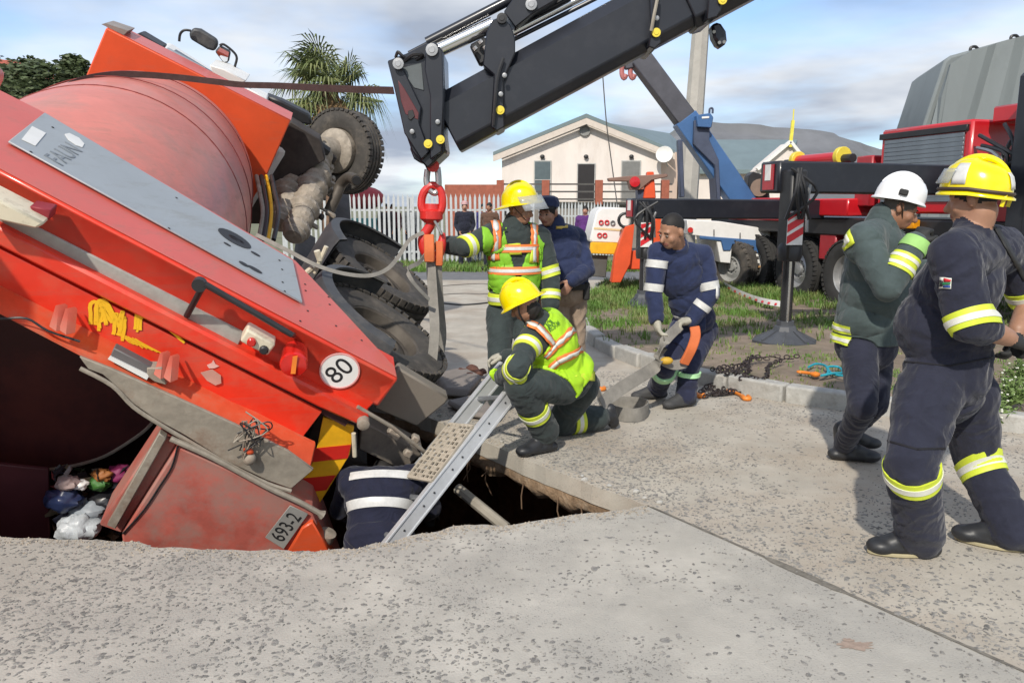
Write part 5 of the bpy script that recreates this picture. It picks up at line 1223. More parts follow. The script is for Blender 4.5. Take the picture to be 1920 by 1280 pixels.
cl = [(P(x, y, 15 + dy), r) for x, y, r, dy in [(-30, 160, .75, 0), (15, 150, .55, .3), (60, 155, .55, -.3), (100, 165, .6, 0), (135, 135, .35, 0), (150, 160, .4, .2), (30, 185, .7, .4), (90, 195, .6, 0), (140, 120, .22, 0), (65, 135, .35, 0), (-20, 200, .8, 0), (130, 190, .5, .5)]]
tree('bushy_tree', (P(50, 387, 15).x, 15, 0), 3.6, cl, 'dark bushy tree in front of the red-roofed house', 'tree', seed=3, lsz=0.055, per=620)
# ---- fan palm
palm = empty('fan_palm', (P(616, 387, 22).x, 22, 0), 'fan palm with wind-blown fronds rising behind the truck', 'palm tree')
pc = P(616, 165, 22); pbse = V((P(616, 387, 22).x, 22, 0))
MB().tube([pbse, pbse.lerp(pc, 0.5), pc], [0.3, 0.22, 0.26], 10).build('trunk', mat('palm_trunk', (0.17, 0.105, 0.07), rough=0.9, var=0.35, vs=10, bump=0.7, bs=20), palm)
PG = mat('palm_leaf', (0.12, 0.155, 0.045), rough=0.5, var=0.4, vs=2.0, col2=(0.24, 0.21, 0.09), amt=0.7, ds=1.5)
PD = mat('palm_dead', (0.24, 0.15, 0.07), rough=0.8, var=0.3, vs=3)
rnd = random.Random(12)
def frond(c, d, L, size, m, droop):
    d = d.normalized(); tip = c + d * L + V((0, 0, -droop * L * 0.3)); vs = []; fs = []
    pet = MB(); pet.tube(smoothpath([c, c + d * L * 0.5 + V((0, 0, 0.04)), tip], 3), 0.02, 5)
    side = d.cross(V((0, 0, 1)))
    side = side.normalized() if side.length > 0.05 else V((1, 0, 0)); up_ = side.cross(d).normalized()
    for k in range(22):
        a = math.radians(-125 + 250 * k / 21); dd = (d * math.cos(a) + side * math.sin(a)).normalized(); ll = size * (0.75 + 0.25 * math.cos(a)) * rnd.uniform(0.85, 1.1)
        dd = (dd + V((-0.35, 0, 0.05))).normalized()          # wind from the left
        mid = tip + dd * ll * 0.55 + V((0, 0, -0.04)); end = tip + dd * ll * 0.92 + V((-0.03, 0, -ll * rnd.uniform(0.2, 0.85) * (0.55 + droop)))
        w = dd.cross(up_).normalized() * 0.022; o = len(pet.v)
        pet.add([tip, mid - w, mid + w, end, mid + up_ * 0.02], [(0, 1, 4), (0, 4, 2), (1, 3, 4), (4, 3, 2)])
    pet.build('frond', m, palm, smooth=0)
for k in range(62):
    a = rnd.uniform(0, 6.283); el = rnd.uniform(-0.85, 1.25)
    d = V((math.cos(a) * math.cos(el) * 1.0, math.sin(a) * math.cos(el), math.sin(el)))
    frond(pc + V((0, 0, rnd.uniform(-0.25, 0.2))), d, rnd.uniform(0.55, 1.0), rnd.uniform(0.7, 1.05), PD if el < -0.5 else PG, 0.3 if el > 0.3 else 0.8)
# ================================================================ PEOPLE
class Body:
    """tapered capsules and ellipsoids, voxel-joined into one continuous surface"""
    def __init__(s): s.pr = []
    def cap(s, a, b, ra, rb, tag, side=None, sx=1.0, sy=1.0):
        a = V(a); b = V(b); d = b - a
        if d.length < 1e-5: b = a + V((0, 0, 1e-3)); d = b - a
        d.normalize()
        if side is None: x = perp(d)[0]
        else:
            x = V(side) - d * V(side).dot(d); x = x.normalized() if x.length > 1e-4 else perp(d)[0]
        s.pr.append(('c', a, b, ra, rb, x, d.cross(x), sx, sy, tag)); return s
    def ell(s, c, X, Y, Z, tag): s.pr.append(('e', V(c), V(X), V(Y), V(Z), tag)); return s
    def mesh(s, voxel, smooth=4):
        mb = MB()
        for p in s.pr:
            if p[0] == 'e': mb.ell(p[1], p[2], p[3], p[4], 20, 12); continue
            _, a, b, ra, rb, x, y, sx, sy, tag = p; d = (b - a); L = d.length; d = d / L; n = 18; o = len(mb.v); vs = []; rings = []
            for k in range(1, 6):
                t = -math.pi / 2 + math.pi / 2 * k / 5; rings.append((a + d * (ra * math.sin(t)), ra * math.cos(t)))
            for k in range(0, 5):
                t = math.pi / 2 * k / 5; rings.append((b + d * (rb * math.sin(t)), rb * math.cos(t)))
            vs.append(a - d * ra)
            for c, r in rings:
                for q in range(n):
                    an = 2 * math.pi * q / n; vs.append(c + x * (math.cos(an) * r * sx) + y * (math.sin(an) * r * sy))
            vs.append(b + d * rb); fs = [(0, 1 + (q + 1) % n, 1 + q) for q in range(n)]
            for i in range(len(rings) - 1):
                for q in range(n): fs.append((1 + i * n + q, 1 + i * n + (q + 1) % n, 1 + (i + 1) * n + (q + 1) % n, 1 + (i + 1) * n + q))
            e = len(vs) - 1; z = 1 + (len(rings) - 1) * n; fs += [(z + q, z + (q + 1) % n, e) for q in range(n)]
            mb.add(vs, fs)
        me = bpy.data.meshes.new('tmp'); me.from_pydata([tuple(v) for v in mb.v], [], mb.f)
        o = bpy.data.objects.new('tmp', me); C.objects.link(o)
        m = o.modifiers.new('r', 'REMESH'); m.mode = 'VOXEL'; m.voxel_size = voxel; m.adaptivity = 0
        m2 = o.modifiers.new('s', 'SMOOTH'); m2.factor = 0.5; m2.iterations = smooth
        out = bpy.data.meshes.new_from_object(o.evaluated_get(bpy.context.evaluated_depsgraph_get()))
        bpy.data.objects.remove(o); bpy.data.meshes.remove(me); return out
    def nearest(s, co):
        best = np.full(len(co), 1e9); idx = np.zeros(len(co), int)
        for i, p in enumerate(s.pr):
            if p[0] == 'e':
                M = np.array(Matrix((p[2], p[3], p[4])).transposed().inverted()); q = (co - np.array(p[1])) @ M.T
                dd = (np.linalg.norm(q, axis=1) - 1) * (p[2].length + p[3].length + p[4].length) / 3
            else:
                _, a, b, ra, rb, x, y, sx, sy, tag = p; a_ = np.array(a); d = np.array(b) - a_; L2 = d @ d
                t = np.clip(((co - a_) @ d) / L2, 0, 1); v = co - a_ - t[:, None] * d
                vx = v @ np.array(x); vy = v @ np.array(y); dn = d / np.sqrt(L2); vd = v @ dn
                dd = np.sqrt((vx / sx) ** 2 + (vy / sy) ** 2 + vd ** 2) - (ra + (rb - ra) * t)
            m = dd < best; best[m] = dd[m]; idx[m] = i
        return idx
OFFX = {}
NOWR = ('skin', 'hair', 'glove', 'boot', 'lips')
def finish(body, name, label, mats, voxel=0.008, floor=None, wr=0.007, group=None, zone=None, cat='person', smooth=4, seed=0):
    me = body.mesh(voxel, smooth); n = len(me.vertices)
    co = np.empty(n * 3); me.vertices.foreach_get('co', co); co = co.reshape(-1, 3)
    nr = np.empty(n * 3); me.vertices.foreach_get('normal', nr); nr = nr.reshape(-1, 3)
    idx = body.nearest(co); tags = [p[-1] for p in body.pr]
    # cloth folds: ridged noise squeezed along each limb
    disp = np.zeros(n)
    for i in range(n):
        p = body.pr[idx[i]]
        if p[-1] in NOWR: continue
        c = V(co[i]); 
        if p[0] == 'c':
            ax = (p[2] - p[1]).normalized(); al = ax.dot(c)
            q = (c - ax * al) * 4.2 + ax * al * 9.0
        else: q = V((c.x * 7, c.y * 7, c.z * 12))
        q = q + V((seed * 7.1, p[3] * 3 if p[0] == 'c' else 0, 0))
        q = q + V((noise.noise(c * 5), noise.noise(c * 5 + V((9, 0, 0))), noise.noise(c * 5 + V((0, 9, 0))))) * 1.5
        v = noise.noise(q); w = noise.noise(q * 2.3 + V((5, 5, 5)))
        disp[i] = (0.55 - abs(v) * 1.9) + 0.45 * w
    co = co + nr * (disp * wr)[:, None]
    if floor is not None: co[:, 2] = np.maximum(co[:, 2], floor)
    me.vertices.foreach_set('co', co.ravel()); me.update()
    pc = np.empty(len(me.polygons) * 3); me.polygons.foreach_get('center', pc); pc = pc.reshape(-1, 3)
    pi = body.nearest(pc); keys = list(mats.keys()); me.materials.clear()
    for k in keys: me.materials.append(mats[k])
    tg = [tags[i] for i in pi]
    if zone: tg = [zone(V(pc[k]), tg[k]) for k in range(len(tg))]
    me.polygons.foreach_set('material_index', np.array([keys.index(t) for t in tg], dtype=np.int32))
    me.shade_smooth()
    lo = co.min(axis=0); hi = co.max(axis=0); base = V(((lo[0] + hi[0]) / 2, (lo[1] + hi[1]) / 2, lo[2]))
    root = empty('person', base, label, cat, group)
    bvh = BVHTree.FromPolygons([tuple(c) for c in co], [tuple(p.vertices) for p in me.polygons])
    me.transform(Matrix.Translation(-base)); ob = link_mesh('body', me, root, base)
    return root, bvh, co, me, tg, base
def ring(root, bvh, a, b, t0, t1, m, name='reflective_band', rmax=0.3, off_=0.006, n=36, a0=0, a1=2 * math.pi, X=None, rfix=None, tilt=0.0):
    off_ += OFFX.get(root.name, 0); a = V(a); b = V(b); d = (b - a).normalized(); x, y = perp(d)
    if X is not None: x = (V(X) - d * V(X).dot(d)).normalized(); y = d.cross(x)
    ts = [t0, t0, t0 + (t1 - t0) * 0.33, t0 + (t1 - t0) * 0.66, t1, t1]; offs = [-0.012, off_, off_, off_, off_, -0.012]
    full = abs(a1 - a0 - 2 * math.pi) < 1e-6; cnt = n if full else n + 1; vs = []; last = 0.06
    for t, of in zip(ts, offs):
        rs = []
        for k in range(cnt):
            an = a0 + (a1 - a0) * k / n; dr = x * math.cos(an) + y * math.sin(an); c = a + (b - a) * t + d * (tilt * math.cos(an))
            h = bvh.ray_cast(c, dr, rmax)
            r = h[3] if h[0] is not None else None
            rs.append(r)
        good = [r for r in rs if r is not None]; av = sorted(good)[len(good) // 2] if good else last; last = av
        rs = [min(r if r is not None else av, av * 1.5) for r in rs]
        for _ in range(5): rs = [(rs[k - 1] + 2 * rs[k] + rs[(k + 1) % cnt]) / 4 if full else rs[k] for k in range(cnt)]
        for k in range(cnt):
            an = a0 + (a1 - a0) * k / n; dr = x * math.cos(an) + y * math.sin(an); c = a + (b - a) * t + d * (tilt * math.cos(an))
            vs.append(c + dr * (rs[k] + of))
    fs = [(i * cnt + k, i * cnt + (k + 1) % cnt, (i + 1) * cnt + (k + 1) % cnt, (i + 1) * cnt + k) for i in range(5) for k in range(n)]
    return MB().add(vs, fs).build(name, m, root, smooth=50)
def band2(root, bvh, a, b, t, w, m1, m2, **kw):
    """yellow band with silver centre"""
    L = (V(b) - V(a)).length; h = w / 2 / L
    o = ring(root, bvh, a, b, t - h, t + h, m1, **kw)
    kw = dict(kw); kw['off_'] = 0.009; kw['name'] = 'reflective_strip'
    ring(root, bvh, a, b, t - h * 0.36, t + h * 0.36, m2, **kw); return o
def decal(root, bvh, quad, nx, ny, m, off_=0.006, name='reflective_patch', maxjump=0.12):
    """patch laid on the clothing where the quad's view rays meet it"""
    off_ += OFFX.get(root.name, 0); q = [V((x, y, 0)) for x, y in quad]; pts = {}
    for j in range(ny + 1):
        for i in range(nx + 1):
            p = q[0].lerp(q[1], i / nx).lerp(q[3].lerp(q[2], i / nx), j / ny); d = ray(p.x, p.y).normalized()
            h = bvh.ray_cast(CAM, d)
            if h[0] is not None: pts[(i, j)] = h[0] + h[1] * off_
    vs = []; ids = {}; fs = []
    for k, p in pts.items(): ids[k] = len(vs); vs.append(p)
    for j in range(ny):
        for i in range(nx):
            c = [(i, j), (i + 1, j), (i + 1, j + 1), (i, j + 1)]
            if all(k in ids for k in c):
                pp = [vs[ids[k]] for k in c]
                if max((pp[a] - pp[b]).length for a in range(4) for b in range(a)) < maxjump: fs.append([ids[k] for k in c])
    if not fs: return None
    o = MB().add(vs, fs).build(name, m, root, smooth=60)
    so = o.modifiers.new('thick', 'SOLIDIFY'); so.thickness = 0.004; so.offset = 0
    return o
def shell(root, co_me, base, tg, test, off_, m, name):
    """a garment over the body: the faces test() accepts, lifted along their normals"""
    me = co_me; keep = [p for k, p in enumerate(me.polygons) if test(V(p.center) + base, tg[k])]
    ids = {}; vs = []; fs = []
    for p in keep:
        f = []
        for i in p.vertices:
            if i not in ids: ids[i] = len(vs); v = me.vertices[i]; vs.append(V(v.co) + base + V(v.normal) * off_)
            f.append(ids[i])
        fs.append(f)
    o = MB().add(vs, fs).build(name, m, root, smooth=180)
    so = o.modifiers.new('thick', 'SOLIDIFY'); so.thickness = off_ * 1.4; so.offset = -1
    sm = o.modifiers.new('sm', 'SMOOTH'); sm.iterations = 3
    return o
def head(b, hc, hf, hu, s=1.0, skin='skin', hairtop=None, neck=None, ntag='skin', nr=0.056):
    hf = V(hf).normalized(); hu = (V(hu) - hf * V(hu).dot(hf)).normalized(); hs = hf.cross(hu)
    def p(f, sd, u): return V(hc) + (hf * f + hs * sd + hu * u) * s
    b.ell(p(-0.012, 0, 0.032), hs * 0.074 * s, hf * 0.094 * s, hu * 0.092 * s, hairtop or skin)
    b.ell(p(0.022, 0, -0.03), hs * 0.062 * s, hf * 0.072 * s, hu * 0.085 * s, skin)
    b.ell(p(0.04, 0, -0.078), hs * 0.040 * s, hf * 0.048 * s, hu * 0.036 * s, skin)
    b.cap(p(0.088, 0, 0.0), p(0.108, 0, -0.036), 0.010 * s, 0.016 * s, skin)
    b.cap(p(0.074, -0.035, 0.018), p(0.074, 0.035, 0.018), 0.014 * s, 0.014 * s, skin)
    b.cap(p(0.082, -0.016, -0.066), p(0.082, 0.016, -0.066), 0.012 * s, 0.012 * s, 'lips' if skin == 'skin' else skin)
    for sg in (-1, 1):
        b.ell(p(-0.012, 0.077 * sg, -0.01), hs * 0.012 * s, hf * 0.02 * s, hu * 0.032 * s, skin)
        b.ell(p(0.055, 0.038 * sg, -0.035), hs * 0.026 * s, hf * 0.025 * s, hu * 0.03 * s, skin)
    if neck is not None: b.cap(p(-0.025, 0, -0.06), neck, nr * s, nr * 1.12 * s, ntag)
    return hf, hu, hs
def hand(b, wr, d, palm, s=1.0, tag='skin', curl=0.6, thumb=1, th=1.0):
    """palm, four unequal fingers with a knuckle bend, thumb from the side of the palm"""
    d = V(d).normalized(); pn = V(palm); pn = (pn - d * pn.dot(d)).normalized(); sd = d.cross(pn) * thumb
    wr = V(wr); pc = wr + d * 0.05 * s
    b.ell(pc, sd * 0.044 * s, d * 0.058 * s, pn * 0.020 * s * th, tag)
    for k, (o, L) in enumerate([(0.030, 0.072), (0.010, 0.082), (-0.011, 0.076), (-0.030, 0.060)]):
        r = 0.0095 * s * th; k0 = wr + d * 0.095 * s + sd * o * s; a = curl
        d1 = (d * math.cos(a * 0.8) + pn * math.sin(a * 0.8)); k1 = k0 + d1 * L * 0.5 * s
        d2 = (d * math.cos(a * 1.9) + pn * math.sin(a * 1.9)); k2 = k1 + d2 * L * 0.45 * s
        b.cap(wr + d * 0.06 * s + sd * o * 0.9 * s, k0, r * 1.1, r * 1.05, tag); b.cap(k0, k1, r * 1.05, r, tag); b.cap(k1, k2, r, r * 0.82, tag)
    t0 = wr + d * 0.03 * s + sd * 0.034 * s; t1 = t0 + (d * 0.6 + sd * 0.7 + pn * 0.25).normalized() * 0.04 * s; t2 = t1 + (d * 0.85 + sd * 0.2 + pn * 0.5).normalized() * 0.034 * s
    b.cap(t0, t1, 0.013 * s * th, 0.011 * s * th, tag); b.cap(t1, t2, 0.011 * s * th, 0.009 * s * th, tag)
def foot(b, an, toe, s=1.0, tag='boot', r=0.048, sole=True):
    an = V(an); toe = V(toe); d = (toe - an); dh = V((d.x, d.y, 0)).normalized() if abs(d.z) < 0.8 * d.length else d.normalized()
    b.cap(an + V((0, 0, 0.03)), an - V((0, 0, 0.045)), r * 1.12 * s, r * 1.0 * s, tag)
    heel = an - dh * 0.045 * s - V((0, 0, 0.055 * s)); ball = toe - dh * 0.055 * s
    b.cap(heel, ball, 0.042 * s, 0.040 * s, tag, side=dh.cross(V((0, 0, 1))), sx=1.1, sy=0.8); b.cap(an.lerp(toe, 0.35) + V((0, 0, -0.012)), ball, 0.045 * s, 0.038 * s, tag)
    b.ell(ball, dh * 0.062 * s, dh.cross(V((0, 0, 1))) * 0.050 * s, V((0, 0, 0.036 * s)), tag)
def torso(b, pel, nb, shL, shR, tag, belly=1.0, w=1.0, fd=None, ptag=None, chest=1.0):
    up = (nb - pel); Lt = up.length; up = up / Lt; sd = (shR - shL); sd = (sd - up * sd.dot(up)).normalized(); fr = up.cross(sd)
    if fd is not None and fr.dot(V(fd)) < 0: fr = -fr
    b.ell(pel + up * 0.0, sd * 0.175 * w, fr * 0.135 * w, up * 0.14, ptag or tag)
    b.ell(pel.lerp(nb, 0.30) + fr * 0.025 * belly, sd * 0.168 * w * (0.8 + 0.2 * belly), fr * 0.128 * w * belly, up * 0.20, tag)
    b.ell(pel.lerp(nb, 0.62), sd * 0.182 * w, fr * 0.130 * w * chest, up * 0.20, tag)
    b.ell(pel.lerp(nb, 0.82), sd * 0.170 * w, fr * 0.112 * w * chest, up * 0.13, tag)
    for sh in (shL, shR): b.cap(nb - up * 0.035, sh, 0.068 * w, 0.072 * w, tag)
    b.cap(shL.lerp(shR, 0.06) - up * 0.03, shR.lerp(shL, 0.06) - up * 0.03, 0.085 * w, 0.085 * w, tag)
    return up, sd, fr
def arm(b, sh, el, wr, tag, k=1.0, cuff=1.0):
    b.cap(sh, el, 0.070 * k, 0.056 * k, tag); b.cap(el, wr, 0.056 * k, 0.046 * k * cuff, tag)
def leg(b, hip, kn, an, tag, k=1.0, hem=1.0):
    b.cap(hip, kn, 0.102 * k, 0.076 * k, tag); b.cap(kn, an, 0.076 * k, 0.060 * k * hem, tag)
def helmet(root, c, up, fwd, shellm, s=1.0, brim=1.0, visor=None, ridge=True, strap=None, sticker=None, back=1.25, name='helmet', rimm=None):
    up = V(up).normalized(); fwd = V(fwd); fwd = (fwd - up * fwd.dot(up)).normalized(); sd = fwd.cross(up); c = V(c); mb = MB()
    N_ = 40; prof = [(0.0, 0.150), (0.035, 0.147), (0.068, 0.135), (0.095, 0.113), (0.113, 0.082), (0.121, 0.045), (0.123, 0.010), (0.123, 0.0)]
    vs = []; rows = []
    def pt(r, h, a, br=0.0):
        f = math.cos(a); st = 1.20 * r; ex = br * (1.0 + 0.5 * max(0, -f) * back + 0.25 * max(0, f))
        return c + (fwd * (f * (st + ex)) + sd * (math.sin(a) * (r + ex)) + up * (h - br * 0.35 - 0.018 * max(0, -f))) * s
    ring_ = []
    for (r, h) in prof: ring_.append([pt(r, h, 2 * math.pi * k / N_) for k in range(N_)])
    ring_.append([pt(0.123, -0.002, 2 * math.pi * k / N_, 0.014 * brim) for k in range(N_)])
    ring_.append([pt(0.123, -0.006, 2 * math.pi * k / N_, 0.034 * brim) for k in range(N_)])
    ring_.append([pt(0.123, -0.014, 2 * math.pi * k / N_, 0.034 * brim) for k in range(N_)])
    ring_.append([pt(0.116, -0.010, 2 * math.pi * k / N_, 0.004 * brim) for k in range(N_)])
    mb.add([p for r in ring_ for p in r], [(i * N_ + k, i * N_ + (k + 1) % N_, (i + 1) * N_ + (k + 1) % N_, (i + 1) * N_ + k) for i in range(len(ring_) - 1) for k in range(N_)])
    hl = mb.build(name, shellm, root, smooth=50)
    if ridge:
        MB().tube([c + (fwd * (0.146 * math.cos(t)) + up * (0.150 * math.sin(t) + 0.002)) * s for t in [math.radians(28 + 124 * k / 14) for k in range(15)]], [0.004 + 0.008 * math.sin(math.pi * k / 14) for k in range(15)], 8, sq=1.3).build('ridge', shellm, hl)
    if rimm: MB().tube([pt(0.1245, 0.010, 2 * math.pi * k / N_) for k in range(N_)], 0.009 * s, 6, closed=True).build('rim_trim', rimm, hl)
    if visor:
        v0, v1, rr_, hgt, lift = visor; mb = MB(); nn = 18; vs = []
        for j in range(4):
            for k in range(nn + 1):
                a = math.radians(v0 + (v1 - v0) * k / nn); f = math.cos(a)
                vs.append(c + (fwd * (f * rr_ * 1.2 + lift * j / 3) + sd * (math.sin(a) * rr_) + up * (0.035 - hgt * j / 3)) * s)
        mb.add(vs, [(j * (nn + 1) + k, j * (nn + 1) + k + 1, (j + 1) * (nn + 1) + k + 1, (j + 1) * (nn + 1) + k) for j in range(3) for k in range(nn)])
        vo = mb.build('visor', VISOR, hl, smooth=60); so = vo.modifiers.new('t', 'SOLIDIFY'); so.thickness = 0.003
    if strap: 
        MB().tube(smoothpath([c + (sd * 0.118 * s - fwd * 0.02 * s), c + (sd * 0.085 - up * 0.08 + fwd * 0.03) * s, c + (-up * 0.155 + fwd * 0.055) * s, c + (-sd * 0.085 - up * 0.08 + fwd * 0.03) * s, c + (-sd * 0.118 * s - fwd * 0.02 * s)], 5), 0.008 * s, 6, sq=0.4).build('chin_strap', strap, hl)
    return hl, (c, up, fwd, sd)
def hquad(hl, fr, a0, a1, h0, h1, m, name='sticker', s=1.0):
    c, up, fwd, sd = fr; mb = MB(); vs = []; prof = [(0.0, 0.150), (0.035, 0.147), (0.068, 0.135), (0.095, 0.113), (0.113, 0.082), (0.121, 0.045), (0.123, 0.0)]
    def rad(h):
        for i in range(len(prof) - 1):
            (r0, z0), (r1, z1) = prof[i], prof[i + 1]
            if z1 <= h <= z0: return r0 + (r1 - r0) * (z0 - h) / (z0 - z1)
        return 0.123
    for j in range(5):
        h = h0 + (h1 - h0) * j / 4; r = rad(h) + 0.0025
        for k in range(9):
            a = math.radians(a0 + (a1 - a0) * k / 8); f = math.cos(a); vs.append(c + (fwd * f * r * 1.2 + sd * math.sin(a) * r + up * (h + 0.001 - 0.018 * max(0, -f))) * s)
    mb.add(vs, [(j * 9 + k, j * 9 + k + 1, (j + 1) * 9 + k + 1, (j + 1) * 9 + k) for j in range(4) for k in range(8)]); o = mb.build(name, m, hl, smooth=60)
    so = o.modifiers.new('t', 'SOLIDIFY'); so.thickness = 0.002; so.offset = 1
def eyes(root, hc, hf, hu, s=1.0):
    hf = V(hf).normalized(); hu = (V(hu) - hf * V(hu).dot(hf)).normalized(); hs = hf.cross(hu)
    for sg in (-1, 1):
        c = V(hc) + (hf * 0.0845 + hs * 0.031 * sg - hu * 0.004) * s
        e = MB().ell(c, hs * 0.014 * s, hf * 0.008 * s, hu * 0.0065 * s, 10, 6).build('eye', EYEW, root)
        MB().ell(c + hf * 0.005 * s, hs * 0.006 * s, hf * 0.005 * s, hu * 0.0062 * s, 8, 6).build('iris', HAIR, e)
        MB().tube([c + (hs * q * sg + hu * (0.020 + 0.004 * (1 - abs(q) / 0.02)) + hf * 0.004) * s for q in (-0.018, -0.006, 0.006, 0.018)], 0.0032 * s, 5).build('eyebrow', HAIR, root)
VISOR = bpy.data.materials.new('visor'); VISOR.use_nodes = True; _b = VISOR.node_tree.nodes['Principled BSDF']
_b.inputs['Base Color'].default_value = (0.5, 0.53, 0.56, 1); _b.inputs['Alpha'].default_value = 0.42; _b.inputs['Roughness'].default_value = 0.15
def cloth(name, col, **kw): return mat(name, col, rough=0.85, var=0.2, vs=7, bump=0.25, bs=70, fold=0.5, sheen=0.15, spec=0.25, **kw)
GRN = cloth('bunker_green', (0.038, 0.050, 0.050)); GRN2 = cloth('bunker_green_jacket', (0.062, 0.085, 0.086))
NVY = cloth('navy_cloth', (0.021, 0.023, 0.040)); NVYB = cloth('navy_jacket', (0.024, 0.034, 0.085)); NVYW = cloth('navy_overall', (0.024, 0.028, 0.060)); KHK = cloth('khaki', (0.30, 0.225, 0.165))
SKA = mat('skin_a', (0.30, 0.145, 0.085), rough=0.5, var=0.1, vs=20); SKB = mat('skin_b', (0.42, 0.22, 0.15), rough=0.5, var=0.1, vs=20); SKC = mat('skin_c', (0.36, 0.19, 0.12), rough=0.5, var=0.1, vs=20)
LIP = mat('lips', (0.26, 0.10, 0.08), rough=0.5)
HAIR = mat('hair_dark', (0.014, 0.012, 0.011), rough=0.7); HAIRG = mat('hair_grey', (0.09, 0.08, 0.07), rough=0.8); EYEW = mat('eye_white', (0.26, 0.22, 0.19), rough=0.3)
BOOT = mat('boot_black', (0.022, 0.023, 0.026), rough=0.45, var=0.3, vs=10); GLVB = mat('glove_black', (0.02, 0.02, 0.02), rough=0.7); GLVW = mat('glove_pale', (0.42, 0.40, 0.33), rough=0.85, var=0.25, vs=14); GLVG = mat('glove_lime', (0.42, 0.72, 0.02), rough=0.6)
VEST = mat('vest_green', (0.24, 0.54, 0.03), rough=0.6, var=0.12, vs=5, bump=0.15, bs=60); VEST2 = mat('vest_lime', (0.44, 0.76, 0.02), rough=0.6, var=0.10, vs=5, bump=0.15, bs=60)
ORS = mat('vest_orange', (0.85, 0.22, 0.05), rough=0.6); RFL = mat('reflective_silver', (0.62, 0.62, 0.60), rough=0.35, var=0.12, vs=30); RFY = mat('reflective_yellow', (0.62, 0.72, 0.05), rough=0.5, var=0.1, vs=25); RFP = mat('reflective_pale', (0.72, 0.72, 0.64), rough=0.4, var=0.1, vs=25)
HYEL = mat('helmet_yellow', (0.85, 0.70, 0.0), rough=0.22, coat=0.5, var=0.05, spec=0.5); HWHT = mat('helmet_white', (0.80, 0.80, 0.80), rough=0.25, coat=0.4, var=0.03); DKRIM = mat('dark_trim', (0.05, 0.03, 0.02), rough=0.6)
def J_(px, py, par, L, sg=-1): return near(px, py, par, L, sg)

# ---------------------------------------------------------------- A: standing rescuer in lime vest holding the sling
pel = P(962, 556, 6.25); nb = P(966, 427, 6.2); hc = P(975, 392, 6.17); hf = V((0.86, -0.45, -0.12))
shL = P(922, 441, 6.12); shR = P(1012, 446, 6.28); elL = J_(873, 463, shL, 0.27, -1); wrL = J_(838, 459, elL, 0.22, 1)
elR = J_(1034, 518, shR, 0.30, 1); wrR = J_(1032, 570, elR, 0.24, -1)
b = Body(); torso(b, pel, nb, shL, shR, 'coat', 1.05, 1.12, (0.2, -1, 0), 'pants'); head(b, hc, hf, (0, 0, 1), 0.98, neck=nb)
b.cap(nb + V((0, 0, 0.0)), nb + V((0.01, 0, 0.05)), 0.095, 0.08, 'coat')
arm(b, shL, elL, wrL, 'coat', 1.15, 1.1); arm(b, shR, elR, wrR, 'coat', 1.15, 1.1)
b.cap(pel + V((0, 0, -0.06)), pel + V((0, 0, 0.18)), 0.165, 0.16, 'coat', side=(1, 0, 0), sx=1.08, sy=0.85)
hand(b, wrL, wrL - elL, (0, -0.3, -1), 1.0, 'glove', 0.9, 1, 1.3); hand(b, wrR, V((0.05, -0.2, -1)), (-1, 0, 0), 1.0, 'glove', 0.6, 1, 1.2)
hL = P(938, 588, 6.25); hR = P(987, 588, 6.28); kL = J_(936, 672, hL, 0.40, -1); kR = J_(988, 672, hR, 0.40, -1)
aL = V((kL.x - 0.01, kL.y + 0.06, 0.09)); aR = V((kR.x + 0.01, kR.y + 0.06, 0.09))
leg(b, hL, kL, aL, 'pants', 1.15, 1.2); leg(b, hR, kR, aR, 'pants', 1.15, 1.2)
foot(b, aL, aL + V((-0.04, -0.22, -0.05))); foot(b, aR, aR + V((0.1, -0.2, -0.05)))
A = finish(b, 'person', 'rescuer in yellow helmet and lime vest standing with one hand on the lifting sling', {'coat': GRN, 'pants': GRN, 'skin': SKC, 'lips': LIP, 'glove': GLVB, 'boot': BOOT}, floor=0.0, seed=1, zone=lambda c, t: 'pants' if t == 'coat' and c.z < pel.z - 0.075 and abs(c.x - pel.x) < 0.22 else t)
root, bvh, co, me, tg, base = A
shell(root, me, base, tg, lambda c, t: t == 'coat', 0.012, GRN, 'jacket'); OFFX[root.name] = 0.012
up_ = (nb - pel).normalized()
vest = shell(root, me, base, tg, lambda c, t: t == 'coat' and c.z > pel.z + 0.035 and abs(c.x - pel.x) < 0.235 and (c - shL).length > 0.10 and (c - shR).length > 0.10 and c.z < nb.z + 0.03 and not (c.y < nb.y + 0.02 and abs(c.x - nb.x - 0.02) < 0.02 + 0.30 * max(0, c.z - (nb.z - 0.33))), 0.026, VEST, 'vest')
ctr0 = pel + V((0, 0, 0.0)); ctr1 = nb
# hoops and braces
for z0 in (0.19, 0.36):
    ring(root, bvh, V((pel.x, pel.y, pel.z + z0)), V((pel.x, pel.y, pel.z + z0 + 0.1)), 0.0, 0.60, ORS, 'vest_stripe', rmax=0.27, off_=0.020)
    ring(root, bvh, V((pel.x, pel.y, pel.z + z0)), V((pel.x, pel.y, pel.z + z0 + 0.1)), 0.18, 0.42, RFL, 'vest_reflector', rmax=0.27, off_=0.023)
for q in ([(920, 412), (936, 412), (938, 486), (922, 486)], [(992, 420), (1006, 424), (1003, 490), (990, 488)]):
    decal(root, bvh, q, 4, 16, ORS, 0.021, 'vest_stripe'); x0 = (q[0][0] + q[1][0]) / 2; x1 = (q[2][0] + q[3][0]) / 2
    decal(root, bvh, [(x0 - 3, q[0][1]), (x0 + 3, q[1][1]), (x1 + 3, q[2][1]), (x1 - 3, q[3][1])], 2, 16, RFL, 0.025, 'vest_reflector')
decal(root, bvh, [(952, 458), (975, 458), (976, 476), (955, 478)], 5, 4, RFY, 0.018); decal(root, bvh, [(992, 458), (999, 458), (996, 492), (989, 490)], 3, 6, RFY, 0.022)
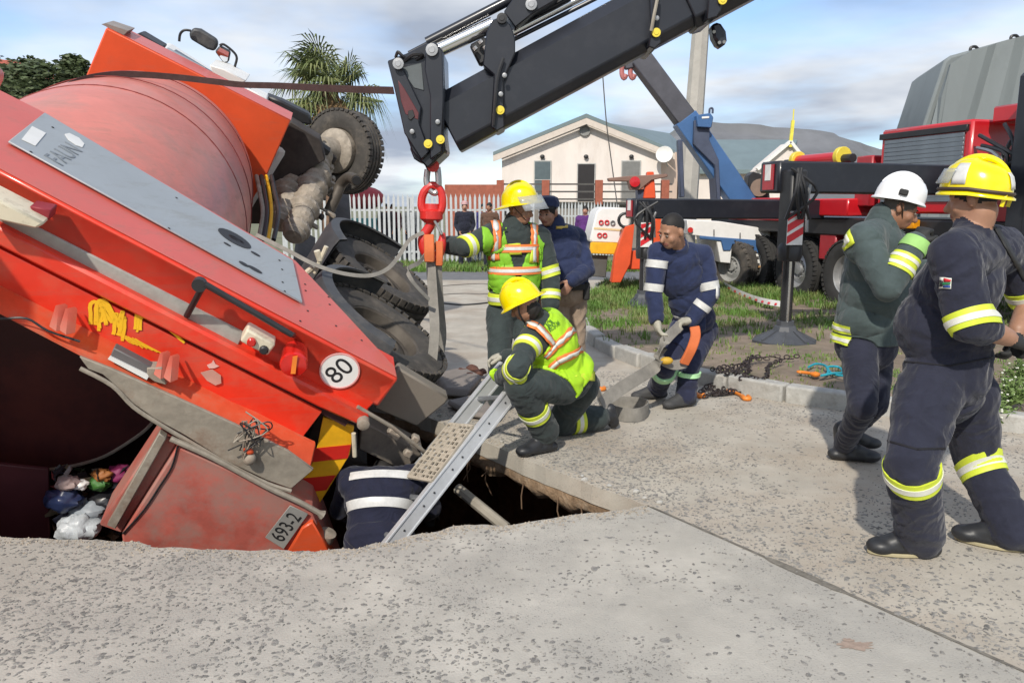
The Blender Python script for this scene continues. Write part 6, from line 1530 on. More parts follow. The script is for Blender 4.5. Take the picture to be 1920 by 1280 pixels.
ring(root, bvh, V((pel.x, pel.y, pel.z - 0.055)), V((pel.x, pel.y, pel.z + 0.04)), 0, 0.95, RFY, 'reflective_band', rmax=0.27); ring(root, bvh, V((pel.x, pel.y, pel.z - 0.055)), V((pel.x, pel.y, pel.z + 0.04)), 0.3, 0.65, RFP, 'reflective_strip', rmax=0.27, off_=0.009)
band2(root, bvh, shL, elL, 0.92, 0.085, RFY, RFP, rmax=0.13); band2(root, bvh, shR, elR, 0.92, 0.085, RFY, RFP, rmax=0.13); band2(root, bvh, elR, wrR, 0.70, 0.075, RFY, RFP, rmax=0.13)
hl, fr = helmet(root, hc + V((-0.005, 0.0, 0.055)), V((-0.12, 0, 1)), hf, HYEL, 1.0, 1.1, visor=(-70, 70, 0.15, 0.11, 0.05), strap=GLVB)
hquad(hl, fr, -80, -25, 0.012, 0.05, RFL, s=1.0); eyes(root, hc, hf, (0, 0, 1), 0.98)

# ---------------------------------------------------------------- B: man in navy jacket and cap
pel = P(1062, 548, 7.05); nb = P(1040, 428, 7.0); hc = P(1027, 398, 6.95); hf = V((-0.45, -0.87, -0.18))
shL = P(1004, 444, 7.0); shR = P(1080, 446, 7.1); elR = P(1100, 506, 6.98); wrR = P(1072, 526, 6.76)
elL = J_(1000, 508, shL, 0.3, 1); wrL = J_(1012, 556, elL, 0.24, -1)
b = Body(); torso(b, pel, nb, shL, shR, 'coat', 1.12, 1.2, (0, -1, 0), 'pants'); head(b, hc, hf, (0, 0, 1), 1.0, hairtop='hair', neck=nb)
b.cap(nb, nb + V((0, 0, 0.045)), 0.09, 0.075, 'coat'); arm(b, shL, elL, wrL, 'coat', 1.15); arm(b, shR, elR, wrR, 'coat', 1.15)
hand(b, wrL, V((0.2, -0.2, -1)), (1, 0, 0), 1.0, 'skin', 0.7, 1); hand(b, wrR, V((-0.5, -0.3, -0.8)), (-0.5, 0.8, 0), 1.05, 'skin', 0.8, -1)
hL = P(1046, 562, 7.05); hR = P(1078, 562, 7.1); kL = J_(1048, 645, hL, 0.40, -1); kR = J_(1080, 645, hR, 0.40, -1); aL = V((kL.x, kL.y + 0.04, 0.09)); aR = V((kR.x + 0.02, kR.y + 0.04, 0.09))
leg(b, hL, kL, aL, 'pants', 1.1, 1.2); leg(b, hR, kR, aR, 'pants', 1.1, 1.2); foot(b, aL, aL + V((-0.08, -0.21, -0.05))); foot(b, aR, aR + V((0.05, -0.22, -0.05)))
b.cap(pel + V((0, 0, 0.06)), pel + V((0, 0, 0.14)), 0.17, 0.165, 'coat', side=(1, 0, 0), sx=1.1, sy=0.9)
root, bvh, co, me, tg, base = finish(b, 'person', 'man in navy jacket, khaki trousers and dark peaked cap beside the lime-vested rescuer', {'coat': NVYB, 'pants': KHK, 'skin': SKB, 'lips': LIP, 'hair': HAIR, 'boot': BOOT}, floor=0.0, seed=2, zone=lambda c, t: 'pants' if t == 'coat' and c.z < pel.z + 0.03 and abs(c.x - pel.x) < 0.2 and (c - wrR).length > 0.1 else ('coat' if t == 'pants' and c.z > pel.z + 0.05 else t))
shell(root, me, base, tg, lambda c, t: t == 'coat', 0.012, NVYB, 'jacket'); OFFX[root.name] = 0.012
cp = MB(); cu = V((0, 0, 1)); cf = V((hf.x, hf.y, 0)).normalized(); cs_ = cf.cross(cu); cc = hc + V((0, 0, 0.045))
cp.lathe(cc, cu, [(0.0, 0.10), (0.05, 0.097), (0.085, 0.08), (0.098, 0.045), (0.10, 0.0), (0.094, 0.0)], 28, X=cf, sx=1.15, sy=1.0)
capo = cp.build('cap', NVYB, root)
pk = [cc + cf * 0.10 * math.cos(a) * 1.1 + cs_ * 0.10 * math.sin(a) for a in [math.radians(-60 + 120 * k / 10) for k in range(11)]]; pk2 = [cc + cf * (0.10 * math.cos(a) * 1.1 + 0.085 * max(0.0, math.cos(a * 1.3))) + cs_ * 0.10 * math.sin(a) + V((0, 0, -0.022)) for a in [math.radians(60 - 120 * k / 10) for k in range(11)]]
MB().prism([p + V((0, 0, 0.006)) for p in pk + pk2], V((0, 0, 0.006))).build('peak', GLVB, capo)
MB().lathe(cc + cf * 0.112 + V((0, 0, 0.05)), cf, [(0.02, 0), (0.02, 0.006), (0, 0.008)], 12).build('badge', mat('badge', (0.45, 0.42, 0.3)), capo); eyes(root, hc, hf, (0, 0, 1))
ring(root, bvh, V((pel.x, pel.y, pel.z + 0.035)), V((pel.x, pel.y, pel.z + 0.085)), 0, 1, GLVB, 'belt', rmax=0.28)
MB().box(pel + V((0.17, -0.09, 0.02)), (0.06, 0.05, 0.16)).build('holster', GLVB, root, bevel=0.015, seg=2)
decal(root, bvh, [(1042, 425), (1064, 425), (1064, 430), (1042, 430)], 5, 2, mat('badge_gold', (0.6, 0.42, 0.08)), 0.005, 'name_badge')
decal(root, bvh, [(1026, 462), (1032, 462), (1032, 468), (1026, 468)], 3, 2, RFL, 0.005, 'chest_badge')

# ---------------------------------------------------------------- C: kneeling rescuer at the ladder
pel = P(1072, 705, 5.15); nb = P(1012, 607, 4.98); hc = P(982, 566, 4.92); hf = V((-0.80, 0.30, -0.55)); hu = V((-0.45, 0.1, 0.88))
shN = P(996, 636, 4.84); shF = P(1040, 606, 5.2); elN = J_(968, 692, shN, 0.27, -1); wrN = J_(944, 706, elN, 0.25, 1)
elF = P(975, 668, 5.25); wrF = P(950, 668, 5.12)
b = Body(); torso(b, pel, nb, shN, shF, 'coat', 1.05, 1.12, (-0.6, 0.3, -0.6), 'pants'); head(b, hc, hf, hu, 0.98, neck=nb, ntag='dark')
b.cap(nb, nb.lerp(hc, 0.35), 0.09, 0.075, 'coat'); arm(b, shN, elN, wrN, 'coat', 1.2, 1.1); arm(b, shF, elF, wrF, 'coat', 1.1)
hand(b, wrN, V((-0.5, 0.6, -0.2)), (0.2, 0.5, 0.3), 1.05, 'glove', 1.1, 1, 1.3); hand(b, wrF, V((-0.8, 0.2, -0.1)), (0, 0, -1), 1.0, 'glovew', 0.9, 1, 1.2)
hN = P(1056, 722, 5.02); hF = P(1090, 722, 5.28); kN = J_(974, 722, hN, 0.41, -1); aN = P(1022, 806, 5.02)
kF = P(1052, 790, 5.42); kF.z = 0.09; aF = P(1120, 778, 5.52); aF.z = 0.10
leg(b, hN, kN, aN, 'pants', 1.25, 1.25); leg(b, hF, kF, aF, 'pants', 1.25, 1.2)
kd = V((-0.75, -0.5, 0)).normalized(); foot(b, V((aN.x, aN.y, 0.095)), V((aN.x, aN.y, 0.04)) + kd * 0.22, 1.1)
sd_ = (aF - kF).normalized(); b.cap(aF, aF + sd_ * 0.10, 0.062, 0.055, 'boot'); b.cap(aF + sd_ * 0.1 + V((0, 0, 0.05)), aF + sd_ * 0.13 + V((0, 0, -0.05)), 0.045, 0.045, 'boot')
root, bvh, co, me, tg, base = finish(b, 'person', 'rescuer in yellow helmet and lime vest kneeling on one knee at the ladder', {'coat': GRN, 'pants': GRN, 'skin': SKC, 'dark': HAIR, 'lips': LIP, 'glove': GLVG, 'glovew': GLVW, 'boot': BOOT}, floor=0.0, seed=3)
tu_ = (nb - pel).normalized()
def vtest(c, t):
    if t not in ('coat', 'pants'): return False
    h = (c - pel).dot(tu_)
    return 0.0 < h < (nb - pel).length + 0.03 and (c - shN).length > 0.115 and (c - shF).length > 0.10 and (c - elN).length > 0.22 and (c - pel - tu_ * h).length < 0.235
shell(root, me, base, tg, vtest, 0.014, VEST2, 'vest')
def vstripe(path, w):
    for i in range(len(path) - 1):
        (x0, y0), (x1, y1) = path[i], path[i + 1]; dx, dy = x1 - x0, y1 - y0; l = math.hypot(dx, dy); nx_, ny_ = -dy / l * w / 2, dx / l * w / 2
        decal(root, bvh, [(x0 + nx_, y0 + ny_), (x1 + nx_, y1 + ny_), (x1 - nx_, y1 - ny_), (x0 - nx_, y0 - ny_)], max(4, int(l / 5)), 4, ORS, 0.020, 'vest_stripe')
        nx_ *= 0.45; ny_ *= 0.45
        decal(root, bvh, [(x0 + nx_, y0 + ny_), (x1 + nx_, y1 + ny_), (x1 - nx_, y1 - ny_), (x0 - nx_, y0 - ny_)], max(4, int(l / 5)), 2, RFP, 0.0235, 'vest_reflector')
vstripe([(986, 608), (1006, 616), (1036, 646)], 13); vstripe([(1022, 668), (1040, 648), (1072, 620)], 14); vstripe([(1030, 690), (1044, 676), (1096, 652)], 13)
band2(root, bvh, shN, elN, 0.30, 0.07, RFY, RFP, rmax=0.13); band2(root, bvh, elN, wrN, 0.10, 0.085, RFY, RFP, rmax=0.13)
band2(root, bvh, kN, aN, 0.55, 0.085, RFY, RFP, rmax=0.14); band2(root, bvh, kF, aF, 0.42, 0.085, RFY, RFP, rmax=0.14)
decal(root, bvh, [(1074, 706), (1112, 696), (1112, 714), (1092, 712)], 6, 4, RFY, 0.012)
hl, fr = helmet(root, hc + hu.normalized() * 0.038 + V((0.0, 0, -0.02)), hu + V((-0.05, 0, 0)), hf, HYEL, 0.88, 0.7, strap=GLVB)
# back lettering
c0 = bvh.ray_cast(CAM, ray(1018, 594).normalized())[0] or nb; n0 = (bvh.ray_cast(CAM, ray(1022, 600).normalized())[1] or V((0, -1, 0)))
Xd = (P(1037, 583, 5) - P(1008, 606, 5)).normalized()
for s_, (x, y) in (('VOL', (1026, 606)), ('RESCUE', (1038, 612))):
    h_ = bvh.ray_cast(CAM, ray(x, y).normalized())
    if h_[0] is not None:
        o_ = text('lettering', s_, mat('print_green', (0.07, 0.20, 0.02)), root, h_[0] + h_[1] * 0.03, Xd, h_[1].cross(Xd), 0.050, 0.001)
        for v_ in o_.data.vertices:           # lay the print on the vest
            q_ = bvh.find_nearest(v_.co + WL[o_.name]); v_.co = q_[0] + q_[1] * 0.024 - WL[o_.name]

# ---------------------------------------------------------------- D: man in navy overalls bending over the strap
pel = P(1302, 600, 6.38); nb = P(1268, 464, 6.08); hc = P(1260, 433, 5.96); hf = V((-0.78, -0.52, -0.32)); hu = V((-0.15, -0.2, 1))
shL = P(1234, 474, 6.06); shR = P(1318, 478, 6.18); elL = J_(1224, 552, shL, 0.29, -1); wrL = J_(1230, 596, elL, 0.21, -1)
elR = J_(1336, 566, shR, 0.31, -1); wrR = J_(1296, 600, elR, 0.25, -1)
b = Body(); torso(b, pel, nb, shL, shR, 'coat', 0.95, 1.02, (-0.4, -0.8, 0), 'pants'); head(b, hc, hf, hu, 1.08, neck=nb, nr=0.058)
hc_ = hc; hfd = hf.normalized(); hud = (hu - hfd * hu.dot(hfd)).normalized(); hsd = hfd.cross(hud)
pass
b.cap(nb, nb.lerp(hc, 0.3), 0.085, 0.07, 'coat'); arm(b, shL, elL, wrL, 'coat', 1.02, 1.1); arm(b, shR, elR, wrR, 'coat', 1.02, 1.1)
hand(b, wrL, V((0.15, -0.3, -0.9)), (1, 0, 0), 1.15, 'glove', 0.7, -1, 1.4); hand(b, wrR, V((-0.85, -0.3, -0.15)), (0, -0.2, -1), 1.15, 'glove', 1.0, -1, 1.4)
hL = P(1282, 618, 6.32); hR = P(1322, 618, 6.44); kL = J_(1248, 688, hL, 0.40, -1); kR = J_(1292, 690, hR, 0.40, -1); aL = G(1232, 748); aL.z = 0.1; aR = G(1286, 762); aR.z = 0.1
leg(b, hL, kL, aL, 'pants', 1.05, 1.35); leg(b, hR, kR, aR, 'pants', 1.05, 1.35); foot(b, aL, aL + V((-0.22, -0.04, -0.06)), 1.05); foot(b, aR, aR + V((-0.20, -0.10, -0.06)), 1.08)
root, bvh, co, me, tg, base = finish(b, 'person', 'bareheaded man in navy overalls with silver bands bending over a grey strap', {'coat': NVYB, 'pants': NVYW, 'skin': SKC, 'lips': LIP, 'hair': HAIR, 'glove': GLVW, 'boot': mat('boot_grey', (0.05, 0.05, 0.052), rough=0.7)}, floor=0.0, seed=4, zone=lambda c, t: 'hair' if t == 'skin' and (c - hc).length < 0.19 and (c - hc).dot(hud) - 0.62 * (c - hc).dot(hfd) > 0.034 + 0.006 * noise.noise(c * 60) and abs((c - hc).dot(hsd)) < 0.083 else ('pants' if (c - pel).dot(nb - pel) < -0.02 else 'coat') if t in ('coat', 'pants') and (c - wrR).length > 0.12 and (c - wrL).length > 0.12 and (c - pel).length < 0.36 and c.x < elR.x + 0.0 else t)
shell(root, me, base, tg, lambda c, t: t == 'coat', 0.012, NVYB, 'jacket'); OFFX[root.name] = 0.012
eyes(root, hc, hf, hu, 1.08)
for (a_, b_, t) in ((shL, elL, 0.30), (shL, elL, 0.92), (elR, wrR, 0.45), (shR, elR, 0.80)): ring(root, bvh, a_, b_, t - 0.10, t + 0.10, RFL, 'reflective_band', rmax=0.13)
tw = (nb - pel).normalized(); ring(root, bvh, pel + tw * 0.12, pel + tw * 0.16, 0, 1, RFL, 'reflective_band', rmax=0.25); ring(root, bvh, kR, aR, 0.12, 0.27, mat('reflective_green', (0.45, 0.78, 0.42), rough=0.4), 'reflective_band', rmax=0.14); ring(root, bvh, kL, aL, 0.12, 0.27, MATS['reflective_green'], 'reflective_band', rmax=0.14)
decal(root, bvh, [(1340, 520), (1356, 520), (1350, 575), (1340, 575)], 3, 10, RFL, 0.006)
D_hand = wrR + V((-0.10, -0.05, -0.03)); D_hand2 = wrL + V((0.02, -0.04, -0.12))

# ---------------------------------------------------------------- E: white helmet, drinking or coughing into his hand
pel = P(1628, 600, 4.78); nb = P(1652, 428, 4.78); hc = P(1688, 390, 4.74); hf = V((0.86, -0.26, -0.38)); hu = V((0.26, -0.05, 0.95))
shN = P(1620, 450, 4.58); shF = P(1662, 452, 5.0); elN = J_(1664, 540, shN, 0.32, -1); wrN = J_(1716, 458, elN, 0.29, 1)
elF = P(1700, 520, 5.05); wrF = P(1735, 505, 4.9)
b = Body(); torso(b, pel, nb, shN, shF, 'coat', 1.15, 1.24, (1, -0.1, 0), 'coat'); head(b, hc, hf, hu, 1.0, hairtop='hair', neck=nb + V((0.03, 0, 0)), nr=0.06)
b.cap(nb + V((0, 0, -0.02)), nb + V((0.02, 0, 0.06)), 0.10, 0.085, 'coat'); arm(b, shN, elN, wrN, 'coat', 1.16, 1.05); arm(b, shF, elF, wrF, 'coat', 1.1, 1.05)
b.cap(pel + V((0, 0, -0.14)), pel + V((0.02, 0, 0.25)), 0.188, 0.175, 'coat', side=(1, 0, 0), sx=1.0, sy=0.95)
hand(b, wrN, V((0.3, 0.1, 0.5)), (0.2, 0.3, -0.6), 1.0, 'glove', 1.3, -1, 1.4); hand(b, wrF, V((0.5, -0.2, 0.1)), (0, -0.2, -1), 1.0, 'gloveb', 0.8, 1, 1.2)
hN = P(1612, 662, 4.68); hF = P(1642, 662, 4.9); kN = J_(1618, 760, hN, 0.36, -1); kF = J_(1640, 756, hF, 0.36, -1); aN = G(1580, 862); aN.z = 0.10; aF = P(1592, 815, 5.05); aF.z = 0.12
leg(b, hN, kN, aN, 'pants', 1.08, 0.95); leg(b, hF, kF, aF, 'pants', 1.05, 0.9)
b.cap(aN + V((-.01, 0, 0.1)), aN, 0.062, 0.058, 'boot'); foot(b, aN, aN + V((0.21, -0.06, -0.06)), 1.1); foot(b, aF, aF + V((0.2, -0.03, -0.06)), 1.05)
root, bvh, co, me, tg, base = finish(b, 'person', 'man in white helmet and dark green fire jacket raising a gloved hand to his face', {'coat': GRN2, 'pants': NVY, 'skin': SKA, 'lips': LIP, 'hair': HAIRG, 'glove': GLVB, 'gloveb': GLVB, 'boot': BOOT}, floor=0.0, seed=5, zone=lambda c, t: 'pants' if t == 'coat' and c.z < pel.z - 0.135 and abs(c.x - pel.x) < 0.3 else t)
shell(root, me, base, tg, lambda c, t: t == 'coat', 0.014, GRN2, 'jacket'); OFFX[root.name] = 0.014
hl, fr = helmet(root, hc + hu.normalized() * 0.050 - hf.normalized() * 0.022, hu, hf, HWHT, 0.95, 0.25, strap=DKRIM, ridge=True)
_c, _u, _f, _s = fr
MB().box(_c + (-_s if _s.dot(V((0, -1, 0))) < 0 else _s) * 0.118 * 1.05 + _u * 0.028 - _f * 0.01, (0.05, 0.018, 0.036), _f, _s, _u).build('side_clip', GLVB, hl, bevel=0.008, seg=2)
eyes(root, hc, hf, hu)
for dz in (0.0, 0.062): ring(root, bvh, V((pel.x, pel.y, pel.z - 0.145 + dz)), V((pel.x + 0.003, pel.y, pel.z - 0.095 + dz)), 0, 1, RFY, 'reflective_band', rmax=0.3, X=(-1, 0, 0), a0=math.radians(-80), a1=math.radians(40)); ring(root, bvh, V((pel.x, pel.y, pel.z - 0.145 + dz)), V((pel.x + 0.003, pel.y, pel.z - 0.095 + dz)), 0.3, 0.7, RFP, 'reflective_strip', rmax=0.3, X=(-1, 0, 0), a0=math.radians(-80), a1=math.radians(40), off_=0.009)
for t in (0.34, 0.50): band2(root, bvh, elN, wrN, t + 0.12, 0.055, RFY, RFP, rmax=0.14)
ring(root, bvh, elN, wrN, 0.86, 1.10, mat('cuff_green', (0.30, 0.55, 0.16), rough=0.7, var=0.15), 'cuff', rmax=0.12)
for q in ([(1574, 456), (1596, 430), (1606, 454), (1586, 472)],): decal(root, bvh, q, 6, 6, RFY, 0.006); decal(root, bvh, [(1582, 454), (1594, 441), (1599, 451), (1588, 463)], 4, 4, RFP, 0.010)

# ---------------------------------------------------------------- F: yellow helmet, navy station wear, hands behind his back
pel = P(1772, 690, 3.56); nb = P(1822, 436, 3.52); hc = P(1826, 372, 3.52); hf = V((-0.70, 0.68, -0.12)); hu = V((0.02, 0, 1))
shN = P(1788, 476, 3.31); shF = P(1884, 462, 3.72); elN = J_(1818, 606, shN, 0.29, -1); wrN = J_(1888, 632, elN, 0.24, 1)
elF = P(1932, 566, 3.78); wrF = J_(1908, 618, elF, 0.24, -1)
b = Body(); up, sd, frn = torso(b, pel, nb, shN, shF, 'coat', 1.34, 1.24, (-0.75, 0.65, 0), 'pants')
b.ell(pel.lerp(nb, 0.42) + frn * 0.06, sd * 0.19, frn * 0.15, up * 0.27, 'coat'); head(b, hc, hf, hu, 1.02, neck=nb, nr=0.066, hairtop='hair')
b.cap(nb + V((0, 0, -0.01)), nb + V((0, 0, 0.025)), 0.092, 0.078, 'coat')
b.cap(shN, elN, 0.098, 0.088, 'coat'); b.cap(elN, elN.lerp(wrN, 0.35), 0.088, 0.078, 'coat'); b.cap(elN.lerp(wrN, 0.3), wrN, 0.056, 0.040, 'skin')
b.cap(shF, elF, 0.095, 0.08, 'coat'); b.cap(elF, wrF, 0.055, 0.042, 'skin')
hand(b, wrN, (wrN - elN), (0.2, 0.4, -0.6), 1.05, 'glove', 0.8, 1, 1.4); hand(b, wrF, V((-0.2, -0.2, -0.8)), (-0.6, 0.3, 0), 1.05, 'glove', 0.8, 1, 1.4)
hN = P(1742, 735, 3.47); hF = P(1812, 735, 3.68); kN = J_(1708, 868, hN, 0.37, -1); kF = J_(1832, 862, hF, 0.38, 1); aN = G(1722, 1040); aN.z = 0.10; aN = V((aN.x, aN.y, 0.10)); aF = G(1893, 1030); aF.z = 0.105
leg(b, hN, kN, aN, 'pants', 1.42, 1.25); leg(b, hF, kF, aF, 'pants', 1.35, 1.25); b.cap(hN.lerp(hF, .5), pel, 0.15, 0.17, 'pants')
b.cap(pel.lerp(nb, 0.1) - frn * 0.02, pel - up * 0.02 - frn * 0.03, 0.17, 0.17, 'pants', side=sd, sx=1.15, sy=0.95)
foot(b, aN, aN + V((-0.23, 0.02, -0.06)), 1.15); foot(b, aF, aF + V((-0.02, -0.0, -0.06)) + V((-0.19, 0.12, 0)), 1.15)
root, bvh, co, me, tg, base = finish(b, 'person', 'heavyset firefighter in yellow helmet and navy uniform standing with hands behind his back', {'coat': NVY, 'pants': NVY, 'skin': SKC, 'lips': LIP, 'hair': HAIR, 'glove': GLVB, 'boot': BOOT}, voxel=0.008, floor=0.0, seed=6, wr=0.008)
hl, fr = helmet(root, hc + V((0.004, 0, 0.028)), V((0.03, -0.02, 1)), hf, HYEL, 0.98, 0.26, visor=(-60, 60, 0.138, -0.065, -0.03), strap=None, rimm=DKRIM, back=0.6)
hquad(hl, fr, 150, 178, 0.03, 0.135, RFL, s=0.985); hquad(hl, fr, 60, 85, 0.03, 0.12, RFL, s=0.985); hquad(hl, fr, -85, -60, 0.03, 0.12, RFL, s=0.985); hquad(hl, fr, -178, -165, 0.03, 0.10, RFL, s=0.985)
for sg in (-0.05, 0.05): MB().bar(fr[0] - fr[2] * 0.13 + fr[3] * sg - fr[1] * 0.01, fr[0] - fr[2] * 0.12 + fr[3] * sg - fr[1] * 0.06, 0.014, 0.014).build('strap_tab', HYEL, hl)
band2(root, bvh, shN, elN, 0.99, 0.075, RFY, RFP, rmax=0.16, tilt=-0.02); band2(root, bvh, shF, elF, 0.8, 0.07, RFY, RFP, rmax=0.16)
band2(root, bvh, kN, aN, 0.13, 0.085, RFY, RFP, rmax=0.14, tilt=0.012); band2(root, bvh, kF, aF, 0.13, 0.085, RFY, RFP, rmax=0.17)
SEAM = mat('seam_dark', (0.010, 0.010, 0.014), rough=0.9)
for q in ([(1664, 824), (1720, 840), (1720, 844), (1664, 828)], [(1720, 840), (1772, 838), (1772, 842), (1720, 844)], [(1690, 676), (1780, 684), (1780, 687), (1690, 679)], [(1780, 684), (1862, 668), (1862, 671), (1780, 687)]):
    decal(root, bvh, q, max(2, int(abs(q[1][0] - q[0][0]) / 6)), max(2, int(abs(q[3][1] - q[0][1]) / 6)), SEAM, 0.001, 'seam')
# sleeve flag
FL = [(1764, 520), (1785, 521), (1784, 542), (1763, 541)]
decal(root, bvh, FL, 5, 5, RFP, 0.005, 'sleeve_flag')
def sub(q, u0, v0, u1, v1):
    q = [V((*p, 0)) for p in q]
    def f(u, v): r = q[0].lerp(q[1], u).lerp(q[3].lerp(q[2], u), v); return (r.x, r.y)
    return [f(u0, v0), f(u1, v0), f(u1, v1), f(u0, v1)]
decal(root, bvh, sub(FL, .40, .08, .95, .30), 3, 2, STRR, 0.0085, 'flag_red'); decal(root, bvh, sub(FL, .40, .70, .95, .92), 3, 2, mat('flag_blue_m', (0.02, 0.06, 0.25)), 0.0085, 'flag_blue'); decal(root, bvh, sub(FL, .08, .36, .95, .62), 4, 2, mat('flag_green_m', (0.02, 0.2, 0.08)), 0.0085, 'flag_green'); decal(root, bvh, sub(FL, .06, .25, .30, .75), 2, 2, BLKT, 0.009, 'flag_black')
for q in ([(1860, 425), (1868, 422), (1925, 520), (1918, 526)],): decal(root, bvh, q, 2, 20, GLVB, 0.005, 'shoulder_strap')
for a_, d_ in ((aN, V((-0.23, 0.02, 0))), (aF, V((-0.19, 0.12, 0)))):
    d_ = d_.normalized(); s_ = d_.cross(V((0, 0, 1)))
    MB().prism([V((a_.x, a_.y, 0.004)) + d_ * (0.085 + 0.148 * math.cos(t)) + s_ * 0.052 * math.sin(t) for t in [2 * math.pi * k / 20 for k in range(20)]], V((0, 0, 0.018))).build('boot_sole', mat('sole_tan', (0.38, 0.33, 0.20), rough=0.8), root, bevel=0.004)

# ---------------------------------------------------------------- G: man down in the hole, only his bent back shows
pel = P(712, 1012, 4.42); nb = P(716, 892, 4.66); shL = nb + V((-0.19, -0.02, -0.02)); shR = nb + V((0.19, 0.02, -0.02)); hc = nb + V((-0.02, 0.19, -0.07)); b = Body()
torso(b, pel, nb, shL, shR, 'coat', 1.0, 1.22, (0, 1, 0), 'pants'); head(b, hc, (0, 0.8, -0.5), (0, 0.4, 0.9), 1.0, neck=nb, hairtop='hair')
elL = shL + V((-0.10, 0.12, -0.24)); elR = shR + V((0.10, 0.12, -0.24)); wL_ = elL + V((0.05, 0.2, -0.12)); wR_ = elR + V((-0.05, 0.2, -0.12)); arm(b, shL, elL, wL_, 'coat', 1.15); arm(b, shR, elR, wR_, 'coat', 1.15)
hand(b, wL_, (0, 0.7, -0.5), (0, 0, -1), 1, 'glove', 0.7, 1, 1.3); hand(b, wR_, (0, 0.7, -0.5), (0, 0, -1), 1, 'glove', 0.7, -1, 1.3)
for sg, hp_ in ((-1, pel + V((-0.1, 0, -0.05))), (1, pel + V((0.1, 0, -0.05)))):
    kn_ = hp_ + V((0.03 * sg, 0.08, -0.42)); an_ = V((kn_.x, kn_.y - 0.06, kn_.z - 0.40)); leg(b, hp_, kn_, an_, 'pants', 1.1); foot(b, an_, an_ + V((0.03 * sg, 0.22, -0.06)))
gz_ = an_.z - 0.10
root, bvh, co, me, tg, base = finish(b, 'person', 'worker in shade-darkened navy with silver bands stooping down inside the hole', {'coat': cloth('navy_shaded', (0.014, 0.016, 0.035)), 'pants': MATS['navy_shaded'], 'skin': SKA, 'lips': LIP, 'hair': HAIR, 'glove': GLVB, 'boot': BOOT}, voxel=0.010, seed=7)  # cloth colour darkened to stand for the shade down in the hole
tw = (nb - pel).normalized()
for k in (0.16, 0.34): ring(root, bvh, pel + tw * k, pel + tw * (k + 0.055), 0, 1, RFL, 'reflective_band', rmax=0.3)
MB().box((pel.x, pel.y + 0.1, (gz_ + PITZ) / 2 - 0.05), (1.2, 1.0, max(0.1, gz_ - PITZ + 0.1))).build('rubble_heap', M_soil, None, bevel=0.15, seg=3, label='heap of dark soil the worker stands on inside the hole', cat='soil heap')
# ---------------------------------------------------------------- far people
def stand(x, y, H, fd, mats, label, seed, cap_m=None, armpose=0.0, voxel=0.014):
    k = H / 1.75; fd = V(fd).normalized(); sd = V((fd.y, -fd.x, 0)); o = V((x, y, 0)); b = Body(); pel = o + V((0, 0, 0.95 * k)); nb = o + V((0, 0, 1.46 * k)); shL = nb + sd * -0.19 * k - V((0, 0, .04)); shR = nb + sd * 0.19 * k - V((0, 0, .04)); hc = o + V((0, 0, 1.63 * k)) + fd * 0.02
    torso(b, pel, nb, shL, shR, 'coat', 1.05, 1.08 * k, fd, 'pants'); head(b, hc, fd, (0, 0, 1), k, neck=nb, hairtop='hair')
    for sg, sh in ((-1, shL), (1, shR)):
        el = sh + sd * 0.05 * sg + V((0, 0, -0.29 * k)) - fd * 0.04; wr = el + fd * (0.1 + armpose * 0.12) - sd * sg * armpose * 0.14 + V((0, 0, -0.23 * k * (1 - armpose * 0.4))); arm(b, sh, el, wr, 'coat', 1.05); hand(b, wr, wr - el, -sd * sg, k, 'skin', 0.5, sg)
        hp_ = pel + sd * 0.09 * sg; kn_ = hp_ + V((0, 0, -0.42 * k)) + fd * 0.02; an_ = o + sd * 0.11 * sg + V((0, 0, 0.09)); leg(b, hp_, kn_, an_, 'pants', 1.05); foot(b, an_, an_ + fd * 0.22 + V((0, 0, -0.05)))
    root, bvh, co, me, tg, base = finish(b, 'person', label, mats, voxel=voxel, floor=0.0, seed=seed, smooth=2)
    if cap_m: MB().lathe(hc + V((0, 0, 0.05 * k)), (0, 0, 1), [(0, 0.1), (0.05, 0.095), (0.09, 0.06), (0.1, 0.0)], 16).build('cap', cap_m, root); 
    return root, bvh
base_m = lambda c, p, s: {'coat': c, 'pants': p, 'skin': s, 'lips': LIP, 'hair': HAIR, 'boot': BOOT}
_r, _bv = stand(P(871, 387, 21.2).x, 21.2, 1.72, (0.1, -1, 0), base_m(cloth('coat_far', (0.018, 0.020, 0.034)), MATS['coat_far'], SKB), 'onlooker in dark jacket and pink cap standing before the palisade fence', 8, mat('cap_pink', (0.5, 0.3, 0.3)), 0.6)
stand(P(918, 387, 20.4).x, 20.4, 1.70, (-0.4, -0.8, 0), base_m(cloth('coat_brown', (0.11, 0.06, 0.04)), MATS['coat_far'], SKA), 'onlooker in brown top half hidden behind the standing rescuer', 9, None, 0.2)
stand(P(1098, 387, 19.5).x, 19.5, 1.62, (-0.3, -1, 0), base_m(cloth('coat_purple', (0.10, 0.03, 0.16)), MATS['coat_far'], SKB), 'onlooker in purple top beyond the capped man by the tow truck tail', 10, None, 0.9)
for k, (px_, yy, col_, nm) in enumerate([(724, 23.6, (0.02, 0.02, 0.025), 'black'), (736, 24.4, (0.12, 0.02, 0.03), 'maroon'), (770, 23.9, (0.13, 0.14, 0.15), 'grey'), (905, 23.9, (0.04, 0.04, 0.16), 'blue')]):
    stand(P(px_, 387, yy).x, yy, 1.68, (0.2, -1, 0), base_m(cloth('coat_bystander_' + nm, col_), MATS['coat_far'], SKA), 'bystander in %s clothes watching from behind the palisade fence' % nm, 20 + k, None, 0.3, 0.02)
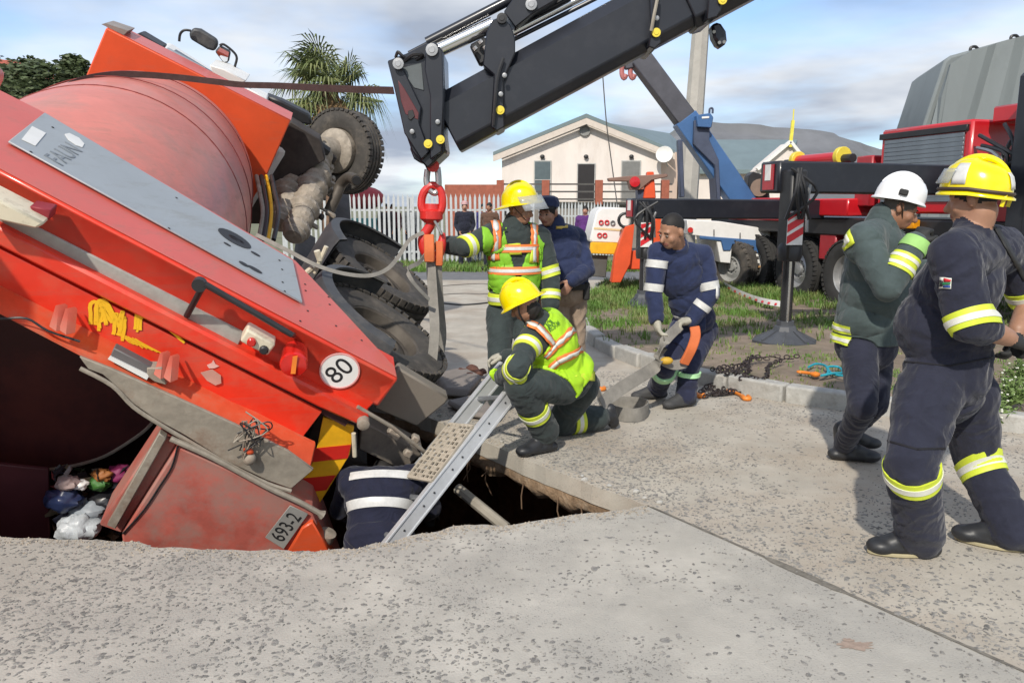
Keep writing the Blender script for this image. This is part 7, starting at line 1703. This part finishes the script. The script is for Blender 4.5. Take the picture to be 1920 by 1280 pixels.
# ================================================================ LADDER, SLINGS, CHAIN, SMALL THINGS
ALUM = mat('ladder_aluminium', (0.60, 0.61, 0.62), rough=0.38, metal=0.35, var=0.1, vs=12)
GRID = mat('grid_tan', (0.38, 0.33, 0.26), rough=0.8, var=0.2, vs=12)
r0 = P(966, 728, 4.92); r1 = P(762, 985, 4.25); ld = (r1 - r0).normalized(); r1 = r0 + ld * 3.4; r0 = r0 - ld * 0.02
off_l = V((-0.085, 0.33, 0.03)); off_l = off_l - ld * off_l.dot(ld) ; off_l = off_l.normalized() * 0.34
ladn = ld.cross(off_l).normalized()
lad = empty('ladder', r1 + off_l / 2, 'aluminium ladder leaning out of the hole with a tan grid plate on it', 'ladder')
l0 = r0 + off_l - ld * 0.30; l1 = r1 + off_l
wd = off_l.normalized()
for (a, b) in ((r0, r1), (l0, l1)):
    rl = MB().bar(a, b, 0.030, 0.095, ladn).build('rail', ALUM, lad, bevel=0.004)
    for s_ in (-1, 1):
        MB().bar(a + ladn * 0.042 * s_ - wd * 0.0, b + ladn * 0.042 * s_, 0.046, 0.014, ladn).build('rail_flange', ALUM, rl, bevel=0.003)
for k in range(12):
    c = r0 + ld * (0.10 + 0.28 * k); MB().cyl(c, c + off_l, 0.017, 12).build('rung', mat('rung_grey', (0.30, 0.31, 0.32), rough=0.4, metal=0.6), lad)
    for q in (-0.05, 0.05): MB().ell(c + ld * q - wd * 0.018 + ladn * 0.0, ld * 0.007, ladn * 0.007, wd * 0.006, 8, 5).build('rivet', BLK, lad)
# grid plate strapped to the ladder face
g0 = r0 + ld * 0.42 - ladn * 0.07; 
if (CAM - g0).dot(ladn) > 0: fdir = ladn
else: fdir = -ladn
g0 = P(842, 795, 4.84); _tr = P(870, 822, 4.62); _bl = P(766, 893, 4.56)
ldg = (_bl - g0); GL = ldg.length; ldg.normalize(); wdg = _tr - g0; wdg = wdg - ldg * wdg.dot(ldg); GW = wdg.length; wdg.normalize()
gn = ldg.cross(wdg); fdir = gn if (CAM - g0).dot(gn) > 0 else -gn
gr_ = empty('grid_plate', g0 + ldg * GL, 'tan plastic grid plate lying on the upper rungs of the ladder', 'grid plate')
for k in range(14): MB().bar(g0 + ldg * (GL * k / 13), g0 + ldg * (GL * k / 13) + wdg * GW, 0.010 if k not in (0, 6, 13) else 0.022, 0.016, gn).build('grid_bar', GRID, gr_, bevel=0.002)
for k in range(7): MB().bar(g0 + wdg * (GW * k / 6) + fdir * 0.003, g0 + wdg * (GW * k / 6) + ldg * GL + fdir * 0.003, 0.010 if k not in (0, 6) else 0.014, 0.016, gn).build('grid_bar', GRID, gr_, bevel=0.002)
for (i, j) in [(0, 1), (0, 2), (1, 0), (1, 1), (1, 3), (2, 2), (2, 4), (3, 1), (3, 3), (4, 0), (4, 2), (5, 1), (5, 3), (5, 4), (6, 2), (7, 1), (7, 4), (8, 0), (8, 3), (9, 2), (10, 1), (10, 4), (11, 3), (12, 0), (12, 2), (3, 5), (6, 5), (9, 5)]:
    c = g0 + ldg * (GL * (i + 0.5) / 13) + wdg * (GW * (j + 0.5) / 6); MB().box(c, (GL / 13 - 0.008, GW / 6 - 0.008, 0.012), ldg, wdg, gn).build('grid_infill', GRID, gr_)
# slings
WEB = mat('webbing_grey', (0.24, 0.225, 0.20), rough=0.85, var=0.2, vs=14, bump=0.3, bs=120); WEBD = mat('webbing_brown', (0.075, 0.045, 0.042), rough=0.8, var=0.25, vs=10, bump=0.3, bs=100); SLV = mat('sleeve_orange', (0.62, 0.15, 0.045), rough=0.75, var=0.12, vs=9, bump=0.2)
def strap(name, pts, w, m, label, wdir=(1, 0, 0), th=0.006, k=6, cat='sling'):
    p = smoothpath(pts, k); return MB().ribbon(p, wdir, w, th).build(name, m, None, smooth=40, label=label, cat=cat)
strap('lifting_sling', [B(806, 470), B(808, 500, 5.88), B(812, 560, 5.85), B(815, 620, 5.75), B(810, 680, 5.7), B(803, 722, 5.68)], 0.075, WEB, 'grey webbing sling hanging from the hook down past the rear wheel', [V((1, -0.25, 0))] * 31)
strap('lifting_sling', [B(822, 470), B(822, 520, 5.92), B(826, 580, 6.0), B(830, 630, 6.05), B(824, 670, 6.02), B(814, 700, 5.95)], 0.06, WEB, 'second grey sling from the hook wrapped behind the rear tyre', [V((1, 0.4, 0))] * 31)
strap('tie_strap', [B(806, 432), B(770, 448, 5.8), B(748, 480, 5.7), B(725, 505, 5.6), B(690, 517, 5.5), B(640, 512, 5.4), B(590, 496, 5.35), B(540, 470, 5.4), B(480, 440, 5.5)], 0.028, WEB, 'slack grey strap running from the hook over the mudguard to the drum', [V((0, 0.5, 1))] * 49)
strap('tie_strap', [B(802, 470), B(786, 492, 5.75), B(765, 505, 5.65), B(775, 530, 5.62), B(805, 562, 5.7)], 0.03, WEB, 'short loose strap end looping below the hook', [V((0, 0.4, 1))] * 25)
for nm, q in (('sling_sleeve', [(790, 438), (791, 490)]), ('sling_sleeve', [(814, 462), (814, 498)])):
    pass
s1 = MB().ribbon(smoothpath([B(804, 440, 5.86), B(805, 465, 5.83), B(805, 491, 5.84)], 5), V((1, 0, 0)), 0.075, 0.03).build('sling_sleeve', SLV, None, bevel=0.006, label='orange protective sleeve round the front sling below the hook', cat='sleeve')
s2 = MB().ribbon(smoothpath([B(824, 452, 5.88), B(824, 475, 5.87), B(823, 498, 5.88)], 5), V((1, 0, 0)), 0.055, 0.03).build('sling_sleeve', SLV, None, bevel=0.006, label='narrower orange sleeve round the rear sling beside the rescuer\'s glove', cat='sleeve')
# strap over the drum to the boom head
dp = []
for (a_, f_) in ((150, 1.75), (140, 2.0), (128, 2.3), (115, 2.6), (102, 2.85), (90, 3.1), (78, 3.3)):
    t = math.radians(a_); rr_ = drumr(f_) + 0.012
strp = [P(40, 236, 5.6), P(75, 203, 6.1), P(112, 172, 6.35), P(155, 150, 6.6), P(205, 141, 6.8), P(260, 140, 6.95), P(330, 145, 7.1), P(400, 153, 7.2), P(452, 159, 7.2), P(520, 161, 6.9), P(620, 166, 6.4), P(738, 170, 5.85)]
strap('drum_strap', strp, 0.052, WEBD, 'long dark red strap drawn over the drum to the boom head', [V((0.1, 0.35, -1))] * 67, cat='strap')
# grey strap in the bending man's hands and the coil on the ground
gp_ = [D_hand2 + V((0.03, -0.03, 0)), P(1240, 650, 5.95), P(1236, 672, 5.9), P(1225, 690, 5.9), P(1190, 712, 5.75), P(1150, 738, 5.6), P(1128, 758, 5.5)]
strap('webbing_strap', gp_, 0.10, WEB, 'wide grey webbing strap held up by the bending man', [V((0.1, 0.45, 0.9))] * 37, cat='strap')
strap('webbing_strap', [D_hand + V((0.0, -0.02, 0.0)), P(1246, 640, 5.9), P(1238, 670, 5.9), P(1262, 684, 5.95), P(1285, 680, 6.0)], 0.08, WEB, 'grey strap loop hanging from the bending man\'s glove to the orange sleeve', [V((0.2, 0.5, 0.6))] * 25, cat='strap')
og = smoothpath([P(1302, 612, 5.95), P(1304, 630, 5.93), P(1296, 655, 5.92), P(1282, 682, 5.95)], 5)
MB().ribbon(og, V((1, 0, 0.4)), 0.075, 0.03).build('strap_sleeve', SLV, None, bevel=0.006, label='orange sleeve on the strap hanging beside the bending man\'s knee', cat='sleeve')
MB().ell(P(1250, 676, 5.88), V((0.05, 0, 0)), V((0, 0.03, 0)), V((0, 0, 0.03)), 12, 8).build('strap_buckle', mat('buckle_yellow', (0.55, 0.33, 0.03), rough=0.6), None, label='yellow wear pad on the grey strap at the bending man\'s knee', cat='pad')
ctr = G(1178, 782); cpts = []
for k in range(44):
    a = math.radians(200 - 400 * k / 43 ); r_ = 0.155 + 0.012 * math.sin(3 * a)
    cpts.append(ctr + V((r_ * 1.05 * math.cos(a) , r_ * 1.25 * math.sin(a) + 0.05, 0.055 + 0.004 * k / 43)))
cpts = [G(1128, 758) + V((-0.05, 0.05, 0.16)), G(1128, 770) + V((0, 0, 0.08))] + cpts
MB().ribbon(cpts, V((0, 0, 1)), 0.105, 0.008).build('strap_coil', WEB, None, smooth=40, label='grey webbing strap standing in a loose coil on the concrete', cat='strap')
# chain heap over the kerb: interlocked links
CH_ = mat('chain_rust', (0.055, 0.042, 0.040), rough=0.55, metal=0.5, var=0.4, vs=20); OHK = mat('hook_orange', (0.72, 0.21, 0.02), rough=0.5, var=0.15, vs=12)
rc = random.Random(8); chain = empty('chain', G(1380, 735), 'heap of rusty lifting chain lying across the kerb', 'chain')
def link_at(c, d, tw_, R_=0.024, r_=0.0062):
    x, y = perp(d); n = x * math.cos(tw_) + y * math.sin(tw_); pts = []
    for k in range(10):
        a = 2 * math.pi * k / 10; pts.append(c + d.normalized() * (math.cos(a) * R_ * 1.35) + n * (math.sin(a) * R_ * 0.72))
    mb.tube(pts, r_, 5, closed=True)
def gz2(x, y): return 0.125 if inpoly(x, y, VERGE) else 0.0
paths = [[(1315, 745), (1345, 738), (1370, 728), (1392, 716), (1400, 703), (1420, 697), (1460, 700), (1500, 698)], [(1315, 742), (1350, 742), (1400, 738), (1432, 742), (1438, 720), (1446, 712), (1470, 705)], [(1320, 730), (1350, 722), (1380, 716), (1398, 708)], [(1330, 740), (1360, 733), (1395, 728)], [(1318, 736), (1340, 730), (1366, 722), (1380, 732), (1350, 745)], [(1390, 735), (1405, 725), (1400, 715), (1412, 700), (1430, 699)], [(1322, 748), (1342, 745), (1375, 742)]]
for pth in paths:
    mb = MB()
    g_ = [G(x, y) for x, y in pth]
    g_ = [V((p.x, p.y, 0)) for p in g_]; sp = smoothpath(g_, 14); acc = 0; last = sp[0]; k = 0
    for p in sp[1:]:
        if (p - last).length > 0.038:
            c = (p + last) / 2 + V((rc.uniform(-.012, .012), rc.uniform(-.012, .012), 0)); c.z = gz2(c.x, c.y) + rc.uniform(0.012, 0.045); link_at(c, p - last, 0.3 if k % 2 else 1.85); last = p; k += 1
    setp(mb.build('strand', CH_, chain, smooth=60), kind='stuff')
def ohook(px, py, px2, py2, z, label):
    a = G(px, py, z); b_ = G(px2, py2, z); d = (b_ - a); L_ = d.length; d.normalize(); s_ = d.cross(V((0, 0, 1)))
    mb = MB(); mb.tube(smoothpath([a, a + d * L_ * 0.45, a + d * L_ * 0.75 + s_ * 0.02, b_ + s_ * 0.045, b_ + d * 0.01 - s_ * 0.0, a + d * L_ * 0.72 - s_ * 0.035], 4), [0.014] * 8 + [0.02] * 8 + [0.016] * 4 + [0.008], 8)
    mb.tube([a + V((0, 0, 0.0)) + (d * math.cos(t) + s_ * math.sin(t)) * 0.022 for t in [2 * math.pi * k / 10 for k in range(10)]], 0.010, 6, closed=True)
    mb.build('chain_hook', OHK, None, label=label, cat='hook')
ohook(1368, 732, 1405, 746, 0.02, 'orange chain hook lying on the road in front of the chain heap')
ohook(1302, 737, 1318, 741, 0.02, 'orange chain hook by the bending man\'s boot at the end of the chain')
ohook(1500, 697, 1532, 701, 0.15, 'orange chain hook on the verge next to the turquoise rope')
ohook(1112, 722, 1132, 728, 0.02, 'orange hook half hidden behind the kneeling rescuer')
ROPE = mat('rope_turquoise', (0.02, 0.30, 0.38), rough=0.7, var=0.2, vs=30)
rp_ = [(1516, 688), (1530, 684), (1548, 690), (1552, 700), (1540, 706), (1560, 704), (1580, 698), (1572, 690), (1552, 692), (1560, 700), (1585, 706), (1600, 700)]
tube('rope', ROPE, None, smoothpath([G(x, y, 0.15) + V((0, 0, 0.01 * (i % 3))) for i, (x, y) in enumerate(rp_)], 6), 0.011, 7, label='tangled turquoise rope lying on the verge', cat='rope')
# barrier tape on the grass
tp = smoothpath([G(1356, 532, 0.2), G(1380, 545, 0.22), G(1405, 556, 0.2), G(1436, 565, 0.2), G(1466, 570, 0.2)], 8)
tape = MB(); tape.ribbon(tp, V((0, 0.5, 1)), 0.085, 0.002); tape = tape.build('barrier_tape', STRW, None, label='red and white barrier tape fallen across the grass', cat='tape')
for k in range(1, len(tp) - 2, 3): MB().ribbon([tp[k] + V((0, -0.004, 0.0)), tp[k + 1] + V((0, -0.004, 0.0))], V((0.5, 0.5, 1)), 0.06, 0.002).build('tape_stripe', STRR, tape)
# cables on the road
for k, (pp, lb) in enumerate([([(826, 536), (870, 533), (905, 532), (930, 534)], 'thin grey cable stretched across the far road'), ([(828, 552), (870, 550), (905, 551), (940, 548)], 'second thin cable across the road nearer the truck'), ([(830, 568), (860, 571), (890, 570), (925, 566)], 'thick black cable across the road behind the standing rescuer')]):
    tube('cable', BLK if k == 2 else RAIL, None, smoothpath([G(x, y, 0.012) for x, y in pp], 5), 0.014 if k == 2 else 0.007, 6, label=lb, cat='cable')
# broken pieces of concrete and soil at the far edge of the hole
rb = random.Random(77)
def chunk(c, s, m, label, nm='concrete_chunk', flat=0.5, cat='rubble', group=None):
    mb = MB(); mb.ell((0, 0, 0), V((s, 0, 0)), V((0, s * rb.uniform(.6, 1), 0)), V((0, 0, s * flat)), 9, 6); sd = rb.uniform(0, 99)
    mb.v = [p * (1 + 0.5 * noise.noise(p * (1.6 / s) + V((sd, 0, 0)))) + V(c) for p in mb.v]; return mb.build(nm, m, None, smooth=20, label=label, cat=cat, group=group)
SH = mat('slab_piece', (0.24, 0.21, 0.19), rough=0.9, var=0.2, vs=5, bump=0.4, bs=30)
MB().prism([G(x, y, 0.03) for x, y in [(812, 712), (865, 700), (900, 718), (876, 745), (830, 742)]], V((0.02, 0.05, 0.06))).build('broken_slab', SH, None, bevel=0.02, seg=2, label='broken slab of concrete tipped up at the far lip of the hole', cat='slab')
MB().prism([G(x, y, 0.02) for x, y in [(838, 760), (905, 744), (960, 756), (935, 790), (880, 782)]], V((0.0, 0.02, 0.04))).build('broken_slab', SH, None, bevel=0.015, label='flat broken slab behind the ladder at the edge of the hole', cat='slab')
RUSTB = mat('rust_brown', (0.12, 0.055, 0.04), rough=0.85, var=0.4, vs=14)
for k, (x, y, s_) in enumerate([(868, 697, .06), (885, 692, .07), (895, 700, .05), (880, 706, .06), (903, 697, .05), (872, 706, .045)]):
    chunk(G(x, y, 0.06), s_, RUSTB, 'lumps of dark brown rubble heaped on the broken slab', 'rubble_lump', 0.6, group='brown rubble lumps')
for k in range(26):
    x = rb.uniform(1100, 1300); y = rb.uniform(700, 780)
for k in range(14):
    i = rb.randrange(len(farJ)); p = farJ[i] + V((rb.uniform(0, .12), rb.uniform(0, .1), 0.008)); chunk(p, rb.uniform(.008, .022), M_kerb, 'small loose stones scattered along the broken edge of the hole', 'loose_stone', 0.6, group='loose stones at the hole edge')
# roots and wire hanging from the soil lip
for k in range(12):
    i = rb.randrange(2, len(farJ) - 2); p = farJ[i] + V((0.0, 0.0, -0.16)); L_ = rb.uniform(0.06, 0.22)
    tube('root', mat('root_brown', (0.16, 0.10, 0.06), rough=0.9), None, [p, p + V((rb.uniform(-.02, .02), -0.01, -L_ * .5)), p + V((rb.uniform(-.04, .04), -0.02, -L_))], 0.004, 5, label='thin brown roots hanging from the soil under the slab', cat='root', group='hanging roots')
# pale timber lying in the pit
tube('fallen_pole', mat('timber_pale', (0.30, 0.27, 0.22), rough=0.8, var=0.2), None, [P(858, 915, 4.9), P(950, 990, 4.6)], 0.035, 8, label='pale broken pipe lying down inside the hole beside the ladder', cat='pipe')
# leafy plant by the kerb on the right
PL_ = mat('plant_leaf', (0.16, 0.24, 0.07), rough=0.6, var=0.35, vs=12); PW = mat('plant_flower', (0.72, 0.72, 0.62), rough=0.6)
def plant(c, n, R_, label, seed):
    rnd = random.Random(seed); t = empty('verge_plant', c, label, 'plant'); lf = MB(); fl = MB(); st_ = MB(); c = V(c)
    for k in range(n):
        a = rnd.uniform(0, 6.28); e = rnd.uniform(0.25, 1.4); L_ = R_ * rnd.uniform(.4, 1.0); tip = c + V((math.cos(a) * math.cos(e), math.sin(a) * math.cos(e), math.sin(e))) * L_; st_.tube([c, c.lerp(tip, .5) + V((0, 0, .02)), tip], 0.003, 4)
        for q in range(7):
            p = c.lerp(tip, rnd.uniform(.4, 1.0)); d = V((rnd.gauss(0, 1), rnd.gauss(0, 1), rnd.gauss(0, 1) + .5)).normalized(); x, y = perp(d); s = rnd.uniform(.012, .026); lf.add([p, p + x * s + y * s * .5, p + x * s * 2, p + x * s - y * s * .5], [(0, 1, 2, 3)])
        if rnd.random() < .35: fl.ell(tip, V((.010, 0, 0)), V((0, .010, 0)), V((0, 0, .007)), 6, 4)
    st_.build('stem', PL_, t); setp(lf.build('foliage', PL_, t, smooth=0), kind='stuff'); setp(fl.build('flowers', PW, t), kind='stuff')
plant(G(1895, 760, 0.1), 90, 0.26, 'leafy plant with small white flowers spilling over the kerb', 1)
plant(G(1868, 790, 0.05), 60, 0.18, 'small pale green plant rooted at the foot of the kerb', 2)
plant(G(1930, 720, 0.1), 80, 0.30, 'taller flowering plant on the verge behind the kerb plants', 3)
